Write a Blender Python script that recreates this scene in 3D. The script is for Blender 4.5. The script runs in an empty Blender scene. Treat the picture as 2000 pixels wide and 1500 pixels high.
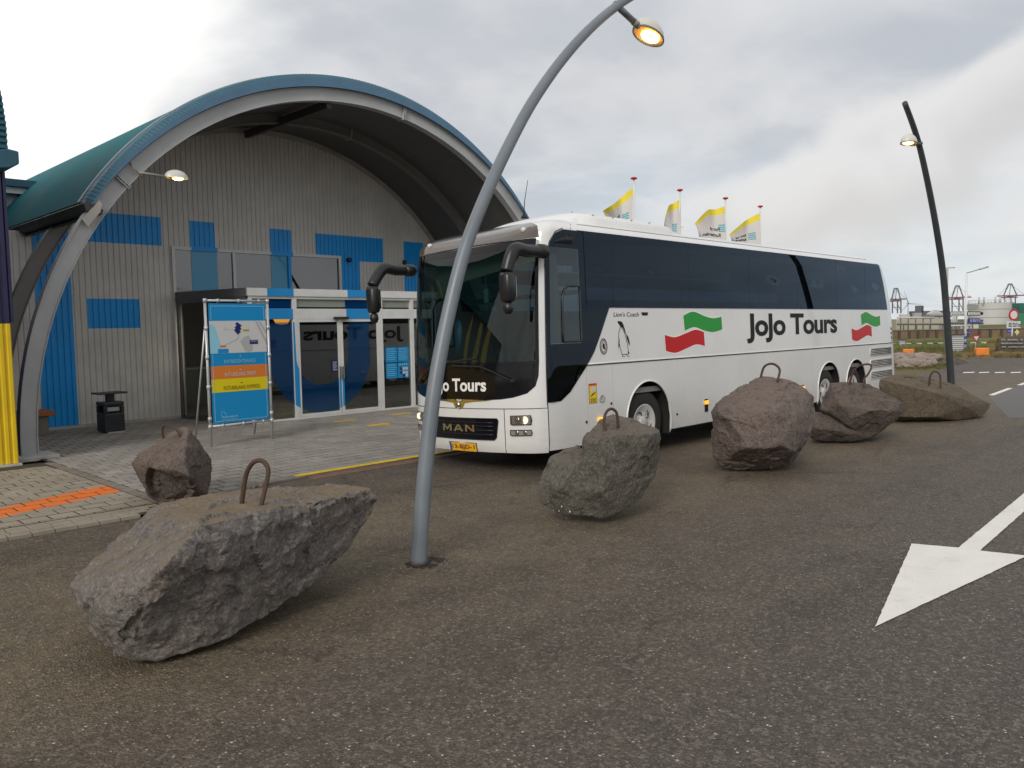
import bpy, bmesh, math, random
from mathutils import Vector, Matrix, noise
R = math.radians
random.seed(7)
scene = bpy.context.scene
COL = scene.collection

# ------------------------------------------------------------------ camera, light, exposure
CAM_H = 2.1
F_PX = 1568.27
YAW, PITCH, ROLL = R(44.47025), R(4.13186), R(-0.96138)
_fw = Vector((math.cos(YAW)*math.cos(PITCH), math.sin(YAW)*math.cos(PITCH), -math.sin(PITCH)))
_rt = Vector((math.sin(YAW), -math.cos(YAW), 0))
_up = _rt.cross(_fw)
RT = _rt*math.cos(ROLL) + _up*math.sin(ROLL)
UP = _up*math.cos(ROLL) - _rt*math.sin(ROLL)
cam_data = bpy.data.cameras.new('camera'); cam = bpy.data.objects.new('camera', cam_data); COL.objects.link(cam)
cam_data.sensor_width = 36; cam_data.lens = F_PX/2000*36
cam_data.clip_start = 0.1; cam_data.clip_end = 6000
m = Matrix.Identity(4)
for i in range(3):
    m[i][0] = RT[i]; m[i][1] = UP[i]; m[i][2] = -_fw[i]
m[2][3] = CAM_H
cam.matrix_world = m
scene.camera = cam

SUN_EL, SUN_DIR = R(30), Vector((-0.92, -0.40, 0)).normalized()
world = bpy.data.worlds.new('World'); scene.world = world; world.use_nodes = True
wt = world.node_tree; wn = wt.nodes; wl = wt.links
for n in list(wn): wn.remove(n)
def W(t, **k):
    n = wn.new(t)
    for a, b in k.items(): setattr(n, a, b)
    return n
def wmath(op, a, b=None, c=None, clamp=False):
    n = W('ShaderNodeMath', operation=op); n.use_clamp = clamp
    for i, v in enumerate((a, b, c)):
        if v is None: continue
        if isinstance(v, (int, float)): n.inputs[i].default_value = v
        else: wl.new(v, n.inputs[i])
    return n.outputs[0]
def wramp(fac, lo, hi):
    n = W('ShaderNodeMapRange'); n.interpolation_type = 'SMOOTHSTEP'
    wl.new(fac, n.inputs[0]); n.inputs[1].default_value = lo; n.inputs[2].default_value = hi
    return n.outputs[0]
def wmix(fac, a, b):
    n = W('ShaderNodeMix', data_type='RGBA')
    if isinstance(fac, (int, float)): n.inputs[0].default_value = fac
    else: wl.new(fac, n.inputs[0])
    for i, v in ((6, a), (7, b)):
        if isinstance(v, tuple): n.inputs[i].default_value = v + (1,)
        else: wl.new(v, n.inputs[i])
    return n.outputs[2]
out = W('ShaderNodeOutputWorld'); bg = W('ShaderNodeBackground'); wl.new(bg.outputs[0], out.inputs[0])
sky = W('ShaderNodeTexSky', sky_type='NISHITA'); sky.sun_disc = False
sky.sun_elevation = SUN_EL; sky.sun_rotation = math.atan2(SUN_DIR.x, SUN_DIR.y)
tc = W('ShaderNodeTexCoord'); sep = W('ShaderNodeSeparateXYZ'); wl.new(tc.outputs['Generated'], sep.inputs[0])
X_, Y_, Z_ = sep.outputs
den = wmath('ADD', wmath('MAXIMUM', Z_, 0.0), 0.22)
comb = W('ShaderNodeCombineXYZ'); wl.new(wmath('DIVIDE', X_, den), comb.inputs[0]); wl.new(wmath('DIVIDE', Y_, den), comb.inputs[1])
def wnoise(scale, detail, rough, off=0.0, vec=None):
    mp = W('ShaderNodeMapping'); mp.inputs['Location'].default_value = (off, off*0.7, off*1.3)
    wl.new(vec or comb.outputs[0], mp.inputs[0])
    n = W('ShaderNodeTexNoise'); n.inputs['Scale'].default_value = scale; n.inputs['Detail'].default_value = detail
    n.inputs['Roughness'].default_value = rough; n.inputs['Distortion'].default_value = 0.35
    wl.new(mp.outputs[0], n.inputs[0]); return n.outputs[0]
n1 = wnoise(0.85, 7, 0.50, 3.1); n2 = wnoise(1.9, 8, 0.55, 8.4); n3 = wnoise(0.45, 3, 0.5, 15.0)
# layered overcast: light and dark grey cloud, a cooler thin layer, warm lower cumulus
grey = wmix(wramp(n1, 0.38, 0.62), (0.45, 0.468, 0.50), (0.64, 0.642, 0.645))
grey = wmix(wmath('MULTIPLY', wramp(n2, 0.42, 0.70), 0.55), grey, (0.70, 0.685, 0.67))
# brightening of the cloud deck towards the thin edge of the overcast (direction +Y, low)
dot = wmath('ADD', wmath('ADD', wmath('MULTIPLY', X_, 0.10), wmath('MULTIPLY', Y_, 0.975)), wmath('MULTIPLY', Z_, 0.20))
glow = wramp(wmath('ADD', dot, wmath('MULTIPLY', wmath('SUBTRACT', n1, 0.5), 0.75)), 0.78, 1.02)
grey = wmix(glow, grey, (1.0, 0.985, 0.95))
# a window of bluish high cloud near the horizon towards +X
dx = wmath('ADD', wmath('MULTIPLY', X_, 0.985), wmath('MULTIPLY', Y_, 0.17))
low = wmath('MULTIPLY', wramp(wmath('ADD', dx, wmath('MULTIPLY', wmath('SUBTRACT', n2, 0.5), 0.30)), 0.74, 0.95), wmath('SUBTRACT', 1.0, wramp(wmath('ADD', Z_, wmath('MULTIPLY', wmath('SUBTRACT', n1, 0.5), 0.35)), 0.07, 0.20)))
thin = wmix(wramp(n2, 0.35, 0.65), (0.50, 0.575, 0.64), (0.65, 0.675, 0.69))
grey = wmix(wmath('MULTIPLY', low, 0.85), grey, thin)
# warm cumulus bank low over the harbour, billowing upper edge
el = wmath('SUBTRACT', Z_, wmath('ADD', wmath('MULTIPLY', wmath('SUBTRACT', 0.42, Y_), 0.52), 0.135))
bil = wmath('MULTIPLY', wmath('SUBTRACT', wnoise(7.0, 6, 0.5, 21.0, tc.outputs['Generated']), 0.5), 0.11)
el2 = wmath('ADD', el, bil)
plume = wmath('MULTIPLY', wramp(el2, 0.075, 0.045), wramp(wmath('ADD', el2, wmath('MULTIPLY', bil, 0.8)), -0.125, -0.03))
plume = wmath('MULTIPLY', plume, wmath('MULTIPLY', wramp(wmath('ADD', Y_, bil), 0.62, 0.42), wramp(X_, 0.3, 0.6)))
pcol = wmix(wramp(wmath('ADD', el2, bil), -0.08, 0.06), (0.545, 0.52, 0.505), (0.70, 0.68, 0.66))
grey = wmix(wmath('MULTIPLY', plume, 0.9), grey, pcol)
skyv = W('ShaderNodeVectorMath', operation='SCALE'); wl.new(sky.outputs[0], skyv.inputs[0]); skyv.inputs[3].default_value = 1.0
cl = W('ShaderNodeVectorMath', operation='SCALE'); wl.new(grey, cl.inputs[0]); cl.inputs[3].default_value = 10.0
cover = wmath('ADD', 0.90, wmath('MULTIPLY', wramp(n3, 0.3, 0.7), 0.08))
final = wmix(cover, skyv.outputs[0], cl.outputs[0])
wl.new(final, bg.inputs[0]); bg.inputs[1].default_value = 0.1

sun_d = bpy.data.lights.new('sun', 'SUN'); sun = bpy.data.objects.new('sun', sun_d); COL.objects.link(sun)
sun_d.energy = 1.7; sun_d.angle = R(22); sun_d.color = (1.0, 0.94, 0.86)
sd = Vector((SUN_DIR.x*math.cos(SUN_EL), SUN_DIR.y*math.cos(SUN_EL), math.sin(SUN_EL)))
sun.rotation_euler = sd.to_track_quat('Z', 'Y').to_euler()
vs = scene.view_settings; vs.view_transform = 'Standard'; vs.look = 'None'; vs.gamma = 1; vs.use_curve_mapping = False
vs.exposure = 0.28
scene.render.engine = 'CYCLES'
cy = scene.cycles; cy.max_bounces = 7; cy.diffuse_bounces = 3; cy.glossy_bounces = 4; cy.transmission_bounces = 4
cy.transparent_max_bounces = 12; cy.use_denoising = True; cy.caustics_reflective = False; cy.caustics_refractive = False
cy.sample_clamp_indirect = 6

# ------------------------------------------------------------------ helpers
def at(px, py, z=None, Y=None, X=None, d=None):
    """world point seen at a pixel of the 2000x1500 photograph, at a height, plane or depth of its own"""
    v = RT*((px-1000)/F_PX) + UP*(-(py-750)/F_PX) + _fw
    if d is not None: t = d
    elif z is not None: t = (z-CAM_H)/v.z
    elif Y is not None: t = Y/v.y
    else: t = X/v.x
    return Vector((0, 0, CAM_H)) + v*t

def tag(o, label=None, cat=None, group=None, kind=None):
    if label: o['label'] = label
    if cat: o['category'] = cat
    if group: o['group'] = group
    if kind: o['kind'] = kind
    return o
def empty(name, loc=(0, 0, 0), label=None, cat=None, group=None, rz=0):
    o = bpy.data.objects.new(name, None); COL.objects.link(o); o.location = loc; o.rotation_euler.z = rz
    o.empty_display_size = 0.1
    return tag(o, label, cat, group)

class MB:
    """collects faces, then links them as one mesh object"""
    def __init__(s): s.v = []; s.f = []; s.mi = []; s.sm = []
    def add(s, vs, fs, mi=0, sm=False):
        b = len(s.v); s.v += [tuple(v) for v in vs]
        for f in fs: s.f.append([b+i for i in f]); s.mi.append(mi); s.sm.append(sm)
        return s
    def quad(s, a, b, c, d, mi=0): return s.add([a, b, c, d], [(0, 1, 2, 3)], mi)
    def poly(s, pts, mi=0): return s.add(pts, [tuple(range(len(pts)))], mi)
    def box(s, x0, x1, y0, y1, z0, z1, mi=0):
        v = [(x, y, z) for z in (z0, z1) for y in (y0, y1) for x in (x0, x1)]
        return s.add(v, [(0, 2, 3, 1), (4, 5, 7, 6), (0, 1, 5, 4), (2, 6, 7, 3), (0, 4, 6, 2), (1, 3, 7, 5)], mi)
    def prism(s, pts, d, mi=0, cap=True):
        n = len(pts); d = Vector(d); P = [Vector(p) for p in pts]
        v = P + [p+d for p in P]
        f = [(i, (i+1) % n, n+(i+1) % n, n+i) for i in range(n)]
        if cap: f += [tuple(range(n-1, -1, -1)), tuple(range(n, 2*n))]
        return s.add(v, f, mi)
    def tube(s, path, r, seg=8, mi=0, cap=True, sm=True, closed=False):
        P = [Vector(p) for p in path]; n = len(P)
        rad = r if isinstance(r, (list, tuple)) else [r]*n
        ring = []; ref = None
        for i in range(n):
            if closed: t = P[(i+1) % n]-P[i-1]
            else: t = P[min(i+1, n-1)]-P[max(i-1, 0)]
            t.normalize()
            if ref is None: ref = t.orthogonal()
            ref = (ref - t*ref.dot(t)).normalized(); b = t.cross(ref)
            ring.append([P[i]+(ref*math.cos(2*math.pi*k/seg)+b*math.sin(2*math.pi*k/seg))*rad[i] for k in range(seg)])
        v = [p for q in ring for p in q]; f = []
        m_ = n if closed else n-1
        for i in range(m_):
            j = (i+1) % n
            for k in range(seg): f.append((i*seg+k, i*seg+(k+1) % seg, j*seg+(k+1) % seg, j*seg+k))
        b0 = len(s.v)
        s.add(v, f, mi, sm)
        if cap and not closed:
            s.f.append([b0+k for k in range(seg-1, -1, -1)]); s.mi.append(mi); s.sm.append(False)
            s.f.append([b0+(n-1)*seg+k for k in range(seg)]); s.mi.append(mi); s.sm.append(False)
        return s
    def lathe(s, prof, c=(0, 0, 0), axis='Z', seg=32, mi=0, sm=True):
        c = Vector(c); v = []
        for r_, h in prof:
            for k in range(seg):
                a = 2*math.pi*k/seg; p = (r_*math.cos(a), r_*math.sin(a), h)
                if axis == 'Y': p = (p[0], h, p[1])
                if axis == 'X': p = (h, p[0], p[1])
                v.append(c+Vector(p))
        f = [(i*seg+k, i*seg+(k+1) % seg, (i+1)*seg+(k+1) % seg, (i+1)*seg+k) for i in range(len(prof)-1) for k in range(seg)]
        return s.add(v, f, mi, sm)
    def build(s, name, mats, parent=None, bevel=0, fix=True):
        me = bpy.data.meshes.new(name); me.from_pydata(s.v, [], s.f)
        if not isinstance(mats, (list, tuple)): mats = [mats]
        for m_ in mats: me.materials.append(m_)
        me.polygons.foreach_set('material_index', s.mi); me.polygons.foreach_set('use_smooth', s.sm)
        if fix:
            bm = bmesh.new(); bm.from_mesh(me); bmesh.ops.recalc_face_normals(bm, faces=bm.faces); bm.to_mesh(me); bm.free()
        me.update()
        return link(name, me, parent, bevel)
def link(name, me, parent=None, bevel=0):
    o = bpy.data.objects.new(name, me); COL.objects.link(o)
    if parent: o.parent = parent
    if bevel:
        b = o.modifiers.new('bevel', 'BEVEL'); b.width = bevel; b.segments = 2; b.limit_method = 'ANGLE'; b.angle_limit = R(35)
    return o
def copy_tree(o, parent=None):
    c = o.copy(); COL.objects.link(c); c.parent = parent
    for ch in [x for x in bpy.data.objects if x.parent == o]: copy_tree(ch, c)
    return c
_tcache = {}
def text_mesh(s, bold=0.0, space=1.0):
    """outline letters of a string as (verts, faces), normalised to a unit box"""
    k = (s, bold, space)
    if k in _tcache: return _tcache[k]
    cu = bpy.data.curves.new('t', 'FONT'); cu.body = s; cu.offset = bold; cu.space_character = space; cu.resolution_u = 4
    o = bpy.data.objects.new('t', cu); COL.objects.link(o)
    dg = bpy.context.evaluated_depsgraph_get(); dg.update()
    me = bpy.data.meshes.new_from_object(o.evaluated_get(dg))
    v = [x.co.copy() for x in me.vertices]; f = [tuple(p.vertices) for p in me.polygons]
    bpy.data.objects.remove(o); bpy.data.meshes.remove(me)
    x0 = min(p.x for p in v); x1 = max(p.x for p in v); y0 = min(p.y for p in v); y1 = max(p.y for p in v)
    v = [((p.x-x0)/(x1-x0), (p.y-y0)/(y1-y0)) for p in v]
    _tcache[k] = (v, f); return v, f
def text_on(mb, s, o, u, w, bold=0.0, mi=0, space=1.0, slant=0.0):
    """letters laid in the parallelogram o + a*u + b*w"""
    v, f = text_mesh(s, bold, space); o, u, w = Vector(o), Vector(u), Vector(w)
    mb.add([o+u*(a+slant*b)+w*b for a, b in v], f, mi); return mb

# ------------------------------------------------------------------ materials
class NT:
    def __init__(s, name):
        s.m = bpy.data.materials.new(name); s.m.use_nodes = True; s.t = s.m.node_tree; s.n = s.t.nodes; s.l = s.t.links
        s.b = s.n['Principled BSDF']; s.out = s.n['Material Output']
    def node(s, t, **k):
        n = s.n.new(t)
        for a, b in k.items(): setattr(n, a, b)
        return n
    def set(s, i, v):
        if isinstance(v, (int, float)): i.default_value = v
        elif isinstance(v, tuple): i.default_value = v+(1,) if len(v) == 3 and len(i.default_value) == 4 else v
        else: s.l.new(v, i)
    def math(s, op, a, b=None, c=None, clamp=False):
        n = s.node('ShaderNodeMath', operation=op); n.use_clamp = clamp
        for i, v in enumerate((a, b, c)):
            if v is not None: s.set(n.inputs[i], v)
        return n.outputs[0]
    def ramp(s, f, lo, hi, a=0.0, b=1.0):
        n = s.node('ShaderNodeMapRange'); s.set(n.inputs[0], f)
        for i, v in enumerate((lo, hi, a, b)): n.inputs[i+1].default_value = v
        return n.outputs[0]
    def mix(s, f, a, b, bt='MIX'):
        n = s.node('ShaderNodeMix', data_type='RGBA', blend_type=bt); s.set(n.inputs[0], f); s.set(n.inputs[6], a); s.set(n.inputs[7], b)
        return n.outputs[2]
    def pos(s, obj=True):
        if obj: return s.node('ShaderNodeTexCoord').outputs['Object']
        return s.node('ShaderNodeNewGeometry').outputs['Position']
    def scale(s, v, sc):
        n = s.node('ShaderNodeVectorMath', operation='MULTIPLY'); s.l.new(v, n.inputs[0]); n.inputs[1].default_value = sc; return n.outputs[0]
    def noise(s, v, sc, det=4, rough=0.55, dist=0.0):
        n = s.node('ShaderNodeTexNoise'); s.l.new(v, n.inputs[0]); n.inputs['Scale'].default_value = sc
        n.inputs['Detail'].default_value = det; n.inputs['Roughness'].default_value = rough; n.inputs['Distortion'].default_value = dist
        return n.outputs[0]
    def voro(s, v, sc, feat='F1', out='Distance', rnd=1.0):
        n = s.node('ShaderNodeTexVoronoi', feature=feat); s.l.new(v, n.inputs['Vector']); n.inputs['Scale'].default_value = sc
        n.inputs['Randomness'].default_value = rnd
        return n.outputs[out]
    def bump(s, h, st, dist=0.01, nrm=None):
        n = s.node('ShaderNodeBump'); n.inputs['Strength'].default_value = st; n.inputs['Distance'].default_value = dist
        s.l.new(h, n.inputs['Height'])
        if nrm: s.l.new(nrm, n.inputs['Normal'])
        s.l.new(n.outputs[0], s.b.inputs['Normal']); return n.outputs[0]
    def base(s, c, rough=0.5, metal=0.0, spec=0.5, coat=0.0):
        s.set(s.b.inputs['Base Color'], c); s.set(s.b.inputs['Roughness'], rough); s.b.inputs['Metallic'].default_value = metal
        s.b.inputs['Specular IOR Level'].default_value = spec; s.b.inputs['Coat Weight'].default_value = coat
        return s

def paint(name, c, rough=0.4, var=0.08, metal=0.0, coat=0.0, dirt=0.15, scale=3.0, spec=0.5):
    """painted surface with faint unevenness, streaks and grime"""
    t = NT(name); p = t.pos(False)
    n = t.noise(p, scale, 5, 0.6); st = t.noise(t.scale(p, (6, 6, 0.6)), 2.5, 4, 0.6)
    lo = tuple(x*(1-dirt) for x in c); hi = tuple(min(1, x*(1+var)) for x in c)
    col = t.mix(t.ramp(n, 0.3, 0.7), lo, hi)
    col = t.mix(t.ramp(st, 0.58, 0.80, 0, dirt), col, tuple(x*0.55+0.02 for x in c))
    t.base(col, t.ramp(n, 0.3, 0.7, rough*0.85, min(1, rough*1.2)), metal, spec, coat)
    return t.m
def flat(name, c, rough=0.5, metal=0.0, spec=0.5, coat=0.0):
    return NT(name).base(c, rough, metal, spec, coat).m
def emis(name, c, st):
    t = NT(name).base(c, 0.4); t.set(t.b.inputs['Emission Color'], c); t.b.inputs['Emission Strength'].default_value = st; return t.m
def glass(name, tint, ior=1.5, rough=0.0, boost=0.0, wob=0.0, gtint=(.95, .97, 1.0), graz=1.0):
    """thin pane: tinted see-through plus mirror reflection by angle"""
    t = NT(name); t.n.remove(t.b)
    tr = t.node('ShaderNodeBsdfTransparent'); tr.inputs[0].default_value = tint+(1,)
    gl = t.node('ShaderNodeBsdfGlossy'); gl.inputs['Roughness'].default_value = rough; gl.inputs[0].default_value = gtint+(1,)
    lw = t.node('ShaderNodeLayerWeight'); lw.inputs['Blend'].default_value = 0.5; f0 = ((ior-1)/(ior+1))**2
    if wob:
        b = t.node('ShaderNodeBump'); b.inputs['Strength'].default_value = wob; b.inputs['Distance'].default_value = 0.02
        t.l.new(t.noise(t.pos(False), 0.9, 2, 0.5), b.inputs['Height']); t.l.new(b.outputs[0], gl.inputs['Normal'])
    f = t.math('ADD', t.math('MULTIPLY', t.math('POWER', lw.outputs['Facing'], 5.0), (1-f0)*graz), f0+boost, clamp=True)
    mx = t.node('ShaderNodeMixShader'); t.l.new(f, mx.inputs[0]); t.l.new(tr.outputs[0], mx.inputs[1]); t.l.new(gl.outputs[0], mx.inputs[2])
    t.l.new(mx.outputs[0], t.out.inputs[0]); return t.m

def foil_mat(name, c, op):
    t = NT(name); t.n.remove(t.b)
    df = t.node('ShaderNodeBsdfDiffuse'); df.inputs[0].default_value = c+(1,); tr = t.node('ShaderNodeBsdfTransparent'); tr.inputs[0].default_value = (.35, .58, .82, 1)
    gl = t.node('ShaderNodeBsdfGlossy'); gl.inputs['Roughness'].default_value = .05; lw = t.node('ShaderNodeLayerWeight'); lw.inputs['Blend'].default_value = .5
    m1 = t.node('ShaderNodeMixShader'); m1.inputs[0].default_value = op; t.l.new(tr.outputs[0], m1.inputs[1]); t.l.new(df.outputs[0], m1.inputs[2])
    m2 = t.node('ShaderNodeMixShader'); t.l.new(t.math('ADD', t.math('MULTIPLY', t.math('POWER', lw.outputs['Facing'], 5.0), .9), .05), m2.inputs[0]); t.l.new(m1.outputs[0], m2.inputs[1]); t.l.new(gl.outputs[0], m2.inputs[2])
    t.l.new(m2.outputs[0], t.out.inputs[0]); return t.m

def asphalt_mat():
    t = NT('asphalt'); p = t.pos(False)
    sp = t.node('ShaderNodeSeparateXYZ'); t.l.new(p, sp.inputs[0])
    big = t.noise(p, 0.22, 4, 0.6); mid = t.noise(p, 2.2, 5, 0.65); fine = t.noise(p, 60, 3, 0.7); grit = t.noise(p, 16, 4, 0.75)
    cell = t.voro(p, 70, 'F1', 'Color'); cs = t.node('ShaderNodeSeparateColor'); t.l.new(cell, cs.inputs[0])
    dist = t.voro(p, 70)
    tar = t.mix(t.ramp(mid, 0.3, 0.7), (0.086, 0.068, 0.052), (0.138, 0.110, 0.083))
    # mossy, dusty strip along the row of boulders; greyer worn driving lane
    yw = t.math('ADD', sp.outputs[1], t.math('MULTIPLY', t.math('SUBTRACT', big, 0.5), 3.5))
    moss = t.math('MULTIPLY', t.ramp(yw, 3.8, 5.4), t.ramp(yw, 9.2, 6.6))
    tar = t.mix(t.math('MULTIPLY', moss, t.ramp(mid, 0.35, 0.65, 0.35, 0.9)), tar, (0.205, 0.158, 0.092))
    lane = t.ramp(yw, 3.4, 1.6)
    tar = t.mix(t.math('MULTIPLY', lane, 0.65), tar, (0.100, 0.084, 0.073))
    stone = t.mix(cs.outputs[1], (0.14, 0.118, 0.095), (0.32, 0.285, 0.24))
    stone = t.mix(t.ramp(cs.outputs[2], 0.93, 0.96), stone, (0.25, 0.15, 0.08))
    m1 = t.math('MULTIPLY', t.ramp(cs.outputs[0], 0.50, 0.54), t.ramp(dist, 0.42, 0.30))
    col = t.mix(t.math('MULTIPLY', m1, 0.65), tar, stone)
    c2 = t.voro(p, 46, 'F1', 'Color'); s2 = t.node('ShaderNodeSeparateColor'); t.l.new(c2, s2.inputs[0])
    m2 = t.math('MULTIPLY', t.ramp(s2.outputs[0], 0.84, 0.97, 0, 1), t.ramp(t.math('SUBTRACT', t.voro(p, 46), t.math('MULTIPLY', s2.outputs[1], 0.22)), 0.22, 0.06))
    col = t.mix(m2, col, (0.70, 0.65, 0.56))
    col = t.mix(t.ramp(grit, 0.3, 0.7, 0.0, 0.5), col, (0.026, 0.020, 0.016))
    ck = t.voro(t.scale(p, (1, 1.6, 1)), 0.33, 'DISTANCE_TO_EDGE'); ckn = t.math('ADD', ck, t.math('MULTIPLY', t.math('SUBTRACT', t.noise(p, 3.0, 6, 0.7), 0.5), 0.10))
    ckm = t.math('MULTIPLY', t.ramp(t.math('ABSOLUTE', ckn), 0.012, 0.003), t.ramp(t.noise(p, 0.5, 3, 0.6), 0.50, 0.60))
    col = t.mix(t.math('MULTIPLY', ckm, 0.4), col, (0.018, 0.014, 0.011))
    damp = t.noise(t.scale(p, (0.6, 1.2, 1)), 0.55, 5, 0.62); col = t.mix(t.ramp(damp, 0.52, 0.66, 0, 0.42), col, (0.035, 0.028, 0.022))
    tyre = t.math('MULTIPLY', t.ramp(t.math('ABSOLUTE', t.math('SUBTRACT', t.math('FRACT', t.math('MULTIPLY', sp.outputs[1], 0.42)), 0.5)), 0.10, 0.02), t.ramp(t.noise(t.scale(p, (0.3, 5, 1)), 1.0, 4, 0.6), 0.42, 0.65, 0, 0.35))
    col = t.mix(tyre, col, (0.040, 0.033, 0.028))
    g3 = t.voro(p, 52, 'F1', 'Color'); s3 = t.node('ShaderNodeSeparateColor'); t.l.new(g3, s3.inputs[0])
    col = t.mix(t.math('MULTIPLY', t.ramp(s3.outputs[0], 0.55, 1.0), 0.42), col, (0.022, 0.017, 0.013))
    col = t.mix(t.math('MULTIPLY', t.ramp(s3.outputs[1], 0.70, 1.0), 0.45), col, (0.27, 0.235, 0.19))
    t.base(col, t.ramp(fine, 0.3, 0.7, 0.55, 0.85), 0, 0.4)
    h = t.math('ADD', t.math('MULTIPLY', t.math('SUBTRACT', 0.5, dist), 0.8), t.math('MULTIPLY', fine, 0.6))
    t.bump(h, 0.9, 0.012)
    return t.m
def paver_mat(name, a, b, orange=False):
    t = NT(name); p = t.pos(False)
    oi = t.node('ShaderNodeObjectInfo').outputs['Random']
    geo = t.voro(t.scale(p, (3.51, 3.92, 0.01)), 1.0, 'F1', 'Color', 0.0); gs = t.node('ShaderNodeSeparateColor'); t.l.new(geo, gs.inputs[0])
    n = t.noise(p, 2.0, 5, 0.6); f = t.noise(p, 120, 3, 0.7); dk = t.noise(p, 0.45, 4, 0.6)
    col = t.mix(t.ramp(n, 0.3, 0.7), a, b)
    col = t.mix(t.math('MULTIPLY', gs.outputs[0], 0.5), col, tuple(x*0.72 for x in a))
    col = t.mix(t.ramp(f, 0.35, 0.75, 0, 0.35), col, tuple(x*0.6 for x in a))
    col = t.mix(t.ramp(dk, 0.52, 0.72, 0, 0.45), col, tuple(x*0.55 for x in a))
    if orange:
        sp = t.node('ShaderNodeSeparateXYZ'); t.l.new(p, sp.inputs[0])
        w = t.math('ABSOLUTE', t.math('SUBTRACT', sp.outputs[1], t.math('ADD', t.math('MULTIPLY', sp.outputs[0], 0.36), 9.86)))
        w = t.math('ADD', w, t.math('MULTIPLY', t.math('SUBTRACT', t.noise(p, 5, 3, 0.6), 0.5), 0.16))
        mk = t.math('MULTIPLY', t.ramp(w, 0.30, 0.26), t.ramp(sp.outputs[0], 3.88, 3.86))
        mk = t.math('MULTIPLY', mk, t.ramp(f, 0.25, 0.4, 0.75, 1.0))
        col = t.mix(mk, col, (0.72, 0.17, 0.03))
    t.base(col, 0.8, 0, 0.3); t.bump(f, 0.35, 0.003)
    return t.m
def rock_mat(name, a, b, top, seed):
    """broken basalt: two tones, dust lying on faces that look up, veins and pits"""
    t = NT(name); p = t.pos(True)
    mp = t.node('ShaderNodeMapping'); mp.inputs['Location'].default_value = (seed*3.7, seed, -seed*2.1); t.l.new(p, mp.inputs[0]); p = mp.outputs[0]
    n = t.noise(p, 1.9, 7, 0.62, 0.6); n2 = t.noise(p, 9, 6, 0.7, 0.4); f = t.noise(p, 42, 5, 0.78)
    col = t.mix(t.ramp(n, 0.36, 0.64), a, b)
    col = t.mix(t.ramp(n2, 0.46, 0.66, 0, 0.75), col, tuple(x*1.5+0.01 for x in b))
    col = t.mix(t.ramp(n2, 0.46, 0.32, 0, 0.55), col, tuple(x*0.45 for x in b))
    col = t.mix(t.ramp(f, 0.50, 0.66, 0, 0.75), col, tuple(x*0.36 for x in a)); col = t.mix(t.ramp(f, 0.47, 0.34, 0, 0.6), col, tuple(min(1, x*1.9+.02) for x in a))
    fl = t.noise(p, 120, 2, 0.6)
    col = t.mix(t.ramp(fl, 0.70, 0.78, 0, 0.5), col, (0.36, 0.33, 0.29))
    g = t.node('ShaderNodeNewGeometry'); sp = t.node('ShaderNodeSeparateXYZ'); t.l.new(g.outputs['Normal'], sp.inputs[0])
    up = t.math('ADD', sp.outputs[2], t.math('MULTIPLY', t.math('SUBTRACT', n2, 0.5), 0.5))
    col = t.mix(t.ramp(up, 0.78, 0.98, 0, 0.85), col, t.mix(t.ramp(f, 0.3, 0.7), tuple(x*0.7 for x in top), tuple(x*1.25 for x in top)))
    cr = t.voro(t.scale(p, (1.0, 1.0, 1.5)), 3.0, 'DISTANCE_TO_EDGE'); 
    crm = t.ramp(t.math('ADD', cr, t.math('MULTIPLY', t.math('SUBTRACT', n2, 0.5), 0.16)), 0.0, 0.022)
    col = t.mix(t.math('MULTIPLY', t.math('SUBTRACT', 1.0, crm), t.ramp(n, 0.56, 0.62, 0, 0.35)), col, tuple(x*0.4 for x in a))
    t.base(col, 0.82, 0, 0.35)
    h = t.math('ADD', t.math('MULTIPLY', n2, 1.0), t.math('ADD', t.math('MULTIPLY', f, 0.4), t.math('MULTIPLY', crm, 0.08)))
    t.bump(h, 1.0, 0.042)
    return t.m

M = {}
M['asphalt'] = asphalt_mat()
M['paver_grey'] = paver_mat('paver_grey', (0.28, 0.258, 0.23), (0.38, 0.352, 0.318))
M['paver_beige'] = paver_mat('paver_beige', (0.30, 0.262, 0.205), (0.385, 0.34, 0.27), True)
M['joint'] = paint('joint_sand', (0.050, 0.042, 0.032), 0.9, 0.3, dirt=0.3, scale=9)
M['kerb'] = paint('kerb_concrete', (0.22, 0.19, 0.155), 0.85, 0.15, dirt=0.35, scale=6)
M['brickg'] = paint('gutter_brick', (0.17, 0.10, 0.07), 0.85, 0.25, dirt=0.4, scale=9)
M['yellowline'] = paint('yellow_road_paint', (0.72, 0.50, 0.02), 0.6, 0.1, dirt=0.3, scale=8)
def roadpaint():
    t = NT('white_road_paint'); p = t.pos(False); n = t.noise(p, 3, 5, 0.6); f = t.noise(p, 38, 4, 0.75)
    col = t.mix(t.ramp(n, 0.3, 0.7), (0.70, 0.68, 0.63), (0.78, 0.76, 0.71)); col = t.mix(t.ramp(t.noise(p, 1.6, 7, .72), .56, .70, 0, .45), col, (.40, .37, .32)); f2 = t.noise(p, 90, 3, .7)
    col = t.mix(t.ramp(f2, .66, .70, 0, .8), col, (.16, .14, .12)); col = t.mix(t.ramp(f, 0.70, 0.74, 0, 0.9), col, (0.10, 0.09, 0.08))
    t.base(col, 0.6, 0, 0.4); t.bump(f, 0.3, 0.003); return t.m
M['roadpaint'] = roadpaint()
M['clad'] = paint('grey_cladding', (0.66, 0.635, 0.60), 0.45, 0.06, dirt=0.14, scale=1.2)
M['cladblue'] = paint('blue_cladding_paint', (0.004, 0.33, 0.82), 0.45, 0.08, dirt=0.12, scale=1.2)
M['steel'] = paint('grey_steel_paint', (0.42, 0.43, 0.435), 0.42, 0.05, dirt=0.18, scale=1.5)
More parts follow.
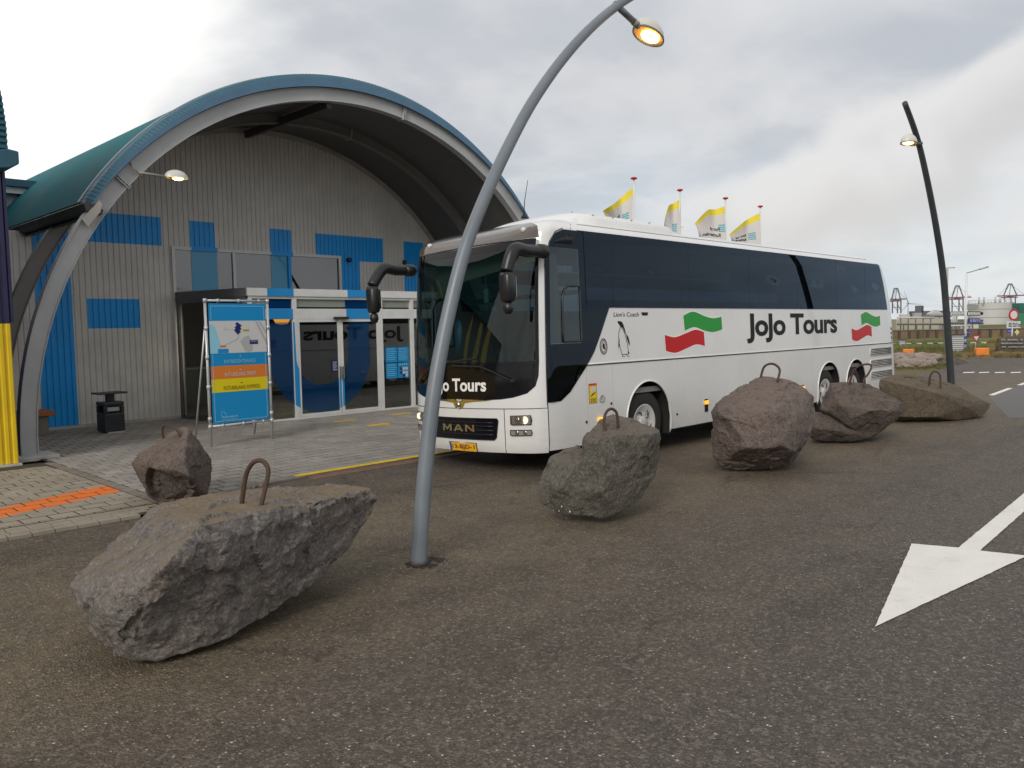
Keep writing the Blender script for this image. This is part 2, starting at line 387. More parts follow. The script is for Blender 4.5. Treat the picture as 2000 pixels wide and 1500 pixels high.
M['steel_beige'] = paint('beige_steel_paint', (0.44, 0.42, 0.38), 0.45, 0.05, dirt=0.15)
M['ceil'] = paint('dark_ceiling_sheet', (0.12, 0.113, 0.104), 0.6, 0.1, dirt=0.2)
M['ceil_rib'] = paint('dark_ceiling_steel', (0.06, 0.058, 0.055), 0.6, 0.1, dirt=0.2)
M['teal'] = paint('teal_roof_sheet', (0.020, 0.135, 0.155), 0.75, 0.15, dirt=0.2, scale=0.8, spec=.15)
M['teal_dark'] = paint('dark_teal_trim', (0.022, 0.095, 0.145), 0.5, 0.1)
M['blue_fascia'] = paint('pale_blue_fascia', (0.075, 0.17, 0.27), 0.45, 0.08, dirt=0.12)
M['navy'] = paint('navy_cladding', (0.016, 0.016, 0.060), 0.4, 0.1)
M['yellow'] = paint('yellow_cladding', (0.72, 0.50, 0.010), 0.45, 0.06, dirt=0.12)
M['white_frame'] = paint('white_frame', (0.70, 0.70, 0.685), 0.4, 0.04, dirt=0.1)
M['frame_blue'] = paint('blue_frame_paint', (0.010, 0.26, 0.62), 0.4, 0.04, dirt=0.08)
M['dark_fascia'] = paint('dark_grey_fascia', (0.125, 0.125, 0.128), 0.45, 0.06)
M['glass_door'] = glass('door_glass', (0.55, 0.58, 0.56), 1.55, 0.0, 0.10, 0.02); M['glass_side'] = glass('porch_side_glass', (.72, .74, .72), 1.45, 0.0, 0.0, 0.0, (.9, .9, .9), .25); M['glass_top'] = glass('transom_glass', (0.85, 0.87, 0.85), 1.5, 0.0, 0.05)
M['glass_up'] = glass('upper_window_glass', (0.35, 0.36, 0.36), 1.55, 0.0, 0.09, 0.02)
M['foil'] = foil_mat('blue_window_foil', (0.006, 0.09, 0.28), .30); M['foil_teal'] = foil_mat('blue_foil_on_upper_glass', (0.03, 0.34, 0.60), .88)
M['under_dirt'] = paint('dark_dirt', (.022, .018, .014), .95, .4, dirt=.4, scale=14); M['porch_glow'] = emis('porch_ceiling_light', (1.0, .88, .70), 3.0); M['ink2'] = flat('dark_maroon', (.06, .012, .02), .5); M['blind'] = flat('pale_blind', (.80, .81, .75), .8); M['foil2'] = NT('blue_matt_foil').base((0.008, 0.15, 0.35), 0.3).m
M['concrete'] = paint('pale_concrete', (0.50, 0.49, 0.46), 0.8, 0.08, dirt=0.25, scale=5)
M['black'] = paint('black_plastic', (0.022, 0.022, 0.024), 0.45, 0.1)
M['blackmetal'] = paint('anthracite_metal', (0.030, 0.032, 0.036), 0.4, 0.1)
M['galv'] = paint('galvanised_tube', (0.52, 0.53, 0.54), 0.38, 0.08, metal=0.4, dirt=0.15)
M['signblue'] = flat('print_blue', (0.008, 0.255, 0.56), 0.35)
M['signorange'] = flat('print_orange', (0.66, 0.20, 0.035), 0.35)
M['signyellow'] = flat('print_yellow', (0.70, 0.58, 0.01), 0.35)
M['signwhite'] = flat('print_white', (0.58, 0.59, 0.59), 0.35)
M['signgrey'] = flat('print_grey', (0.42, 0.43, 0.43), 0.35)
M['signlight'] = flat('print_light_blue', (0.28, 0.58, 0.72), 0.35)
M['signnavy'] = flat('print_navy', (0.018, 0.022, 0.13), 0.35)
M['signbrown'] = flat('print_brown', (0.20, 0.10, 0.01), 0.4)
M['red'] = flat('sign_red', (0.48, 0.012, 0.022), 0.4)
M['rust'] = paint('rusty_rebar', (0.085, 0.050, 0.034), 0.75, 0.3, metal=0.3, dirt=0.4, scale=20)
M['lamp_pole'] = paint('blue_grey_pole_paint', (0.165, 0.19, 0.215), 0.38, 0.05, dirt=0.12)
M['lamp_pole_dark'] = paint('dark_pole_paint', (0.045, 0.052, 0.058), 0.45, 0.06, dirt=0.15)
M['lamp_white'] = flat('opal_dome', (0.62, 0.61, 0.57), 0.35)
M['lamp_grey'] = flat('lamp_collar', (0.28, 0.28, 0.24), 0.4)
M['lamp_glow'] = emis('lit_lamp', (1.0, 0.72, 0.32), 6.0)
M['lamp_warm'] = emis('lamp_bowl_warm', (0.75, 0.34, 0.06), 0.5)
M['orange_block'] = paint('orange_block_paint', (0.72, 0.20, 0.02), 0.6, 0.1)
M['bench_orange'] = paint('orange_bench_top', (0.42, 0.12, 0.03), 0.6, 0.1)
M['bench_beige'] = paint('beige_bench_base', (0.22, 0.19, 0.15), 0.7, 0.1)
M['inner_dark'] = flat('dark_interior', (0.20, 0.20, 0.195), 0.8)
M['inner_floor'] = flat('interior_floor', (0.09, 0.09, 0.085), 0.5)
M['warm_lamp'] = emis('warm_interior_lamp', (1.0, 0.36, 0.06), 2.5)
# coach
def buspaint():
    t = NT('white_coach_paint'); p = t.pos(False)
    n = t.noise(p, 1.4, 4, 0.6); sp = t.node('ShaderNodeSeparateXYZ'); t.l.new(p, sp.inputs[0])
    dirt = t.math('MULTIPLY', t.ramp(sp.outputs[2], 1.15, 0.3, 0, 0.42), t.ramp(t.noise(t.scale(p, (2, 2, 7)), 2.4, 5, 0.65), 0.3, 0.75, 0.4, 1))
    col = t.mix(t.ramp(n, 0.3, 0.7), (0.69, 0.695, 0.685), (0.75, 0.75, 0.74)); col = t.mix(dirt, col, (0.42, 0.38, 0.32))
    t.base(col, 0.22, 0, 0.5, 0.6); t.b.inputs['Coat Roughness'].default_value = 0.06; return t.m
M['bus'] = buspaint()
M['busblack'] = flat('coach_black_gloss', (0.006, 0.006, 0.008), 0.08, 0, 0.3, 0.0)
M['buscap'] = flat('coach_tinted_cap', (0.085, 0.068, 0.055), 0.16, 0, 0.6, 0.7)
M['busglass'] = glass('coach_side_glass', (0.07, 0.10, 0.14), 1.52, 0.0, 0.0, 0.0, (.55, .72, .92))
M['bussolid'] = glass('coach_dark_glass_band', (0.004, 0.004, 0.005), 1.52, 0.0, 0.0, 0.0, (.55, .72, .92))
M['windscreen'] = glass('windscreen_glass', (0.17, 0.235, 0.215), 1.5, 0.0, 0.02, 0.0, (.80, .86, .82))
M['drvglass'] = glass('driver_window_glass', (0.30, 0.38, 0.41), 1.55, 0.0, 0.04, 0.0, (.72, .86, .92))
M['under'] = flat('underbody', (0.012, 0.012, 0.012), 0.85)
M['rubber'] = paint('tyre_rubber', (0.022, 0.021, 0.020), 0.75, 0.2, dirt=0.3, scale=8)
M['rim'] = paint('white_wheel_cover', (0.62, 0.61, 0.60), 0.4, 0.05, dirt=0.25, scale=6)
M['mirror'] = paint('mirror_plastic', (0.014, 0.014, 0.017), 0.36, 0.1)
M['chrome'] = flat('chrome', (0.72, 0.72, 0.70), 0.14, 1.0)
M['goldchrome'] = flat('warm_chrome', (0.75, 0.66, 0.40), 0.2, 1.0)
M['headlight'] = glass('headlight_lens', (0.85, 0.85, 0.83), 1.5, 0.0, 0.08)
M['bulb'] = emis('headlight_bulb', (1.0, 0.80, 0.55), 1.1)
M['amber'] = emis('amber_marker', (1.0, 0.42, 0.03), .9)
M['amberlens'] = flat('amber_lens', (0.62, 0.24, 0.03), 0.2)
M['plate'] = flat('plate_yellow', (0.80, 0.45, 0.03), 0.4)
M['plateblue'] = flat('plate_blue', (0.02, 0.06, 0.38), 0.4)
M['ink'] = flat('black_lettering', (0.014, 0.014, 0.016), 0.55, 0, .2)
M['inkred'] = flat('plate_letters', (0.16, 0.02, 0.01), 0.5)
M['whiteink'] = flat('white_lettering', (0.80, 0.79, 0.76), 0.35)
M['flaggreen'] = flat('green_decal', (0.022, 0.31, 0.045), 0.35, 0, 0.2, 0.0)
M['flagred'] = flat('red_decal', (0.54, 0.012, 0.016), 0.35, 0, 0.2, 0.0)
M['halo'] = flat('decal_halo', (0.86, 0.83, 0.78), 0.25, 0, 0.5, 0.5)
M['seat'] = flat('seat_cloth', (0.045, 0.05, 0.06), 0.85)
M['seatlight'] = flat('headrest_cloth', (0.30, 0.30, 0.29), 0.85)
M['visor'] = flat('cream_sun_blind', (0.55, 0.53, 0.47), 0.7)
M['curtain'] = flat('side_curtain', (0.24, 0.22, 0.19), 0.85)
M['mint'] = flat('mint_air_freshener', (0.25, 0.62, 0.50), 0.6)
M['vent'] = paint('grey_louvre', (0.40, 0.39, 0.37), 0.5, 0.1)
M['taillight'] = flat('tail_light', (0.20, 0.012, 0.018), 0.15, 0, 0.6, 0.6)
M['warnred'] = flat('warning_red', (0.55, 0.03, 0.03), 0.4)

# ------------------------------------------------------------------ ground
def ground_mat():
    t = NT('rough_grass_ground'); p = t.pos(False)
    n = t.noise(t.scale(p, (0.10, 0.35, 1)), 1.0, 6, 0.65); f = t.noise(p, 6, 5, 0.75)
    col = t.mix(t.ramp(n, 0.35, 0.62), (0.060, 0.070, 0.022), (0.14, 0.115, 0.05)); col = t.mix(t.ramp(f, 0.4, 0.7, 0, 0.5), col, (0.20, 0.17, 0.09))
    t.base(col, 0.9, 0, 0.2); t.bump(f, 0.8, 0.05); return t.m
M['grass'] = ground_mat()
g = MB().quad((-700, -700, -0.03), (2500, -700, -0.03), (2500, 2500, -0.03), (-700, 2500, -0.03)).build('ground', M['grass']); tag(g, 'flat olive ground reaching the horizon', kind='structure')
mb = MB(); far_a = at(1840, 703, z=0); 
mb.poly([(-60, -45, 0), (60, -45, 0), (52, -2, 0), (49.5, 9, 0), (48.5, 12.4, 0), (43.6, 12.2, 0), (38, 10.8, 0), (33, 10.4, 0), (24, 10.06, 0), (6.0, 10.06, 0), (5.2, 9.9, 0), (4.2, 9.35, 0), (3.3, 9.30, 0), (-60, 9.9, 0)])
tag(mb.build('road', M['asphalt']), 'worn brown asphalt road with pale grit', kind='structure')
# newer, darker driving lane on the right behind the dashes
t_ = NT('newer_asphalt'); p_ = t_.pos(False); n_ = t_.noise(p_, 30, 4, 0.7); b_ = t_.noise(p_, 0.5, 4, 0.6)
t_.base(t_.mix(t_.ramp(n_, 0.3, 0.7), t_.mix(b_, (0.075, 0.07, 0.068), (0.10, 0.093, 0.088)), (0.13, 0.122, 0.115)), 0.7); t_.bump(n_, 0.4, 0.004); M['newasphalt'] = t_.m
mb = MB().poly([(19.2, 4.3, 0.004), (30, -9, 0.004), (60, -9, 0.004), (49, 6.4, 0.004), (36, 6.5, 0.004), (29, 6.15, 0.004), (24.2, 5.9, 0.004)])
tag(mb.build('driving_lane', M['newasphalt']), 'smoother darker lane beyond the dashed line', kind='structure')

def marking(name, pts, label, z=0.008, mat='roadpaint'):
    o = MB().poly([(p[0], p[1], z) for p in pts]).build(name, M[mat]); tag(o, label, 'road marking'); return o
o = MB()
shaft = [(8.02, 1.99), (8.0, 2.16), (11.0, 2.28), (13.4, 2.38), (13.4, 2.18), (9.97, 2.06)]
_ap = lambda P_: [(a[0]+(b[0]-a[0])*u+random.gauss(0, .0018), a[1]+(b[1]-a[1])*u+random.gauss(0, .0018), .008) for a, b in zip(P_, P_[1:]+P_[:1]) for u in [i/max(1, int(math.dist(a[:2], b[:2])/.05)) for i in range(max(1, int(math.dist(a[:2], b[:2])/.05)))]]
mb = MB().poly(_ap([(5.54, 2.00, .008), (8.11, 1.64, .008), (8.02, 1.99, .008), (13.4, 2.18, .008), (13.4, 2.38, .008), (8.0, 2.16, .008), (7.87, 2.52, .008)]))
tag(mb.build('arrow_marking', M['roadpaint']), 'large white painted arrow on the asphalt, pointing left', 'road marking')
dashes = [((24.6, 5.93), (27.4, 6.10), .14), ((28.7, 6.16), (31.2, 6.3), .14), ((32.6, 6.38), (35.2, 6.5), .14)]
for i, (a, b, w) in enumerate(dashes):
    marking('lane_dash', [(a[0], a[1]-w/2), (b[0], b[1]-w/2), (b[0], b[1]+w/2), (a[0], a[1]+w/2)],
            ['white lane dash just right of the wedge boulder', 'second white lane dash beyond the wedge boulder', 'third white lane dash near the right edge'][i])['group'] = 'white dashes along the lane'
for i, (xa, xb) in enumerate([(1881, 1903), (1912, 1932), (1943, 1963), (1974, 1994)]):
    a = at(xa, 729.0, z=0); b = at(xb, 728.4, z=0); c = at(xb, 726.6, z=0); e = at(xa, 727.2, z=0)
    marking('lane_dash', [a, b, c, e], 'thin white dash across the far road, ' + ['first right of the far lamp pole', 'second right of the far lamp pole', 'third right of the far lamp pole', 'nearest the right edge'][i])['group'] = 'thin dashes on the far road'

# pavements: every stone cut and laid in half bond
SX, SY, ZP = 0.285, 0.255, 0.032
ZJ = ZP-.0045
mb = MB().poly([(6.0, 10.125, ZJ), (26, 10.125, ZJ), (26, 19.1, ZJ), (3.92, 19.1, ZJ), (3.92, 9.64, ZJ), (4.3, 9.64, ZJ), (5.2, 10.07, ZJ)])
pg = mb.build('grey_pavement', M['joint']); tag(pg, 'pavement of pale grey stones before the entrance', kind='structure')
mb = MB().poly([(-14, 9.44, ZJ), (3.75, 9.37, ZJ), (3.92, 9.37, ZJ), (3.92, 14.4, ZJ), (-14, 14.4, ZJ)])
pb = mb.build('beige_pavement', M['joint']); tag(pb, 'pavement of warm beige stones on the left', kind='structure')
def stone_mesh(sx, sy, h=0.024, ch=0.008, j=0.010):
    x, y = sx/2-j*.7, sy/2-j*1.5
    v = [(-x, -y, -.02), (x, -y, -.02), (x, y, -.02), (-x, y, -.02), (-x, -y, h-.02-ch+.014), (x, -y, h-.02-ch+.014), (x, y, h-.02-ch+.014), (-x, y, h-.02-ch+.014),
         (-x+ch, -y+ch, .018), (x-ch, -y+ch, .018), (x-ch, y-ch, .018), (-x+ch, y-ch, .018)]
    f = []
    for b in (0, 4):
        for k in range(4): f.append((b+k, b+(k+1) % 4, b+4+(k+1) % 4, b+4+k))
    f.append((8, 9, 10, 11)); return v, f
sv, sf = stone_mesh(SX, SY)
cells = []
def in_grey(x, y): return x > 3.98+SX/2 and y > 10.14+SY/2 and y < 18.98 and not (x > 8.2 and y > 16.38) and not (x < 6.1 and y < 10.05)
def grey_kerb_ok(x, y): return y > 9.62 + max(0, min(1, (x-4.2)/1.8))*0.5 + SY/2
for j in range(-2, 60):
    y = 9.0 + j*SY
    for i in range(-70, 90):
        x = i*SX + (SX*0.5 if j % 2 else 0)
        if x > 26: continue
        if y < 19.0 and x > 3.98+SX/2 and grey_kerb_ok(x, y) and not (x > 8.2 and y > 16.4): cells.append((x, y, 'g'))
        elif x < 3.80-SX/2+0.03 and x > -13 and 9.86 - 0*x < y < 13.55: cells.append((x, y, 'b'))
cells = [(math.hypot(x, y), x, y, k) for x, y, k in cells]
def vis(x, y):
    c = Vector((x, y, 0)) - Vector((0, 0, CAM_H)); d = c.dot(_fw)
    px = 1000+F_PX*c.dot(RT)/d if d > 0 else -9; return -20 < px < 1100
near = sorted([c for c in cells if vis(c[1], c[2])])[:300]; nset = set((c[1], c[2]) for c in near)
me_g = bpy.data.meshes.new('stone'); me_g.from_pydata(sv, [], sf); me_g.materials.append(M['paver_grey'])
me_b = bpy.data.meshes.new('stone'); me_b.from_pydata(sv, [], sf); me_b.materials.append(M['paver_beige'])
for d, x, y, k in near:
    s = link('paving_stone', me_g if k == 'g' else me_b, pg if k == 'g' else pb)
    s.location = (x, y, ZP-.018+random.uniform(-.002, .0025)); s.rotation_euler = (random.uniform(-.004, .004), random.uniform(-.004, .004), random.uniform(-.006, .006))
def clipped(mb, x0, x1, y0, y1):
    if x1-x0 < .03 or y1-y0 < .03: return
    v, f = stone_mesh(x1-x0, y1-y0); z = ZP-.018+random.uniform(-.002, .0025); cx_, cy_ = (x0+x1)/2, (y0+y1)/2
    mb.add([(a+cx_, b+cy_, c+z) for a, b, c in v], f)
cset = set((round(c[1], 3), round(c[2], 3)) for c in cells)
for k, par in (('g', pg), ('b', pb)):
    mb = MB()
    for j in range(-2, 60):      # stones cut to fit along the edges
        y = 9.0+j*SY
        for i in range(-70, 90):
            x = i*SX+(SX*0.5 if j % 2 else 0)
            if x > 26 or (round(x, 3), round(y, 3)) in cset: continue
            if k == 'g' and y < 19.0:
                lo = 9.62+max(0, min(1, (x-4.2)/1.8))*0.5
                x0_, x1_, y0_, y1_ = max(x-SX/2, 3.975), x+SX/2, max(y-SY/2, lo), y+SY/2
                if x1_ > 8.2 and y1_ > 16.4: y1_ = min(y1_, 16.44)
                clipped(mb, x0_, x1_, y0_, y1_)
            elif k == 'b' and x > -13 and y < 13.75:
                clipped(mb, x-SX/2, min(x+SX/2, 3.825), max(y-SY/2, 9.84), min(y+SY/2, 13.57))
    for d, x, y, kk in cells:
        if kk == k and (x, y) not in nset:
            dz = ZP-.018+random.uniform(-.002, .0025)
            mb.add([(a+x, b+y, c+dz) for a, b, c in sv], sf)
    o = mb.build('paving_stones_far', M['paver_grey' if k == 'g' else 'paver_beige'], par, fix=False); o['kind'] = 'stuff'
# edging courses
mb = MB()
n_e = 0
def course(name, p0, p1, L, w, z, mat, par, kind=None, lim=60):
    """a row of edging blocks between two points"""
    p0, p1 = Vector(p0), Vector(p1); u = (p1-p0).normalized(); v = Vector((-u.y, u.x, 0)); tot = (p1-p0).length; n = int(tot/L); acc = MB()
    for i in range(n):
        c = p0+u*(i+.5)*L
        q = [c+u*a*(L/2-.004)+v*b*(w/2-.003) for a, b in ((-1, -1), (1, -1), (1, 1), (-1, 1))]
        dz = random.uniform(-.002, .003)
        t2 = [p+(c-p)*0.03+Vector((0, 0, z+dz)) for p in q]; t1 = [p+Vector((0, 0, z+dz-.006)) for p in q]; t0 = [Vector((p.x, p.y, -.01)) for p in q]
        m_ = MB().add(t0+t1+t2, [(0, 1, 5, 4), (1, 2, 6, 5), (2, 3, 7, 6), (3, 0, 4, 7), (4, 5, 9, 8), (5, 6, 10, 9), (6, 7, 11, 10), (7, 4, 8, 11), (8, 9, 10, 11)])
        if i < lim and kind is None: m_.build(name, mat, par, fix=False)
        else: acc.add(m_.v, m_.f)
    if acc.v: o = acc.build(name+'s_far', mat, par, fix=False); o['kind'] = 'stuff'
course('border_slab', (3.90, 9.65, 0), (3.90, 14.3, 0), 0.58, 0.13, ZP+.002, M['kerb'], pb)
course('edging_brick', (-6, 9.78, 0), (3.86, 9.74, 0), 0.20, 0.10, ZP, M['paver_beige'], pb, lim=0, kind='s')
course('edging_brick', (-6, 9.66, 0), (3.80, 9.63, 0), 0.21, 0.10, ZP-.001, M['paver_beige'], pb, lim=0, kind='s')
course('edging_brick', (-6, 9.54, 0), (3.70, 9.52, 0), 0.20, 0.10, ZP, M['paver_beige'], pb, lim=0, kind='s')
course('edging_brick', (-6, 9.42, 0), (3.60, 9.41, 0), 0.22, 0.10, ZP-.001, M['paver_beige'], pb, lim=0, kind='s')
course('edging_brick', (-6, 13.68, 0), (3.80, 13.68, 0), 0.11, 0.20, ZP-.002, M['paver_beige'], pb, lim=0, kind='s')
course('edging_brick', (-6, 13.90, 0), (3.80, 13.90, 0), 0.11, 0.20, ZP-.002, M['paver_beige'], pb, lim=0, kind='s')
kerb = MB().prism([(3.95, 9.50, 0), (4.35, 9.50, 0), (5.25, 9.93, 0), (6.0, 10.0, 0), (26, 10.0, 0), (26, 10.13, 0), (5.95, 10.13, 0), (5.2, 10.06, 0), (4.3, 9.63, 0), (3.95, 9.62, 0)], (0, 0, .036)).build('kerb', M['kerb'], bevel=.008); kerb['kind'] = 'structure'
yl = MB().prism([(5.86, 9.995, .037), (26, 9.995, .037), (26, 10.12, .037), (5.86, 10.12, .037)], (0, 0, .006)).build('yellow_kerb_line', M['yellowline']); tag(yl, 'yellow painted line along the kerb beside the coach', 'kerb line')
course('gutter_brick', (6.0, 9.88, 0), (24, 9.90, 0), 0.21, 0.20, .012, M['brickg'], kerb, lim=30)
# yellow arrows painted on the grey pavement
lab = ['yellow mark on the paving nearest the doors', 'yellow mark on the paving left of the coach front, lower', 'yellow mark on the paving beside the posters', 'yellow mark on the paving half behind the coach']
for i, (x, y) in enumerate([(10.15, 15.25), (10.2, 14.05), (11.85, 15.4), (11.5, 13.0)]):
    mb = MB(); z = ZP+.004
    mb.poly([(x-.30, y-.10, z), (x+.12, y-.10, z), (x+.12, y-.2, z), (x+.34, y, z), (x+.12, y+.2, z), (x+.12, y+.10, z), (x-.30, y+.10, z)])
    tag(mb.build('floor_arrow', M['yellowline']), lab[i], 'floor marking', 'yellow marks painted on the pavement')

# ------------------------------------------------------------------ entrance hall
CX, CZ = 10.85, 0.22
hall = empty('entrance_hall', (10.85, 19.15, 0), 'grey corrugated hall under a teal barrel roof with blue letter shapes', 'building')
HO = Vector(hall.location)
def hp(mb): mb.v = [tuple(Vector(v)-HO) for v in mb.v]; return mb
WY = 19.15
def rects_blue(x, z):
    for x0, x1, z0, z1 in [(5.17, 5.85, .09, 4.6), (6.08, 7.82, 4.11, 4.77), (6.17, 7.30, 2.20, 2.86), (8.54, 9.19, 2.9, 4.75), (10.64, 11.27, 2.9, 4.72), (11.97, 14.22, 4.0, 4.69), (12.78, 13.43, 2.8, 4.1), (15.0, 15.75, 2.2, 4.66)]:
        if x0 <= x < x1 and z0 <= z < z1: return 1
    return 0
def wall_top(x):
    r = 6.96; d = abs(x-CX)
    arc = CZ+math.sqrt(max(0, r*r-d*d)) if d < r else 0
    return max(arc, 4.25) if d < 7.6 else 4.25
pitch = 0.125
prof = [(0.0, 0.0), (0.020, 0.0), (0.030, -0.018), (0.108, -0.018), (0.118, 0.0)]
zb = [0.09, 2.2, 2.86, 2.90, 4.0, 4.11, 4.60, 4.66, 4.69, 4.72, 4.75, 4.77]
xs = []
k = 0
while 3.0+k*pitch < 18.7:
    xs += [(3.0+k*pitch+a, b) for a, b in prof[:-1]] if True else []
    k += 1
mb = MB()
for i in range(len(xs)-1):
    (xa, ya), (xb, yb) = xs[i], xs[i+1]; xm = (xa+xb)/2
    ta, tb = wall_top(xa), wall_top(xb); lim = min(ta, tb)
    zz = [z for z in zb if z < lim-.02]
    for q in range(len(zz)):
        last = q == len(zz)-1
        z0 = zz[q]; za, zc = (ta, tb) if last else (zz[q+1], zz[q+1]); zm = z0+.01
        if 8.12 < xm < 12.72 and 2.88 <= zm < 4.11: 
            continue
        if 8.3 < xm < 13.9 and zm < 2.85: continue
        mb.add([(xa, WY+ya, z0), (xb, WY+yb, z0), (xb, WY+yb, zc), (xa, WY+ya, za)], [(0, 1, 2, 3)], rects_blue(xm, zm))
hp(mb).build('corrugated_wall', [M['clad'], M['cladblue']], hall)
hp(MB().box(2.9, 8.15, WY-.045, WY+.03, 0, .085)).build('plinth', M['concrete'], hall)
hp(MB().box(13.95, 18.8, WY-.045, WY+.03, 0, .085)).build('plinth', M['concrete'], hall)
# dark interior shell behind wall
mb = MB()
mb.quad((8.0, WY+.05, 0), (14.2, WY+.05, 0), (14.2, WY+.05, 0), (8.0, WY+.05, 0)) if False else None
mb.box(5.6, 16.2, 24.6, 24.7, 0, 5.2); mb.box(5.5, 5.6, WY+.06, 24.6, 0, 4.2); mb.box(16.2, 16.3, WY+.06, 24.6, 0, 4.2)
hp(mb).build('inner_wall', M['inner_dark'], hall)
hp(MB().box(4, 17.8, WY+.06, 25.6, .0, .04)).build('inner_floor', M['inner_floor'], hall)
# frame angle closing wall against vault
def arc_pts(r, a0, a1, n, c=(CX, CZ)): return [(c[0]+r*math.cos(R(a0+(a1-a0)*i/n)), c[1]+r*math.sin(R(a0+(a1-a0)*i/n))) for i in range(n+1)]
def arc_band(mb, r0, r1, y0, y1, a0, a1, n=72, c=(CX, CZ), mi=0):
    """closed ring segment, r0..r1 in radius, y0..y1 in depth"""
    A = arc_pts(r0, a0, a1, n, c); B = arc_pts(r1, a0, a1, n, c); v = []
    for (xa, za), (xb, zb_) in zip(A, B): v += [(xa, y0, za), (xb, y0, zb_), (xb, y1, zb_), (xa, y1, za)]
    f = []
    for i in range(n):
        for k in range(4): f.append((4*i+k, 4*i+(k+1) % 4, 4*i+4+(k+1) % 4, 4*i+4+k))
    f += [(0, 3, 2, 1), (4*n, 4*n+1, 4*n+2, 4*n+3)]
    mb.add(v, f, mi, False); return mb
hp(arc_band(MB(), 6.86, 6.985, WY-.07, WY-.03, 36, 144, 72)).build('wall_trim', M['steel_beige'], hall)
# arches
def arch(name, y, r0, r1, mat, par):
    mb = MB(); a0, a1 = -1.9, 181.9
    arc_band(mb, r0+.018, r1-.018, y-.010, y+.012, a0, a1)
    arc_band(mb, r0, r0+.018, y-.035, y+.16, a0, a1); arc_band(mb, r1-.018, r1, y-.045, y+.16, a0, a1)
    return hp(mb).build(name, mat, par)
a1o = arch('steel_arch', 15.2, 6.85, 7.12, M['steel'], hall)
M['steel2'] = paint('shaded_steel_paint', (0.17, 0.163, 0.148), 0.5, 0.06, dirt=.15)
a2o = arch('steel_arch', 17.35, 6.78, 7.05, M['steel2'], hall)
for aa, yy, rr in ((139, 15.2, 6.85), (80.5, 15.2, 6.85), (30, 15.2, 6.85), (139, 17.35, 6.78), (80.5, 17.35, 6.78)):
    mb = MB(); ca, sa = math.cos(R(aa)), math.sin(R(aa)); t_v = Vector((-sa, 0, ca))
    for s_ in (-.02, .02):
        c0 = Vector((CX+ca*(rr-.035), yy, CZ+sa*(rr-.035))) + t_v*s_; c1 = Vector((CX+ca*(rr+.29), yy, CZ+sa*(rr+.29)))+t_v*s_
        mb.prism([c0+Vector((0, -.075, 0)), c1+Vector((0, -.075, 0)), c1+Vector((0, .165, 0)), c0+Vector((0, .165, 0))], t_v*.014)
        for q in (.07, .15, .23):
            b0 = Vector((CX+ca*(rr+q), yy-.05, CZ+sa*(rr+q))); mb.tube([b0-t_v*.04, b0+t_v*.045], .012, 6)
    hp(mb).build('splice_plate', M['steel'], hall)
# white gusset where roof edge meets the arch
mb = MB(); pts = [at(160, 428, Y=15.08), at(172, 443, Y=15.08), at(196, 414, Y=15.08), at(200, 398, Y=15.08), at(194, 391, Y=15.08)]
hp(mb.prism(pts, (0, .02, 0))).build('gusset_plate', M['steel_beige'], hall)
# foot plates
for x in (CX-6.98, CX+6.98):
    hp(MB().box(x-.28, x+.36, 14.85, 15.5, 0, .075)).build('foot_pad', M['concrete'], hall, bevel=.01)
    hp(MB().box(x-.25, x+.25, 17.1, 17.6, 0, .06)).build('foot_pad', M['concrete'], hall, bevel=.01)
# barrel roof
RC = (10.82, 0.655); A0, A1 = 32.3, 147.7
roof = hp(arc_band(MB(), 6.93, 6.985, 15.42, 27, A0, A1, 90, RC)).build('arched_roof', M['teal'], hall)
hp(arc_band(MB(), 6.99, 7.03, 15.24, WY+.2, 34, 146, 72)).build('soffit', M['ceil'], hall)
mb = MB()   # rounded corrugated verge, ribs one by one round the arc
n = 330
def verge(t_, ribs):
    a = R(A1+(A0-A1)*t_); o_ = .006 if ribs else 0
    return [(RC[0]+6.990*math.cos(a), 15.42, RC[1]+6.990*math.sin(a)), (RC[0]+(6.965+o_*.5)*math.cos(a), 15.20-o_, RC[1]+(6.96+o_)*math.sin(a)), (RC[0]+(6.865+o_)*math.cos(a), 15.08-o_, RC[1]+(6.865+o_)*math.sin(a))]
v = []
for i in range(2*n+1): v += verge(i/(2*n), i % 4 in (0, 1))
f = []
for i in range(2*n):
    for k in range(2): f.append((3*i+k, 3*i+k+1, 3*i+3+k+1, 3*i+3+k))
hp(mb.add(v, f)).build('verge_sheet', M['teal_dark'], hall)
mb = MB(); v = []
for i in range(91):
    a = R(A0+(A1-A0)*i/90); ca, sa = math.cos(a), math.sin(a); ox, oz = RC[0]-10.82, RC[1]-.22; bq = ca*ox+sa*oz; ri = -bq+math.sqrt(bq*bq-(ox*ox+oz*oz-7.115**2)); ri = min(ri, 6.85)
    for rr_, yy_ in ((ri, 15.07), (6.872, 15.07), (6.872, 15.12), (ri, 15.12)): v.append((RC[0]+rr_*ca, yy_, RC[1]+rr_*sa))
mb.add(v, [(4*i+k, 4*i+(k+1) % 4, 4*i+4+(k+1) % 4, 4*i+4+k) for i in range(90) for k in range(4)]+[(0, 3, 2, 1), (360, 361, 362, 363)])
hp(mb).build('fascia', M['blue_fascia'], hall)
mb = MB(); arc_band(mb, 6.985, 7.003, 15.40, 15.45, A0, A1, 90, RC)  # pale band added as a painted highlight along the verge's upper edge
hp(mb).build('verge_highlight_strip', M['steel'], hall)
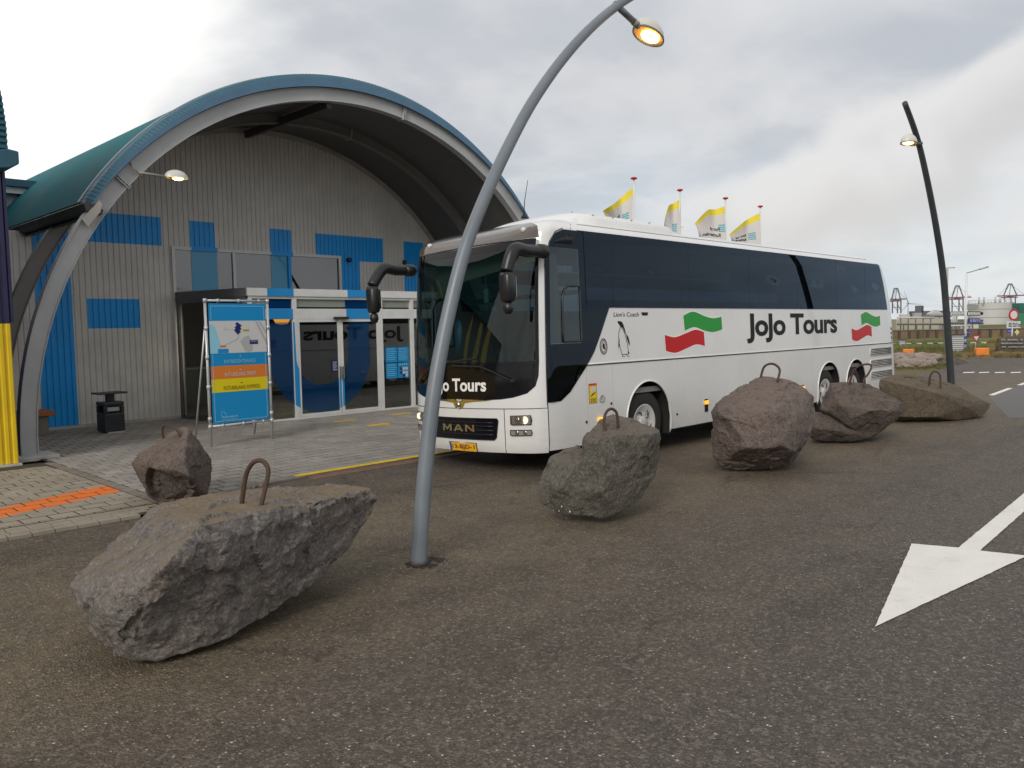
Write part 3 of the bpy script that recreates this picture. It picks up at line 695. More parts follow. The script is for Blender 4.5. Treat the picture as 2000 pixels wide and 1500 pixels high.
# eave gutters
for sgn in (-1, 1):
    a = R(A1 if sgn < 0 else A0); ex, ez = RC[0]+6.95*math.cos(a), RC[1]+6.95*math.sin(a)
    mb = MB(); s_ = sgn
    pr = [(ex+s_*.005, ez+.02), (ex+s_*.05, ez-.03), (ex+s_*.02, ez-.15), (ex-s_*.24, ez-.20), (ex-s_*.27, ez-.12), (ex-s_*.10, ez+.0)]
    mb.prism([(p[0], 15.10, p[1]) for p in pr], (0, 11.9, 0)); hp(mb).build('eave_gutter', M['ceil_rib'], hall)
# ceiling purlins
for aa in (97,):
    a = R(aa); c = Vector((CX+6.55*math.cos(a), 0, CZ+.25+6.55*math.sin(a))); mb = MB()
    rv = Vector((math.cos(a), 0, math.sin(a))); tv = Vector((-math.sin(a), 0, math.cos(a)))
    q = [c+rv*.10+tv*.06, c+rv*.10-tv*.06, c-rv*.07-tv*.06, c-rv*.07+tv*.06]
    if aa != 97: q = [p+rv*.12 for p in q]
    mb.prism([(p.x, 15.32, p.z) for p in q], (0, 3.7, 0)); hp(mb).build('purlin', M['ceil_rib'], hall)
# upper window strip
mb = MB(); y0, y1 = WY-.07, WY+.05
mb.box(8.06, 12.76, y0, y1, 4.04, 4.115); mb.box(8.06, 8.13, y0, y1, 2.88, 4.04); mb.box(12.68, 12.76, y0, y1, 2.88, 4.04); mb.box(8.13, 12.68, y0, y1, 2.88, 2.95)
mb.box(9.58, 9.655, y0+.01, y1, 2.95, 4.04); mb.box(11.12, 11.20, y0+.01, y1, 2.95, 4.04)
wf = hp(mb).build('window_frame', M['white_frame'], hall)
for xa, xb, za, zb2 in ((8.54, 9.19, 4.03, 4.13), (10.64, 11.27, 4.03, 4.13)):
    hp(MB().box(xa, xb, y0-.004, y0+.02, za, zb2)).build('painted_letter_band', M['cladblue'], hall)
hp(MB().box(11.115, 11.205, y0-.004, y0+.03, 2.95, 4.03)).build('painted_letter_band', M['cladblue'], hall)
for xa, xb in ((8.13, 9.58), (9.655, 11.12), (11.20, 12.68)):
    hp(MB().box(xa, xb, WY-.02, WY-.012, 2.95, 4.04)).build('window_pane', M['glass_up'], hall)
for xa, xb in ((8.54, 9.19), (10.64, 11.12)):
    hp(MB().box(xa, xb, WY-.028, WY-.0225, 2.95, 4.04)).build('window_foil', M['foil_teal'], hall)
hp(MB().lathe([(0, -.10), (.06, -.10), (.07, -.05), (.07, 0)], (13.02, WY-.03, 4.02), 'Y', 16)).build('alarm_beacon', M['signnavy'], hall)
hp(MB().box(14.93, 15.0, WY-.12, WY-.03, 3.98, 4.10)).build('alarm_box', M['ink2'], hall)

# entrance porch (glass vestibule)
porch = empty('glass_porch', (10.5, 16.5, 0), 'white framed glass entrance porch with sliding doors and blue letter foil', 'entrance')
PO = Vector(porch.location)
def pp(mb): mb.v = [tuple(Vector(v)-PO) for v in mb.v]; return mb
FY = 16.5; A_ = Vector((8.15, 19.08, 0)); B_ = Vector((8.56, 16.5, 0)); C_ = Vector((13.9, 16.5, 0)); D_ = Vector((13.9, 19.08, 0))
sdir = (A_-B_).normalized(); snor = Vector((sdir.y, -sdir.x, 0)); snor = snor if snor.x < 0 else -snor
roofp = [A_+snor*.03, B_+snor*.03+Vector((0, -.04, 0)), C_+Vector((.04, -.04, 0)), D_+Vector((.04, 0, 0))]
pp(MB().prism([(p.x, p.y, 2.87) for p in roofp], (0, 0, .12))).build('porch_roof', M['dark_fascia'], porch)
pp(MB().box(8.54, 13.95, FY-.075, FY-.042, 2.86, 3.03)).build('front_fascia', M['white_frame'], porch)
mb = MB(); a, b = A_+snor*.032, B_+snor*.032+Vector((0, -.04, 0)); pp(mb.prism([(a.x, a.y, 2.84), (b.x, b.y, 2.84), (b.x, b.y, 3.03), (a.x, a.y, 3.03)], snor*.03)).build('side_fascia', M['dark_fascia'], porch)
mb = MB(); y0, y1 = FY-.04, FY+.05
mb.box(8.57, 13.9, y0, y1, 2.34, 2.58); mb.box(8.57, 13.9, y0, y1, 2.80, 2.86); mb.box(8.57, 13.9, y0, y1, 0, .07)
for xa, xb in ((8.57, 8.66), (9.65, 9.76), (12.05, 12.17), (13.06, 13.16), (13.8, 13.9)): mb.box(xa, xb, y0-.003, y1, .003, 2.858)
pp(mb).build('front_frame', M['white_frame'], porch)
# sliding leaves
for i, (xa, xb) in enumerate(((9.765, 10.905), (10.935, 12.045))):
    mb = MB(); w = .055
    mb.box(xa, xb, FY-.035, FY+.005, .075, .14); mb.box(xa, xb, FY-.035, FY+.005, 2.27, 2.337); mb.box(xa, xa+w, FY-.036, FY+.005, .14, 2.27); mb.box(xb-w, xb, FY-.036, FY+.005, .14, 2.27)
    dl = pp(mb).build('sliding_door', M['white_frame'], porch)
    mb = MB().box(xa+w, xb-w, FY-.018, FY-.012, .14, 2.27); pp(mb).build('glass', M['glass_door'], dl)
    mb = MB().box(xa+.01 if i else xb-.045, xa+.045 if i else xb-.01, FY-.075, FY-.04, .9, 1.2); pp(mb).build('handle', M['chrome'], dl)
for xa, xb, za, zb2 in ((8.66, 9.65, .07, 2.34), (12.17, 13.06, .07, 2.34), (13.16, 13.8, .07, 2.34)):
    pp(MB().box(xa, xb, FY+.005, FY+.011, za, zb2)).build('fixed_pane', M['glass_door'], porch)
for xa, xb in ((8.66, 9.65), (9.76, 12.05), (12.17, 13.06), (13.16, 13.8)):
    pp(MB().box(xa, xb, FY+.005, FY+.011, 2.58, 2.80)).build('transom_pane', M['glass_top'], porch)
    pp(MB().box(xa, xb, FY+.014, FY+.03, 2.62, 2.80)).build('roller_blind', M['blind'], porch)
# blue letter: paint on frame, foil on glass
for xa, xb, za, zb2, mt in ((9.02, 9.67, 2.855, 3.034, 'frame_blue'), (11.13, 11.79, 2.855, 3.034, 'frame_blue')):
    pp(MB().box(xa, xb, FY-.081, FY-.0755, za, zb2)).build('painted_letter_band', M[mt], porch)
for xa, xb in ((9.05, 9.655), (11.1, 11.77)):
    pp(MB().box(xa, xb, FY-.049, FY-.0435, 2.343, 2.578)).build('painted_letter_band', M['frame_blue'], porch)
    pp(MB().box(xa, xb, FY-.002, FY+.003, 2.58, 2.80)).build('letter_foil', M['foil'], porch)
def ringz(x, r): d = abs(x-10.42); return 1.5-math.sqrt(max(0, r*r-d*d)) if d < r else None
def foil(name, xa, xb, y, mat, par, n=22, lim=(0.14, 2.27)):
    mb = MB()
    for i in range(n):
        x0 = xa+(xb-xa)*i/n; x1 = xa+(xb-xa)*(i+1)/n; q = []
        for x in (x0, x1):
            zo = ringz(x, 1.37); zi = ringz(x, 0.72)
            if zo is None: q.append(None); continue
            q.append((max(zo, lim[0]), lim[1] if zi is None else max(zi, lim[0])))
        if None in q: continue
        if (q[0][1]-q[0][0]) < .01 and (q[1][1]-q[1][0]) < .01: continue
        mb.quad((x0, y, q[0][0]), (x1, y, q[1][0]), (x1, y, q[1][1]), (x0, y, q[0][1]))
    if mb.f: pp(mb).build(name, mat, par)
foil('letter_foil', 9.82, 10.85, FY-.021, M['foil'], porch); foil('letter_foil', 10.99, 11.99, FY-.021, M['foil'], porch); foil('letter_foil', 9.05, 9.65, FY+.001, M['foil'], porch)
foil('painted_letter_band', 9.648, 9.768, FY-.0445, M['frame_blue'], porch, 6); foil('painted_letter_band', 10.85, 10.905, FY-.0375, M['frame_blue'], porch, 4); foil('painted_letter_band', 10.935, 10.99, FY-.0375, M['frame_blue'], porch, 4)
pp(MB().box(10.72, 11.12, FY-.13, FY-.05, 2.33, 2.39)).build('door_sensor', M['black'], porch, bevel=.01)
# side glazing
mb = MB()
def sp_(t0, t1, z0, z1, off, th):
    a = B_+sdir*t0+snor*off; b = B_+sdir*t1+snor*off
    return [(a.x, a.y, z0), (b.x, b.y, z0), (b.x, b.y, z1), (a.x, a.y, z1)], snor*th
SL = (A_-B_).length
for t0, t1, z0, z1 in ((0, SL, 0, .07), (0, SL, 2.76, 2.84), (0.01, .09, .07, 2.76), (SL-.08, SL, .07, 2.76), (SL/2-.03, SL/2+.03, .07, 2.76)):
    q, th = sp_(t0, t1, z0, z1, 0, .05); mb.prism(q, th)
pp(mb).build('side_frame', M['dark_fascia'], porch)
for t0, t1 in ((.09, SL/2-.03), (SL/2+.03, SL-.08)):
    q, th = sp_(t0, t1, .07, 2.76, .02, .006); pp(MB().prism(q, th)).build('side_pane', M['glass_side'], porch)
pp(MB().box(8.66, 13.85, FY+.06, 19.05, .052, .06)).build('entrance_mat', M['inner_floor'], porch)
pp(MB().box(13.86, 13.94, FY+.06, 19.05, .0, 2.86)).build('end_wall', M['inner_dark'], porch)
# notices on the panes
lab = ['blue notice on the porch glass, upper left of four', 'blue notice on the porch glass, upper right of four', 'blue notice on the porch glass, lower left of four', 'blue notice with small icons on the porch glass, lower right of four']
for i, (xa, za) in enumerate(((12.26, 1.225), (12.64, 1.225), (12.26, .82), (12.64, .82))):
    mb = MB().box(xa, xa+.355, FY-.006, FY-.001, za, za+.385)
    y = FY-.008
    if i < 3:
        text_on(mb, 'ooooo ooo', (xa+.04, y, za+.32), (.24, 0, 0), (0, 0, .035), .01, 1)
        for k in range(5): mb.box(xa+.03, xa+.32-.03*(k % 3), y, y+.002, za+.27-k*.05, za+.28-k*.05, 1)
    else:
        for k in range(4): mb.lathe([(0, 0), (.022, 0), (.022, .003)], (xa+.06+k*.075, y, za+.34), 'Y', 10, 1)
        for q, (u, w) in enumerate(((.06, .2), (.15, .2), (.24, .2), (.06, .1), (.15, .1), (.24, .1), (.15, .02), (.24, .02))): mb.box(xa+u, xa+u+.07, y, y+.002, za+w, za+w+.07, 2 if q % 3 else 3)
    o = mb.build('notice', [M['signblue'], M['signlight'], M['signwhite'], M['signnavy']]); tag(o, lab[i], 'notice', 'blue notices on the porch glass')
mb = MB().box(10.66, 10.82, FY-.03, FY-.025, 1.08, 1.36)
for k in range(5): mb.box(10.68, 10.80-.02*(k % 2), FY-.032, FY-.0305, 1.12+k*.045, 1.135+k*.045, 1)
tag(mb.build('door_sticker', [M['signnavy'], M['signwhite']]), 'small dark sticker with white lines on the sliding door', 'sticker')
# things seen inside
o = MB().lathe([(0.02, .0), (.16, .02), (.24, .16), (.24, .34), (.22, .36), (0.02, .36)], (11.9, 20.9, 2.25), 'Z', 20).build('pendant_lamp', M['warm_lamp']); tag(o, 'orange glowing pendant lamp inside behind the sliding doors', 'lamp')
dl_ = bpy.data.lights.new('porch_light', 'AREA'); dl_.energy = 45; dl_.size = 1.2; dl_.color = (1.0, .90, .76)
cl_ = empty('ceiling_light', (9.6, 17.7, 2.80), 'small lit ceiling light inside the glass porch', 'ceiling light')
MB().lathe([(0, 0), (.16, 0), (.17, .04)], (0, 0, 0), 'Z', 20).build('diffuser', M['porch_glow'], cl_); lo_ = bpy.data.objects.new('porch_light', dl_); COL.objects.link(lo_); lo_.parent = cl_; lo_.location = (0, 0, -.03)
ct = empty('reception_counter', (11.2, 22.4, .04), 'dark counter with a pale top deep inside the hall', 'counter')
MB().box(-1.8, 1.8, -.35, .35, 0, 1.0).build('counter_body', flat('counter_grey', (.12, .13, .14), .5), ct); MB().box(-1.85, 1.85, -.4, .4, 1.0, 1.05).build('counter_top', M['signgrey'], ct)
rk = [('brochure rack with pale sheets behind the side glass, nearer the wall', 18.35), ('brochure rack with red topped sheets behind the side glass, nearer the doors', 17.75)]
for i, (lb, yy) in enumerate(rk):
    r_ = empty('brochure_rack', (8.75, yy, .06), lb, 'rack', 'brochure racks inside the porch')
    MB().box(-.02, .02, -.26, .26, .75, 1.75).build('back_board', M['signgrey'], r_); MB().box(-.03, .03, -.02, .02, 0, .75).build('stand', M['galv'], r_)
    for a in range(3):
        for b in range(3):
            MB().box(-.05, -.022, -.23+b*.16, -.09+b*.16, .83+a*.3, 1.03+a*.3).build('brochure', M['signlight'] if (a+b+i) % 3 else (M['signred'] if 'signred' in M else M['signorange'] if i else M['signwhite']), r_)
o = MB().prism([(8.55, 17.5, .06), (8.6, 18.2, .06), (8.6, 18.2, 1.0), (8.57, 17.9, 1.0), (8.55, 17.6, .65)], (.35, 0, 0)).build('display_stand', M['signgrey']); tag(o, 'pale slanted display stand behind the side glass', 'stand')

# neighbouring hall on the left, yellow and navy
nb = empty('neighbouring_hall', (0, 14.5, 0), 'corrugated yellow and navy hall end with teal roof at the left edge', 'building')
NO = Vector(nb.location)
def npp(mb): mb.v = [tuple(Vector(v)-NO) for v in mb.v]; return mb
def corr(mb, x0, x1, y, z0, z1, p=.105, dpt=.022):
    n = int((x1-x0)/p); p = (x1-x0)/n; P = []
    for i in range(n): P += [(x0+i*p, 0), (x0+i*p+.3*p, 0), (x0+i*p+.45*p, -dpt), (x0+i*p+.85*p, -dpt)]
    P.append((x0+n*p, 0))
    v = []
    for a, b in P: v += [(a, y+b, z0), (a, y+b, z1)]
    return mb.add(v, [(2*i, 2*i+2, 2*i+3, 2*i+1) for i in range(len(P)-1)])
npp(corr(MB(), -11.15, 3.53, 14.5, .06, 2.27)).build('yellow_cladding', M['yellow'], nb)
npp(corr(MB(), -11.15, 3.53, 14.497, 2.275, 4.7)).build('navy_cladding', M['navy'], nb)
npp(MB().box(-11.2, 3.42, 14.53, 24, 0, 4.65)).build('hall_body', M['navy'], nb)
npp(MB().box(-11.2, 3.56, 14.42, 14.56, 0, .055)).build('plinth', M['concrete'], nb)
npp(MB().box(3.535, 3.575, 14.47, 14.52, 2.29, 4.62)).build('corner_trim', M['navy'], nb)
npp(MB().prism([(3.35, 14.3, 4.62), (3.62, 14.3, 4.66), (3.74, 14.3, 4.74), (3.74, 14.3, 4.93), (3.60, 14.3, 4.95), (3.35, 14.3, 4.9)], (0, 9.8, 0))).build('eave_gutter', M['teal_dark'], nb, bevel=.02)
pr = [(3.60, 4.93), (3.60, 5.3), (3.56, 5.76), (3.42, 6.3), (3.15, 6.9), (2.75, 7.4), (2.2, 7.85), (1.4, 8.3), (.3, 8.7), (-1.2, 8.95), (-3, 9.0)]
mb = MB().prism([(a, 14.35, b) for a, b in pr]+[(-3, 14.35, 4.7), (3.4, 14.35, 4.7)], (0, 9.7, 0)); npp(mb).build('curved_roof', M['teal'], nb)
for k in range(26):   # ribs on verge
    pass
mb = MB(); L_ = 0
for i in range(len(pr)-1):
    a, b = Vector((pr[i][0], 0, pr[i][1])), Vector((pr[i+1][0], 0, pr[i+1][1])); n = max(1, int((b-a).length/.09))
    for k in range(n):
        c = a+(b-a)*(k+.5)/n; u = (b-a).normalized(); w = Vector((-u.z, 0, u.x)); w = w if w.x < 0 or w.z < 0 else -w
        q = [c-u*.022, c+u*.022, c+u*.022+w*.22, c-u*.022+w*.22]; mb.prism([(p.x, 14.32, p.z) for p in q], (0, .04, 0))
o = npp(mb).build('verge_ribs', M['teal_dark'], nb)
for nm, q in (('yellow_graphic', [(.15, 2.29), (.85, 2.29), (1.0, 2.9), (.95, 3.6), (.6, 4.3), (.35, 4.68), (.30, 3.9), (.40, 3.2), (.30, 2.7)]), ('yellow_graphic', [(-1.9, 2.29), (-.5, 2.29), (-.85, 2.9), (-1.2, 3.7), (-1.3, 4.68), (-2.1, 4.68), (-2.2, 3.6)]), ('yellow_graphic', [(-5.0, 2.29), (-3.4, 2.29), (-3.1, 3.3), (-3.6, 4.68), (-4.8, 4.68)])):
    npp(MB().prism([(a, 14.455, b) for a, b in q], (0, .012, 0))).build(nm, M['yellow'], nb)
npp(MB().lathe([(0, 14.450), (.62, 14.450), (.62, 14.462)], (2.35, 0, 3.3), 'Y', 32)).build('blue_disc_graphic', M['cladblue'], nb)
# side wing behind
wg = empty('side_wing', (0, 22, 0), 'pale corrugated wing wall with dark blue roof edge behind the barrel roof', 'building')
WO = Vector(wg.location)
def wpp(mb): mb.v = [tuple(Vector(v)-WO) for v in mb.v]; return mb
M['cladpale'] = paint('pale_blue_grey_cladding', (0.40, 0.44, 0.46), 0.5, .05)
wpp(corr(MB(), 3.2, 6.3, 22.0, 0, 5.45, .12)).build('corrugated_wall', M['cladpale'], wg)
wpp(MB().box(3.2, 5.95, 21.8, 22.0, 5.42, 5.57)).build('gutter', M['white_frame'], wg)
wpp(MB().box(3.2, 6.25, 21.7, 24, 5.575, 5.74)).build('roof_edge', M['teal_dark'], wg)

# lamp on the arch
al = empty('arch_lamp', (6.0, 15.1, 4.98), 'small lit dome lamp on a bracket fixed to the front arch', 'lamp')
MB().tube([(-.28, .05, .16), (-.24, .02, .10), (-.08, 0, -.08)], .02, 6).build('clamp_bar', M['lamp_grey'], al)
MB().tube([(-.16, 0, 0), (.34, 0, -.015)], .022, 8).build('bracket', M['lamp_grey'], al)
def dome(mb, c, rx, ry, h, seg=20, rings=6, mi=0):
    v = []; f = []
    for i in range(rings+1):
        a = math.pi/2*i/rings
        for k in range(seg):
            b = 2*math.pi*k/seg; v.append((c[0]+rx*math.cos(a)*math.cos(b), c[1]+ry*math.cos(a)*math.sin(b), c[2]+h*math.sin(a)))
    for i in range(rings):
        for k in range(seg): f.append((i*seg+k, i*seg+(k+1) % seg, (i+1)*seg+(k+1) % seg, (i+1)*seg+k))
    mb.add(v, f, mi, True); return mb
dome(MB(), (.53, 0, -.02), .22, .15, .15).build('lamp_shade', M['lamp_white'], al)
MB().lathe([(0, -.045), (.07, -.04), (.10, -.018)], (.56, 0, -.012), 'Z', 16).build('bulb', M['lamp_glow'], al)
MB().lathe([(.10, -.02), (.145, -.02)], (.54, 0, 0), 'Z', 20).build('shade_rim', M['lamp_grey'], al)

# ------------------------------------------------------------------ boulders with lifting loops
def rock_object(name, hulls, mat, seed, vox=0.022, amp=1.0, parent=None, dents=()):
    bm = bmesh.new()
    for pts in hulls:
        vs_ = [bm.verts.new(p) for p in pts]
        r_ = bmesh.ops.convex_hull(bm, input=vs_)
        bmesh.ops.delete(bm, geom=[e for e in r_['geom_interior'] if isinstance(e, bmesh.types.BMVert)], context='VERTS')
    me = bpy.data.meshes.new(name); bm.to_mesh(me); bm.free()
    o = bpy.data.objects.new(name, me); COL.objects.link(o)
    rm = o.modifiers.new('r', 'REMESH'); rm.mode = 'VOXEL'; rm.voxel_size = vox; rm.use_smooth_shade = False
    dg = bpy.context.evaluated_depsgraph_get(); dg.update()
    m2 = bpy.data.meshes.new_from_object(o.evaluated_get(dg)); o.modifiers.clear(); o.data = m2; bpy.data.meshes.remove(me)
    m2.name = name; bm = bmesh.new(); bm.from_mesh(m2)
    bm.normal_update()
    import numpy as np
    co = np.array([v.co[:] for v in bm.verts]); nr = np.array([v.normal[:] for v in bm.verts]); rg = np.random.RandomState(int(seed*17+3)); ext = float(np.linalg.norm(co.max(0)-co.min(0)))
    for q in range(80):          # flat conchoidal breaks, large then small
        i0 = rg.randint(len(co)); rad = ext*(rg.uniform(.08, .16) if q < 14 else rg.uniform(.025, .07)); nn = nr[i0]+rg.normal(0, .10, 3); nn /= np.linalg.norm(nn)
        dep = rad*rg.uniform(.03, .09)*amp; dd = co-co[i0]; h = dd@nn+dep; near_ = (np.linalg.norm(dd, axis=1) < rad) & (h > 0) & ((nr@nn) > .2)
        co[near_] -= np.outer(np.minimum(h[near_], dep*1.6), nn)
    for v, c in zip(bm.verts, co): v.co = c
    bmesh.ops.smooth_vert(bm, verts=bm.verts, factor=.12, use_axis_x=True, use_axis_y=True, use_axis_z=True)
    bm.normal_update(); off = Vector((seed*5.3, seed*2.9, -seed*7.7)); new = []
    for v in bm.verts:
        p = v.co+off; n = v.normal
        d = 0.013*noise.fractal(p*1.4, 1.0, 2.0, 2)
        cel = noise.voronoi(p*2.1)[0]; d += 0.012*((cel[1]-cel[0])-.3)
        lay = noise.noise(Vector((p.x*1.6, p.y*1.6, p.z*5.5))); d += 0.007*(1-abs(lay)*2.2)
        d += 0.016*(noise.turbulence(p*9.5, 4, True, amplitude_scale=.6, frequency_scale=2.1)-.5)
        ch = noise.noise(p*2.6+Vector((9, 9, 9)))
        if ch > .22: d -= min(.022, (ch-.22)*.9)          # spalled chips with a sharp step
        c3 = noise.noise(p*7.0+Vector((4, 2, 9)))
        if c3 > .22: d -= min(.007, (c3-.22)*.35)
        d += 0.004*noise.noise(p*24)+0.0025*noise.noise(p*55)
        for dc, dr, dv in dents:
            q = (v.co-dc).length/dr+.22*noise.noise(p*3.3)+.08*noise.noise(p*11)
            if q < 1: d2_ = min(1, (1-q)*6)*(.75+.25*(1-q)); new_off = dv*d2_; break
        else: new_off = Vector()
        new.append(v.co+n*d*amp+new_off)
    for v, c in zip(bm.verts, new):
        v.co = c
        if v.co.z < 0.0: v.co.z = 0.0 - 0.004
    bm.to_mesh(m2); bm.free()
    m2.materials.clear(); m2.materials.append(mat)
    m2.polygons.foreach_set('use_smooth', [True]*len(m2.polygons))
    try: m2.set_sharp_from_angle(angle=R(28))
    except Exception: pass
    if parent: o.parent = parent
    return o
def P(*q): return [at(a, b, d=c) for a, b, c in q]
def loop(par, pts, d, r=.014, ribs=False):
    """bent reinforcing bar; end depth may differ from start"""
    d0, d1 = d if isinstance(d, tuple) else (d, d); n = len(pts)-1
    C = [at(a, b, d=d0+(d1-d0)*i/n) for i, (a, b) in enumerate(pts)]
    C = [C[0]+(C[0]-C[1]).normalized()*.05]+C+[C[-1]+(C[-1]-C[-2]).normalized()*.05]
    S = []
    for i in range(len(C)-1):   # Catmull-Rom
        p0, p1, p2, p3 = C[max(i-1, 0)], C[i], C[i+1], C[min(i+2, len(C)-1)]
        for k in range(10 if ribs else 5):
            t = k/(10 if ribs else 5); S.append(.5*((2*p1)+(p2-p0)*t+(2*p0-5*p1+4*p2-p3)*t*t+(3*p1-p0-3*p2+p3)*t**3))
    S.append(C[-1])
    rr = [r*(1.0+.13*(i % 2)) for i in range(len(S))] if ribs else r
    o = MB().tube(S, rr, 10).build('lifting_loop', M['rust'], par); return o
RK = [
 dict(label='largest grey boulder in the foreground, flat sandy top and rusty ribbed loop',
      hulls=[P((131,1143,5.25),(282,999,5.85),(317,984,6.0),(537,940,6.6),(640,944,6.65),(390,1024,4.98),(471,1017,5.25),(555,1006,5.55),(688,960,6.15),(726,949,6.4),(740,974,6.45),
               (733,1006,6.45),(667,1097,6.2),(537,1202,5.66),(450,1246,5.34),(345,1283,5.08),(268,1293,5.02),(240,1286,5.05),(205,1269,5.08),(166,1234,5.15),(212,1206,4.74),(317,1108,4.66),
               (262,1270,4.82),(156,1195,5.2),(300,1150,6.3),(520,1060,6.9),(250,1120,6.1),(640,1010,7.0),(400,1180,6.3))],
      mat=rock_mat('rock_basalt_grey', (.215, .185, .160), (.150, .140, .133), (.225, .168, .105), 1), seed=1, vox=.016, amp=1.05,
      loop=([(474,970),(480,930),(491,907),(506,899),(519,906),(524,922),(518,954),(512,979)], (5.72, 5.56), .0155, True)),
 dict(label='reddish brown boulder at the corner of the pavement, dark hollow below',
      hulls=[P((352,832,9.75),(369,833,9.75),(396,861,9.8),(415,901,9.9),(413,940,9.8),(401,970,9.75),(352,975,9.66),(310,984,9.72),(288,971,9.7),(278,940,9.6),(264,922,9.6),(254,901,9.7),(264,884,9.7),(317,852,9.65),
               (359,887,9.25),(368,935,9.12),(345,919,9.12),(303,914,9.22),(380,975,9.62),(330,880,10.5),(390,930,10.5),(300,940,10.4),(370,860,10.4))],
      mat=rock_mat('rock_reddish', (.180, .132, .106), (.082, .070, .065), (.195, .142, .112), 2), seed=2, dents=[(318, 955, 9.45, .32, _fw*.14+Vector((0, 0, .02)))], vox=.016, amp=.8,
      loop=([(319,857),(317,841),(321,831),(333,831),(346,842),(352,858)], (9.62, 9.55), .0135, False)),
 dict(label='grey green boulder with a white veined foot, nearest the coach front',
      hulls=[P((1138,852,8.6),(1165,827,8.9),(1183,813,9.1),(1194,810,9.2),(1237,818,9.3),(1260,827,9.2),(1280,831,9.1),(1293,840,8.95),(1294,866,8.9),(1284,897,8.8),(1282,922,8.75),(1262,958,8.65),(1253,974,8.6),
               (1210,1002,8.45),(1183,1016,8.42),(1163,1012,8.42),(1160,856,8.35),(1183,859,8.25),(1201,851,8.25),(1269,850,8.45),(1280,845,8.7),(1180,960,8.2),(1240,930,8.4),(1150,900,8.35),(1120,960,8.35),(1240,900,9.6),(1180,900,9.5),(1225,960,9.3)),
             P((1045,936,8.55),(1068,893,8.75),(1107,877,8.85),(1125,868,8.9),(1160,880,8.7),(1130,905,8.35),(1050,965,8.55),(1062,990,8.5),(1084,1003,8.48),(1120,1007,8.45),(1160,1010,8.42),(1170,960,8.4),(1095,950,8.3),(1150,950,9.2),(1100,930,9.2))],
      mat=rock_mat('rock_greenish', (.135, .120, .097), (.095, .088, .074), (.175, .140, .112), 3), seed=3, vox=.018, amp=.9,
      loop=([(1181,841),(1180,819),(1185,804),(1194,798.5),(1203,804),(1206,816),(1207,832)], (8.55, 8.65), .0155, False)),
 dict(label='big rounded mauve brown boulder before the middle of the coach',
      hulls=[P((1388,806,11.3),(1391,797,11.3),(1408,778,11.4),(1436,757,11.6),(1465,742,11.8),(1485,735,11.9),(1505,735,11.9),(1531,740,11.9),(1554,746,11.8),(1572,757,11.7),(1589,774,11.6),(1592,800,11.5),(1592,832,11.4),
               (1583,843,11.3),(1574,872,11.3),(1562,895,11.3),(1543,911,11.3),(1508,918,11.25),(1477,918,11.25),(1431,918,11.3),(1404,909,11.3),(1391,893,11.3),(1388,853,11.3),
               (1400,806,10.95),(1420,824,10.8),(1449,848,10.7),(1452,873,10.7),(1499,876,10.65),(1523,868,10.65),(1551,880,10.8),(1513,803,10.7),(1551,823,10.8),(1560,846,10.85),(1480,770,11.1),(1540,780,11.1),
               (1450,860,12.5),(1540,860,12.5),(1420,820,12.4),(1570,830,12.3),(1500,780,12.6))],
      mat=rock_mat('rock_mauve', (.165, .125, .105), (.110, .090, .083), (.195, .148, .122), 4), seed=4, vox=.019, amp=.9,
      loop=([(1486,737),(1491,719),(1500,711.5),(1511,711),(1520,717),(1523,725),(1520,739)], (11.85, 11.7), .017, False)),
 dict(label='brown boulder with a low ledge, right of the rounded boulder',
      hulls=[P((1620,748,14.1),(1648,746,14.3),(1680,747,14.4),(1700,751,14.3),(1730,767,14.1),(1765,788,13.9),(1763,806,13.8),(1752,820,13.8),(1726,838,13.7),(1700,850,13.7),(1660,834,13.5),(1630,812,13.6),(1600,801,13.8),(1610,781,13.9),
               (1668,820,13.4),(1708,803,13.35),(1736,798,13.5),(1640,790,13.5),(1720,800,15.0),(1640,790,14.9)),
             P((1588,803,13.9),(1626,808,13.8),(1662,838,13.6),(1580,856,13.85),(1594,864,13.8),(1660,863,13.7),(1700,857,13.7),(1716,848,13.7),(1590,836,13.65),(1640,842,13.5),(1740,826,13.9),(1720,835,14.6),(1600,830,14.8))],
      mat=rock_mat('rock_brown', (.118, .090, .072), (.062, .053, .048), (.155, .118, .094), 5), seed=5, vox=.022, amp=.75,
      loop=([(1660,748),(1664,732),(1672,719),(1684,713),(1697,711.5),(1702,717),(1696,730),(1688,740),(1687,751)], (14.15, 13.9), .017, False)),
 dict(label='long wedge shaped boulder with a tilted flat top at the far lamp post',
      hulls=[P((1717,740,16.4),(1746,731,17.2),(1775,730,17.6),(1804,734,17.7),(1858,748,17.7),(1900,769,17.5),(1936,787,17.2),(1930,804,17.0),(1916,814,16.8),(1872,821,16.55),(1842,822,16.45),(1760,822,16.4),(1722,800,16.4),(1717,754,16.3),
               (1780,755,16.25),(1840,771,16.3),(1888,794,16.45),(1908,798,16.7),(1830,815,16.2),(1760,815,16.2),(1740,800,17.8),(1860,800,17.9),(1800,812,17.9))],
      mat=rock_mat('rock_ochre', (.105, .080, .052), (.070, .056, .038), (.165, .126, .080), 6), seed=6, vox=.024, amp=.38,
      loop=([(1815,750),(1817,734),(1822,727),(1829,726),(1836,733),(1837,753)], (16.9, 16.75), .019, False)),
]
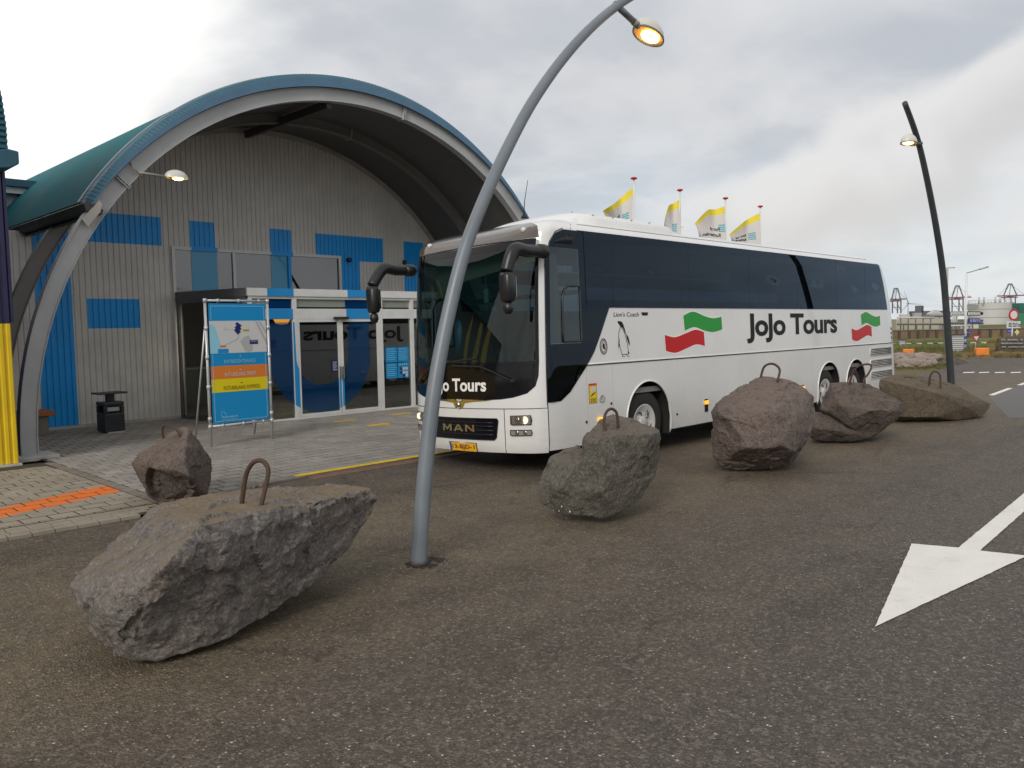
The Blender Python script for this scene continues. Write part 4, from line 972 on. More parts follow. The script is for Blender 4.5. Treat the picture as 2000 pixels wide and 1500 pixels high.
for k in RK:
    base = sum((h for h in k['hulls'][0]), Vector())/len(k['hulls'][0]); base.z = 0
    e = empty('boulder', base, k['label'], 'boulder', 'basalt boulders with lifting loops along the parking lane')
    hulls = [[p-base for p in h] for h in k['hulls']]
    rock_object('rock', hulls, k['mat'], k['seed'], k['vox'], k['amp'], e, [(at(a, b, d=c)-base, r_, v_) for a, b, c, r_, v_ in k.get('dents', ())])
    lp, ld, lr, rb = k['loop']; o = loop(e, lp, ld, lr, rb)
    for v in o.data.vertices: v.co -= base
# white flakes stuck on the foot of the green boulder
mb = MB()
for px, py, s_ in ((1097,991,.022),(1113,1001,.026),(1092,999,.016),(1081,997,.012),(1071,981,.010),(1106,1012,.010)):
    c = at(px, py, d=8.40); c.z = max(c.z, .01)
    mb.add([c+Vector((a*s_*.5, b*s_*.5, h*s_)) for a, b, h in ((-1, 0, 0), (1, -.3, .2), (.4, .5, 1), (-.5, -.4, .8), (.1, -.8, .3))], [(0, 1, 2), (0, 2, 3), (0, 3, 4), (0, 4, 1), (1, 4, 2), (2, 4, 3)])
o = mb.build('paint_flakes', M['whiteink']); tag(o, 'white paint chips lying under the grey green boulder', 'paint chips', kind='stuff')
# loose grit collected round the boulders and the pole
mb = MB()
for k in range(1500):
    x = random.uniform(.5, 16); y = 5.4+random.gauss(0, .9)
    if not (x < 3 or random.random() < .8): continue
    s_ = random.choice([.004, .005, .006, .009]); a = random.uniform(0, 6)
    mb.add([(x+s_*math.cos(a+b), y+s_*math.sin(a+b), 0.001) for b in (0, 2.1, 4.2)]+[(x, y, s_*.9)], [(0, 1, 3), (1, 2, 3), (2, 0, 3)])
o = mb.build('loose_grit', M['kerb']); tag(o, 'loose grit scattered along the boulders', 'grit', kind='stuff')

# ------------------------------------------------------------------ curved street lamps
def smooth(C, n=6):
    C = [Vector(c) for c in C]; S = []
    for i in range(len(C)-1):
        p0, p1, p2, p3 = C[max(i-1, 0)], C[i], C[i+1], C[min(i+2, len(C)-1)]
        for k in range(n):
            t = k/n; S.append(.5*((2*p1)+(p2-p0)*t+(2*p0-5*p1+4*p2-p3)*t*t+(3*p1-p0-3*p2+p3)*t**3))
    return S+[C[-1]]
def street_lamp(loc, curve, label, mat, r0, r1, hs, hz, hx, tilt):
    e = empty('street_lamp', loc, label, 'street lamp', 'tall curved lamp posts leaning towards each other')
    S = smooth([(a, 0, b) for a, b in curve]); n = len(S)
    MB().tube(S, [r0+(r1-r0)*i/(n-1) for i in range(n)], 20).build('pole', mat, e)
    MB().lathe([(r0+.002, .0), (r0+.012, .003), (r0+.012, .02), (r0+.002, .022)], (curve[0][0], 0, 0), 'Z', 20).build('base_ring', M['rust'], e)
    a = Vector(hs); b = Vector((hx, 0, hz)); u = (b-a).normalized()
    MB().tube([a-u*.05, b-u*.06], .036, 12).build('arm', mat, e); MB().tube([b-u*.08, b+u*.02], .040, 12).build('collar', M['lamp_grey'], e)
    s_ = 1 if u.x > 0 else -1
    hd = bpy.data.objects.new('lamp_head', None); COL.objects.link(hd); hd.parent = e; hd.location = b; hd.scale = (.74, .74, .80); hd.rotation_euler.y = -s_*tilt if s_ > 0 else tilt
    sh = dome(MB(), (s_*.30, 0, 0), .32, .20, .215, 28, 8).build('lamp_shade', M['lamp_white'], hd)
    mb = MB(); v = []; f = []; N = 28
    for j, (q, h) in enumerate(((1.0, 0), (1.0, -.025), (.93, -.028), (.86, .012))):
        for k in range(N): v.append((s_*.30+.325*q*math.cos(2*math.pi*k/N), .205*q*math.sin(2*math.pi*k/N), h))
    for j in range(3):
        for k in range(N): f.append((j*N+k, j*N+(k+1) % N, (j+1)*N+(k+1) % N, (j+1)*N+k))
    mb.add(v, f, 0, True).build('shade_rim', M['lamp_grey'], hd)
    def ell(name, cx, rx, ry, z, mt):
        MB().poly([(s_*cx+rx*math.cos(2*math.pi*k/24), ry*math.sin(2*math.pi*k/24), z) for k in range(24)]).build(name, mt, hd)
    ell('reflector', .30, .285, .18, .012, M['lamp_warm'])
    dome(MB(), (s_*.35, 0, -.004), .175, .13, -.05, 20, 5).build('lamp_bowl', M['lamp_glow'], hd)
    return e
e = street_lamp((4.40, 5.52, 0), [(0, 0), (.05, .46), (.145, 1.1), (.25, 1.64), (.42, 2.23), (.63, 2.80), (.89, 3.29), (1.21, 3.80), (1.58, 4.31), (2.05, 4.83), (2.56, 5.29), (3.14, 5.71), (3.85, 6.12)],
    'near blue grey curved lamp post standing before the coach front, lamp lit', M['lamp_pole'], .074, .046, (2.98, 0, 5.60), 5.49, 3.36, -R(15))
mb = MB(); random.seed(4); ring = []
for k in range(22):
    a = 2*math.pi*k/22; r_ = .125+.07*random.random()+(.10 if k in (0, 1, 2, 21, 20) else 0); ring.append((4.42+r_*math.cos(a), 5.50+r_*.8*math.sin(a), .003))
mb.poly(ring); o = mb.build('broken_patch', M['under_dirt']); tag(o, 'dark broken patch of asphalt round the foot of the near lamp post', kind='structure')
mb = MB()
for k in range(60):
    a = random.uniform(0, 6.28); r_ = random.uniform(.09, .30); s_ = random.uniform(.006, .022); x, y = 4.42+r_*math.cos(a), 5.50+r_*math.sin(a)
    mb.add([(x+s_*math.cos(a+b), y+s_*math.sin(a+b), .002) for b in (0, 1.7, 3.3, 4.8)]+[(x+.3*s_, y, s_*.6)], [(0, 1, 4), (1, 2, 4), (2, 3, 4), (3, 0, 4)])
o = mb.build('asphalt_crumbs', M['asphalt']); tag(o, 'crumbs of asphalt round the near lamp post', kind='stuff', cat='crumbs')
e = street_lamp((20.72, 5.8, 0), [(0, 0), (-.13, .67), (-.48, 1.89), (-.86, 3.05), (-1.46, 4.15), (-2.17, 5.16), (-2.78, 5.85), (-3.52, 6.40)],
    'far dark curved lamp post behind the wedge boulder, lamp lit', M['lamp_pole_dark'], .085, .052, (-2.70, -.04, 5.72), 5.66, -3.02, 0.0)

# ------------------------------------------------------------------ information sign
sg = empty('information_sign', (7.0, 13.88, ZP), 'standing blue banner sign with map, orange and yellow bands in a tube frame', 'sign', rz=R(1.5))
XL, XR = -.60, .62; TR = .026
for x in (XL, XR):
    o = MB().tube([(x, 0, 0), (x, 0, 2.63)], TR, 12).build('post', M['galv'], sg)
    MB().tube([(x, 0.02, 2.2), (x+.16, .95, 0)], .018, 8).build('rear_strut', M['galv'], sg)
for z in (2.61, .36): MB().tube([(XL, 0, z), (XR, 0, z)], .022, 12).build('crossbar', M['galv'], sg)
for x in (XL, XR):
    for z in (2.61, 2.12, 1.60, 1.07, .50, .36): MB().tube([(x, 0, z-.035), (x, 0, z+.035)], .036, 12).build('clamp', M['galv'], sg)
for k in range(3):
    for z in (2.61, .36): MB().tube([(XL+.22+k*.40, 0, z), (XL+.26+k*.40, 0, z)], .034, 10).build('clamp', M['galv'], sg)
mats = [M['signblue'], M['signwhite'], M['signorange'], M['signyellow'], M['signlight'], M['signnavy'], M['signbrown'], M['signgrey']]
x0, x1 = XL+.055, XR-.05; Wd = x1-x0
mb = MB(); yb = -.012
mb.box(x0, x1, yb, .0, .40, 2.56, 0)
def sq(a, b, c, d, mi, k=1): mb.quad((x0+a*Wd, yb-.0015*k, c), (x0+b*Wd, yb-.0015*k, c), (x0+b*Wd, yb-.0015*k, d), (x0+a*Wd, yb-.0015*k, d), mi)
Z = lambda f: 2.56-(f)*2.16          # fraction down the banner
sq(0, 1, Z(.415), Z(.145), 1); sq(0, 1, Z(.63), Z(.52), 2); sq(0, 1, Z(.74), Z(.63), 3)
def pl(pts, mi, k=2): mb.poly([(x0+a*Wd, yb-.0015*k, Z(b)) for a, b in pts], mi)
pl([(0, .17), (.08, .18), (.13, .25), (.17, .33), (.20, .414), (0, .414)], 4)
pl([(.52, .32), (.60, .28), (.68, .27), (.74, .33), (.74, .40), (.66, .414), (.60, .40)], 7); pl([(.80, .15), (.84, .15), (1.0, .31), (1.0, .36)], 7); pl([(.86, .15), (.90, .15), (1.0, .24), (1.0, .27)], 7)
pl([(.48, .155), (.56, .185), (.53, .20), (.555, .215), (.52, .225), (.54, .24), (.48, .262), (.42, .225), (.445, .21), (.43, .20), (.465, .185), (.445, .17)], 5, 3)
pl([(.49, .265), (.50, .265), (.50, .29), (.46, .305), (.25, .35), (.25, .345), (.45, .30), (.49, .285)], 7, 3)
sq(.17, .27, Z(.365), Z(.348), 2, 3); sq(.13, .31, Z(.412), Z(.378), 0, 3); sq(.57, .69, Z(.235), Z(.216), 3, 3); sq(.69, .84, Z(.345), Z(.31), 5, 3)
y4 = yb-.007
def tx(s, a, b, z0, z1, mi, bold=0.0): text_on(mb, s, (x0+a*Wd, y4, z0), ((b-a)*Wd, 0, 0), (0, 0, z1-z0), bold, mi)
tx('EXPRESS', .58, .68, Z(.232), Z(.220), 5, 0); tx('PARKING', .71, .82, Z(.326), Z(.315), 1, 0)
tx('ENTREE/ENTRANCE', .23, .78, Z(.500), Z(.470), 4); tx('FUTURELAND FERRY', .23, .79, Z(.610), Z(.578), 1); tx('FUTURELAND EXPRESS', .20, .84, Z(.722), Z(.690), 6)
for z, dr, mi in ((Z(.445), 'u', 4), (Z(.557), 'l', 1), (Z(.668), 'r', 6)):
    c = x0+.51*Wd; a = .024
    if dr == 'u': mb.box(c-.004, c+.004, y4, y4+.002, z-a, z+a, mi); mb.poly([(c-.02, y4, z+.006), (c, y4, z+a+.006), (c+.02, y4, z+.006), (c, y4, z+.014)], mi)
    else:
        q = -1 if dr == 'l' else 1; mb.box(c-a, c+a, y4, y4+.002, z-.004, z+.004, mi); mb.poly([(c+q*.006, y4, z-.018), (c+q*(a+.006), y4, z), (c+q*.006, y4, z+.018), (c+q*.014, y4, z)], mi)
# dashed stitching
n = 30
for k in range(n):
    u = .035+.93*k/n
    for z in (Z(.022), Z(.982)): mb.box(x0+u*Wd, x0+(u+.018)*Wd, yb-.004, yb-.002, z-.007, z+.007, 4)
for u in (.035, .965):
    for seg, cnt in (((.022, .14), 7), ((.425, .515), 5), ((.525, .735), 12), ((.745, .982), 14)):
        for k in range(cnt):
            f0 = seg[0]+(seg[1]-seg[0])*k/cnt; mb.box(x0+u*Wd-.007, x0+u*Wd+.007, yb-.0055, yb-.0045, Z(f0+(seg[1]-seg[0])/cnt*.6), Z(f0), 4)
# small logo, upper map and lower left
def logo(a, zt, s_, mi, mi2):
    X0 = x0+a*Wd
    pts = [(0, 0), (0, -1)] ; mb.box(X0, X0+.006*s_, y4, y4+.002, zt-.10*s_, zt, mi)
    arc = [(X0+.10*s_*math.sin(t), zt-.10*s_+.10*s_*math.cos(t)) for t in [i*math.pi/2/8 for i in range(9)]]
    for (xa, za), (xb, zb_) in zip(arc, arc[1:]): mb.poly([(xa, y4, za), (xb, y4, zb_), (xb-.006*s_, y4, zb_-.005*s_), (xa-.004*s_, y4, za-.008*s_)], mi)
logo(.145, Z(.90), 1.0, 4, 0); tx('futureland', .15, .42, Z(.957), Z(.938), 4, .01); sq(.14, .42, Z(.972), Z(.969), 4, 3)
logo(.25, Z(.195), .42, 7, 0); sq(.25, .42, Z(.219), Z(.216), 7, 3)
mb.build('banner', mats, sg, fix=False)

# ------------------------------------------------------------------ litter bin and bench
bn = empty('litter_bin', (6.03, 17.68, ZP), 'black square litter bin with a flat lid plate on a short post', 'litter bin', rz=R(4))
mb = MB(); w = .205; h = .64
mb.box(-w, w, -w, w, .02, .40)
for sx_, sy_ in ((-1, -1), (1, -1), (1, 1), (-1, 1)): mb.box(min(sx_*w, sx_*(w-.07)), max(sx_*w, sx_*(w-.07)), min(sy_*w, sy_*(w-.07)), max(sy_*w, sy_*(w-.07)), .40, .56)
mb.box(-w, w, -w, w, .56, h); mb.build('bin_body', M['blackmetal'], bn, bevel=.02)
MB().box(-.15, .15, -.15, .15, .41, .55).build('liner', M['under'], bn)
MB().box(-.14, .12, -.155, -.151, .45, .53).build('rubbish', M['signgrey'], bn)
MB().box(-.07, .07, -.06, .06, h, .80).build('lid_post', M['blackmetal'], bn); MB().box(-.29, .29, -.20, .20, .80, .835).build('lid_plate', M['blackmetal'], bn, bevel=.008)
MB().box(-.15, .19, -.215, .205, -.01, .02).build('foot_plate', M['concrete'], bn)
bc = empty('bench', (4.55, 18.45, ZP), 'low bench with an orange top and beige base by the blue letter', 'bench')
MB().box(-.5, .45, -.28, .28, 0, .40).build('base', M['bench_beige'], bc, bevel=.01); MB().box(-.56, .56, -.34, .34, .40, .50).build('seat', M['bench_orange'], bc, bevel=.012)

# ------------------------------------------------------------------ touring coach
BX, BY = 7.75, 8.71
coach = empty('touring_coach', (BX, BY, 0), 'long white three axle touring coach with black window band and red and green flag decals', 'coach')
TH = R(2.0)
def tilt(p, on=True):
    x, y, z = p
    if not on: return (x, y, z)
    dy, dz = y+1.36, z-1.6
    return (x, -1.36+dy*math.cos(TH)+dz*math.sin(TH), 1.6+dz*math.cos(TH)-dy*math.sin(TH))
def cb(mb, name, mats, parent=None, bevel=0, on=True, fix=True):
    mb.v = [tilt(v, on) for v in mb.v]; return mb.build(name, mats, parent or coach, bevel, fix)
TAB = [(.30, .30, 1.31, .07, .06), (.36, .36, 1.345, .02, .02), (.48, .48, 1.36, 0, 0), (1.1, 1.1, 1.36, 0, .03), (1.55, 1.55, 1.36, .02, .08), (2.30, 2.30, 1.356, .115, .21), (2.9, 2.9, 1.347, .23, .47), (3.2, 3.2, 1.3425, .32, .70), (3.40, 3.40, 1.3395, .42, .88),
       (3.45, 3.448, 1.330, .47, .95), (3.60, 3.55, 1.225, .66, 1.10), (3.78, 3.632, 1.03, .95, 1.28), (4.0, 3.69, .85, 1.35, 1.45), (4.45, 3.73, .40, 1.8, 1.65), (4.85, 3.74, .004, 2.1, 1.8)]
def tabv(t):
    T = TAB
    if t <= T[0][0]: return T[0][1:]
    if t >= T[-1][0]: return T[-1][1:]
    i = max(k for k in range(len(T)) if T[k][0] <= t); i = min(i, len(T)-2)
    p1, p2 = T[i], T[i+1]; p0 = T[max(i-1, 0)]; p3 = T[min(i+2, len(T)-1)]; h = p2[0]-p1[0]; u = (t-p1[0])/h; o = []
    for k in range(1, 5):
        m1 = (p2[k]-p0[k])/(p2[0]-p0[0])*h if p2[0] != p0[0] else 0; m2 = (p3[k]-p1[k])/(p3[0]-p1[0])*h
        o.append((2*u**3-3*u*u+1)*p1[k]+(u**3-2*u*u+u)*m1+(-2*u**3+3*u*u)*p2[k]+(u**3-u*u)*m2)
    return o
L_BUS = 13.95
pf = [(.17*(y/1.05)**2, y) for y in [i*.05 for i in range(22)]]
b0, b1, b2 = (.17, 1.05), (.275, 1.36), (.55, 1.36)
for i in range(1, 13):
    u = i/12; pf.append(tuple((1-u)**2*b0[k]+2*u*(1-u)*b1[k]+u*u*b2[k] for k in (0, 1)))
SF = sum(math.dist(pf[i], pf[i+1]) for i in range(len(pf)-1))
XR0 = 13.5
for i in range(1, 80): pf.append((.55+(XR0-.55)*i/80, 1.36))
for i in range(0, 13):
    a = math.pi/2*i/12; pf.append((XR0+.45*math.sin(a), .91+.45*math.cos(a)))
for i in range(1, 12): pf.append((L_BUS, .91*(1-i/11)))
acc_ = [0]
for i in range(len(pf)-1): acc_.append(acc_[-1]+math.dist(pf[i], pf[i+1]))
SMAX = acc_[-1]
import bisect
def plan(s):
    a = abs(s); a = min(a, SMAX-1e-6); i = min(bisect.bisect_right(acc_, a)-1, len(pf)-2); u = (a-acc_[i])/(acc_[i+1]-acc_[i])
    x = pf[i][0]+(pf[i+1][0]-pf[i][0])*u; y = pf[i][1]+(pf[i+1][1]-pf[i][1])*u
    return x, (y if s > 0 else -y)
def S0(s, t):
    x, y = plan(s); z, hw, iF, iR = tabv(t)
    r_ = max(1.3, 2.2*iF); k = (.45+.55*(1-(y/1.36)**2))
    if t > 3.45: k = k+(1-k)*min(1, (t-3.45)/.5)
    if x < r_: x = x+iF*k*(1-x/r_)
    x += -.045*y*max(0, 1-x/1.1)
    if x > 12.2: x = 12.2+(x-12.2)*(1-iR/(L_BUS-12.2))
    return Vector((x, y*hw/1.36, z))
def S(s, t, off=0.0):
    p = S0(s, t)
    if off:
        e_ = .004; n = (S0(s+e_, t)-S0(s-e_, t)).cross(S0(s, t+e_)-S0(s, t-e_))
        if n.length > 1e-12: p = p+n.normalized()*off*NSIGN
    return p
NSIGN = 1
n_ = (S0(.01, 1.)-S0(-.01, 1.)).cross(S0(0, 1.01)-S0(0, .99)); NSIGN = 1 if n_.x < 0 else -1
def sx(x, side=-1): return side*(SF+x-.55)
def frange(a, b, st): n = max(1, int(abs(b-a)/st+.5)); return [a+(b-a)*i/n for i in range(n+1)]
def skin(name, s0, s1, bot, top, mat, off=0.0, ds=.12, nt=8, parent=None, edge=.018):
    ss = frange(s0, s1, ds); v = []; f = []; N = nt+1
    for s in ss:
        b = bot(s) if callable(bot) else bot
        for k in range(N): v.append(S(s, b+(top-b)*k/nt, off))
    for i in range(len(ss)-1):
        for k in range(nt): f.append((i*N+k, (i+1)*N+k, (i+1)*N+k+1, i*N+k+1))
    mb = MB().add(v, f, 0, True)
    # turned-in edges give the panel thickness
    def rim(idx):
        ring = [v[i] for i in idx]; inn = []
        for i in idx:
            s = ss[i//N]; k = i % N; b = bot(s) if callable(bot) else bot; inn.append(S(s, b+(top-b)*k/nt, off-edge))
        n = len(ring); mb.add(ring+inn, [(q, q+1, n+q+1, n+q) for q in range(n-1)], 0, False)
    rim([i*N for i in range(len(ss))]); rim([i*N+nt for i in range(len(ss))]); rim(list(range(N))); rim([(len(ss)-1)*N+k for k in range(N)])
    return cb(mb, name, mat, parent, fix=False)
def panel(name, polys, mat, parent=None, off=.006, ds=.15, dt=.15, side=None, into=None, mi=0):
    """flat outlines in (s, t) or (x, z) of one side, wrapped on the coach surface"""
    acc = into or MB()
    for poly in polys:
        q = [(sx(a, side), b) for a, b in poly] if side else poly
        bm = bmesh.new(); bm.faces.new([bm.verts.new((a, b, 0)) for a, b in q]); bmesh.ops.triangulate(bm, faces=bm.faces)
        a0, a1 = min(p[0] for p in q), max(p[0] for p in q); c0, c1 = min(p[1] for p in q), max(p[1] for p in q)
        for c in frange(a0, a1, ds)[1:-1]: bmesh.ops.bisect_plane(bm, geom=bm.verts[:]+bm.edges[:]+bm.faces[:], plane_co=(c, 0, 0), plane_no=(1, 0, 0))
        for c in frange(c0, c1, dt)[1:-1]: bmesh.ops.bisect_plane(bm, geom=bm.verts[:]+bm.edges[:]+bm.faces[:], plane_co=(0, c, 0), plane_no=(0, 1, 0))
        bm.verts.index_update(); vs_ = [S(v.co.x, v.co.y, off) for v in bm.verts]; fs_ = [tuple(v.index for v in f.verts) for f in bm.faces]
        acc.add(vs_, fs_, mi, True); bm.free()
    if into is None: return cb(acc, name, mat, parent)
def line(name, pts, r, mat, parent=None, off=.006, side=None, st=.12, into=None, mi=0, closed=False):
    q = [(sx(a, side), b) for a, b in pts] if side else pts; path = []
    if closed: q = q+[q[0]]
    for (a, b), (c, d) in zip(q, q[1:]):
        n = max(1, int(math.dist((a, b), (c, d))/st+.5)); path += [(a+(c-a)*i/n, b+(d-b)*i/n) for i in range(n)]
    path.append(q[-1]); mb = into or MB(); mb.tube([S(a, b, off) for a, b in path], r, 6, mi)
    if into is None: return cb(mb, name, mat, parent)
# lower body: separate flaps with open joints
WH = [2.80, 9.63, 11.13]; AR = .60
def archbot(x):
    for c in WH:
        if abs(x-c) < AR: return .60+math.sqrt(max(0, AR*AR-(x-c)**2))
    return .37
for sd_ in (-1, 1):
    cuts = [.40, 1.27, 1.88, 3.64, 5.33, 7.03, 8.62, 11.90, 13.62]
    for a, b in zip(cuts, cuts[1:]):
        a_, b_ = a+.004, b-.004; edges = [a_]
        inner = [c+q*AR for c in WH for q in (-1, 1) if a_ < c+q*AR < b_]; edges = sorted([a_, b_]+inner)
        for e0, e1 in zip(edges, edges[1:]):
            mid = (e0+e1)/2; arch_ = any(abs(mid-c) < AR for c in WH)
            bf = (lambda s: archbot(abs(s)-SF+.55)) if arch_ else .37
            skin('side_flap', sx(e0, sd_), sx(e1, sd_), bf, 1.515, M['bus'], ds=.04 if arch_ else .2, nt=6)
    for c in WH:   # arch lips and dark wheel housings
        ring = [(c+(AR+.0)*math.cos(a), .60+(AR+.0)*math.sin(a)) for a in [math.pi*i/24 for i in range(25)]]+[(c-AR, .33)]
        line('wheel_arch_lip', [(c+AR, .33)]+ring, .014, M['bus'], off=.004, side=sd_, st=.05)
        mb = MB(); v = []; n = 20
        for i in range(n+1):
            a = math.pi*i/n
            for yy in (1.34, .85): v.append((c+AR*1.02*math.cos(a), sd_*yy, .6+AR*1.02*math.sin(a)))
        mb.add(v, [(2*i, 2*i+2, 2*i+3, 2*i+1) for i in range(n)]); mb.box(c-.62, c+.62, min(sd_*.80, sd_*.86), max(sd_*.80, sd_*.86), .2, 1.22)
        for q in (-1, 1): mb.quad((c+q*AR*1.02, sd_*1.34, .6), (c+q*AR*1.02, sd_*.85, .6), (c+q*AR*1.02, sd_*.85, .3), (c+q*AR*1.02, sd_*1.34, .3))
        cb(mb, 'wheel_housing', M['under'])
    line('rubbing_strip', [(1.30, 1.53), (13.6, 1.53)], .011, M['bus'], off=.006, side=sd_, st=.5)
    line('belt_joint', [(1.25, 1.513), (13.6, 1.513)], .006, M['under'], off=.004, side=sd_, st=.5)
# front bumper and nose
sc = abs(sx(.40))
for a, b, n in ((-sc+.004, -.80, 'bumper_corner'), (-.792, .792, 'bumper'), (.80, sc-.004, 'bumper_corner')): skin(n, a, b, .345, .962, M['bus'], ds=.05, nt=10)
skin('nose_panel', -sc+.004, sc-.004, .972, 1.515, M['bus'], ds=.05, nt=6)
# rear lower body
ra = abs(sx(13.63)); skin('rear_body', ra, SMAX, .37, 1.515, M['bus'], ds=.1, nt=6); skin('rear_body', -SMAX, -ra, .37, 1.515, M['bus'], ds=.1, nt=6)
# upper body and roof, with openings left for the glass
def upper():
    xb_ = [.47, 1.17, 1.34, 13.05]; sb = set([-SMAX, SMAX, 0.0, -1.28, 1.28])
    for sd_ in (-1, 1):
        for x in xb_: sb.add(sx(x, sd_))
    for s in frange(-sc-1, sc+1, .06): sb.add(round(s, 4))
    for s in frange(-SMAX, SMAX, .25): sb.add(round(s, 4))
    sb = sorted(sb); ss = [sb[0]]
    for s in sb[1:]:
        if s-ss[-1] > .004: ss.append(s)
    tt = sorted(set([1.515, 1.60, 1.70, 1.85, 2.0, 2.2, 2.45, 2.7, 2.9, 3.05, 3.17, 3.25, 3.34, 3.40, 3.45, 3.5, 3.55, 3.6, 3.66, 3.72, 3.78, 3.85, 3.92, 4.0, 4.15, 4.3, 4.45, 4.65, 4.85]))
    v = [S(s, t) for s in ss for t in tt]; f = []; N = len(tt)
    for i in range(len(ss)-1):
        sm = (ss[i]+ss[i+1])/2; xm = abs(sm)-SF+.55
        for k in range(N-1):
            tm = (tt[k]+tt[k+1])/2
            if abs(sm) < 1.28 and 1.60 < tm < 3.25: continue
            if abs(sm) > SF-.1 and .47 < xm < 1.17 and 1.85 < tm < 3.17: continue
            if abs(sm) > SF-.1 and 1.34 < xm < 13.05 and 2.45 < tm < 3.34: continue
            f.append((i*N+k, (i+1)*N+k, (i+1)*N+k+1, i*N+k+1))
    cb(MB().add(v, f, 0, True), 'upper_body', M['bus'], fix=False)
upper()
# dark backing behind the joints, floor, underside
mb = MB()
for s0, s1 in ((-SMAX, SMAX),):
    ss = frange(s0, s1, .12); v = []; f = []
    for s in ss:
        x = abs(s)-SF+.55; b = max(.36, archbot(x) if abs(s) > SF else .36)
        v += [S(s, b, -.03), S(s, 1.56, -.03)]
    f = [(2*i, 2*i+2, 2*i+3, 2*i+1) for i in range(len(ss)-1)]; mb.add(v, f)
cb(mb, 'inner_liner', M['under'])
mb = MB(); mb.box(.5, 13.5, -.82, .82, .30, 1.0); mb.box(3.6, 8.8, -1.28, 1.28, .34, 1.1); cb(mb, 'underbody', M['under'])
cb(MB().box(.9, 13.4, -1.3, 1.3, 1.02, 1.10), 'cabin_floor', M['inner_dark'])
cb(MB().box(1.6, 13.0, -.8, .8, 3.30, 3.36), 'cabin_ceiling', M['seatlight'])
for q in (-1, 1): cb(MB().box(1.7, 12.9, min(q*.8, q*1.22), max(q*.8, q*1.22), 2.92, 3.12), 'luggage_rack', M['seat'])
st = empty('seat', (2.6, .82, 1.1)); st.parent = coach
MB().box(-.22, .22, -.42, .42, .32, .48).build('cushion', M['seat'], st, bevel=.03)
MB().prism([(.16, -.42, .45), (.28, -.42, .45), (.44, -.42, 1.12), (.34, -.42, 1.12)], (0, .84, 0)).build('backrest', M['seat'], st, bevel=.02)
MB().box(.33, .40, -.40, .40, .98, 1.13).build('headrest', M['seatlight'], st)
for i in range(13):
    for y in (-.80, .80):
        if i == 0 and y > 0: continue
        c = copy_tree(st, coach); c.location = (2.6+i*.80, y, 1.1)
# driver's place
cb(MB().prism([(.42, -1.15, 1.05), (.40, -1.15, 1.50), (.62, -1.15, 1.56), (.95, -1.15, 1.42), (1.0, -1.15, 1.05)], (0, 2.3, 0)), 'dashboard', M['black'], bevel=.02)
wl_ = MB(); ring = [(1.02+.10*math.sin(a), -.72+.23*math.cos(a), 1.62+.20*math.sin(a)) for a in [2*math.pi*i/24 for i in range(24)]]
wl_.tube(ring, .018, 8, closed=True); wl_.tube([(1.02, -.95, 1.62), (1.02, -.49, 1.62)], .02, 6); wl_.tube([(1.02, -.72, 1.62), (.80, -.72, 1.35)], .03, 8); cb(wl_, 'steering_wheel', M['under'])
cb(MB().box(1.35, 1.85, -1.0, -.45, 1.35, 1.55).prism([(1.75, -1.0, 1.5), (1.90, -1.0, 1.5), (2.02, -1.0, 2.3), (1.9, -1.0, 2.3)], (0, .55, 0)), 'driver_seat', M['seat'], bevel=.04)
cb(MB().prism([(.62, -1.10, 3.22), (.60, -1.10, 3.02), (.60, -.2, 2.93), (.60, .4, 2.86), (.62, 1.1, 2.62), (.62, 1.12, 3.22)], (.015, 0, 0)), 'sun_blind', M['visor'])
cb(MB().prism([(.62, -1.22, 1.6), (.60, -1.22, 3.1), (.85, -1.24, 3.1), (.88, -1.24, 1.6)], (0, .02, 0)), 'side_curtain', M['curtain'])
cb(MB().tube([(.56, -.08, 3.0), (.56, -.08, 2.70)], .004, 5).box(.55, .56, -.13, -.04, 2.50, 2.70), 'air_freshener', M['mint'])
cb(MB().box(1.3, 1.34, -1.2, 1.2, 2.55, 2.62).box(1.3, 1.34, .3, .36, 1.1, 2.6), 'partition_rail', M['mirror'])
# front glass and black mask
def curve_bottom(sg):   # outline of the mask from the windscreen corner down round to the middle
    return [(sg*1.335, 1.60), (sg*1.325, 1.42), (sg*1.28, 1.28), (sg*1.16, 1.18), (sg*.95, 1.125), (sg*.75, 1.10), (sg*.4, 1.085), (0, 1.08)]
mk = curve_bottom(-1)+[(-a, b) for a, b in curve_bottom(-1)[::-1]][1:]
panel('black_mask', [mk+[(1.245, 1.595), (-1.245, 1.595)] if False else mk], M['busblack'], off=.006, ds=.08, dt=.08)
panel('windscreen', [[(-1.30, 1.61), (1.30, 1.61), (1.30, 3.24), (.6, 3.27), (0, 3.28), (-.6, 3.27), (-1.30, 3.24)]], M['windscreen'], off=.007, ds=.08, dt=.1)
mb = MB()
for pl_ in ([(-1.335, 1.58), (-1.285, 1.58), (-1.285, 3.28), (-1.335, 3.28)], [(1.285, 1.58), (1.335, 1.58), (1.335, 3.28), (1.285, 3.28)], [(-1.285, 1.58), (1.285, 1.58), (1.285, 1.62), (-1.285, 1.62)], [(-1.285, 3.20), (1.285, 3.20), (1.285, 3.30), (-1.285, 3.30)]):
    panel('', [pl_], None, off=.0085, ds=.08, into=mb)
cb(mb, 'windscreen_seal', M['busblack'])
line('nose_joint', [(-sc, .967), (sc, .967)], .005, M['under'], off=.002)
panel('roof_cap', [[(-1.33, 3.315), (-.6, 3.325), (0, 3.33), (.6, 3.325), (1.33, 3.315), (1.27, 3.50), (1.05, 3.66), (.6, 3.74), (0, 3.77), (-.6, 3.74), (-1.05, 3.66), (-1.27, 3.50)]], M['buscap'], off=.007, ds=.08, dt=.05)
line('cap_joint', [(-1.25, 3.30), (-.6, 3.312), (0, 3.318), (.6, 3.312), (1.25, 3.30)], .007, M['under'], off=.006)
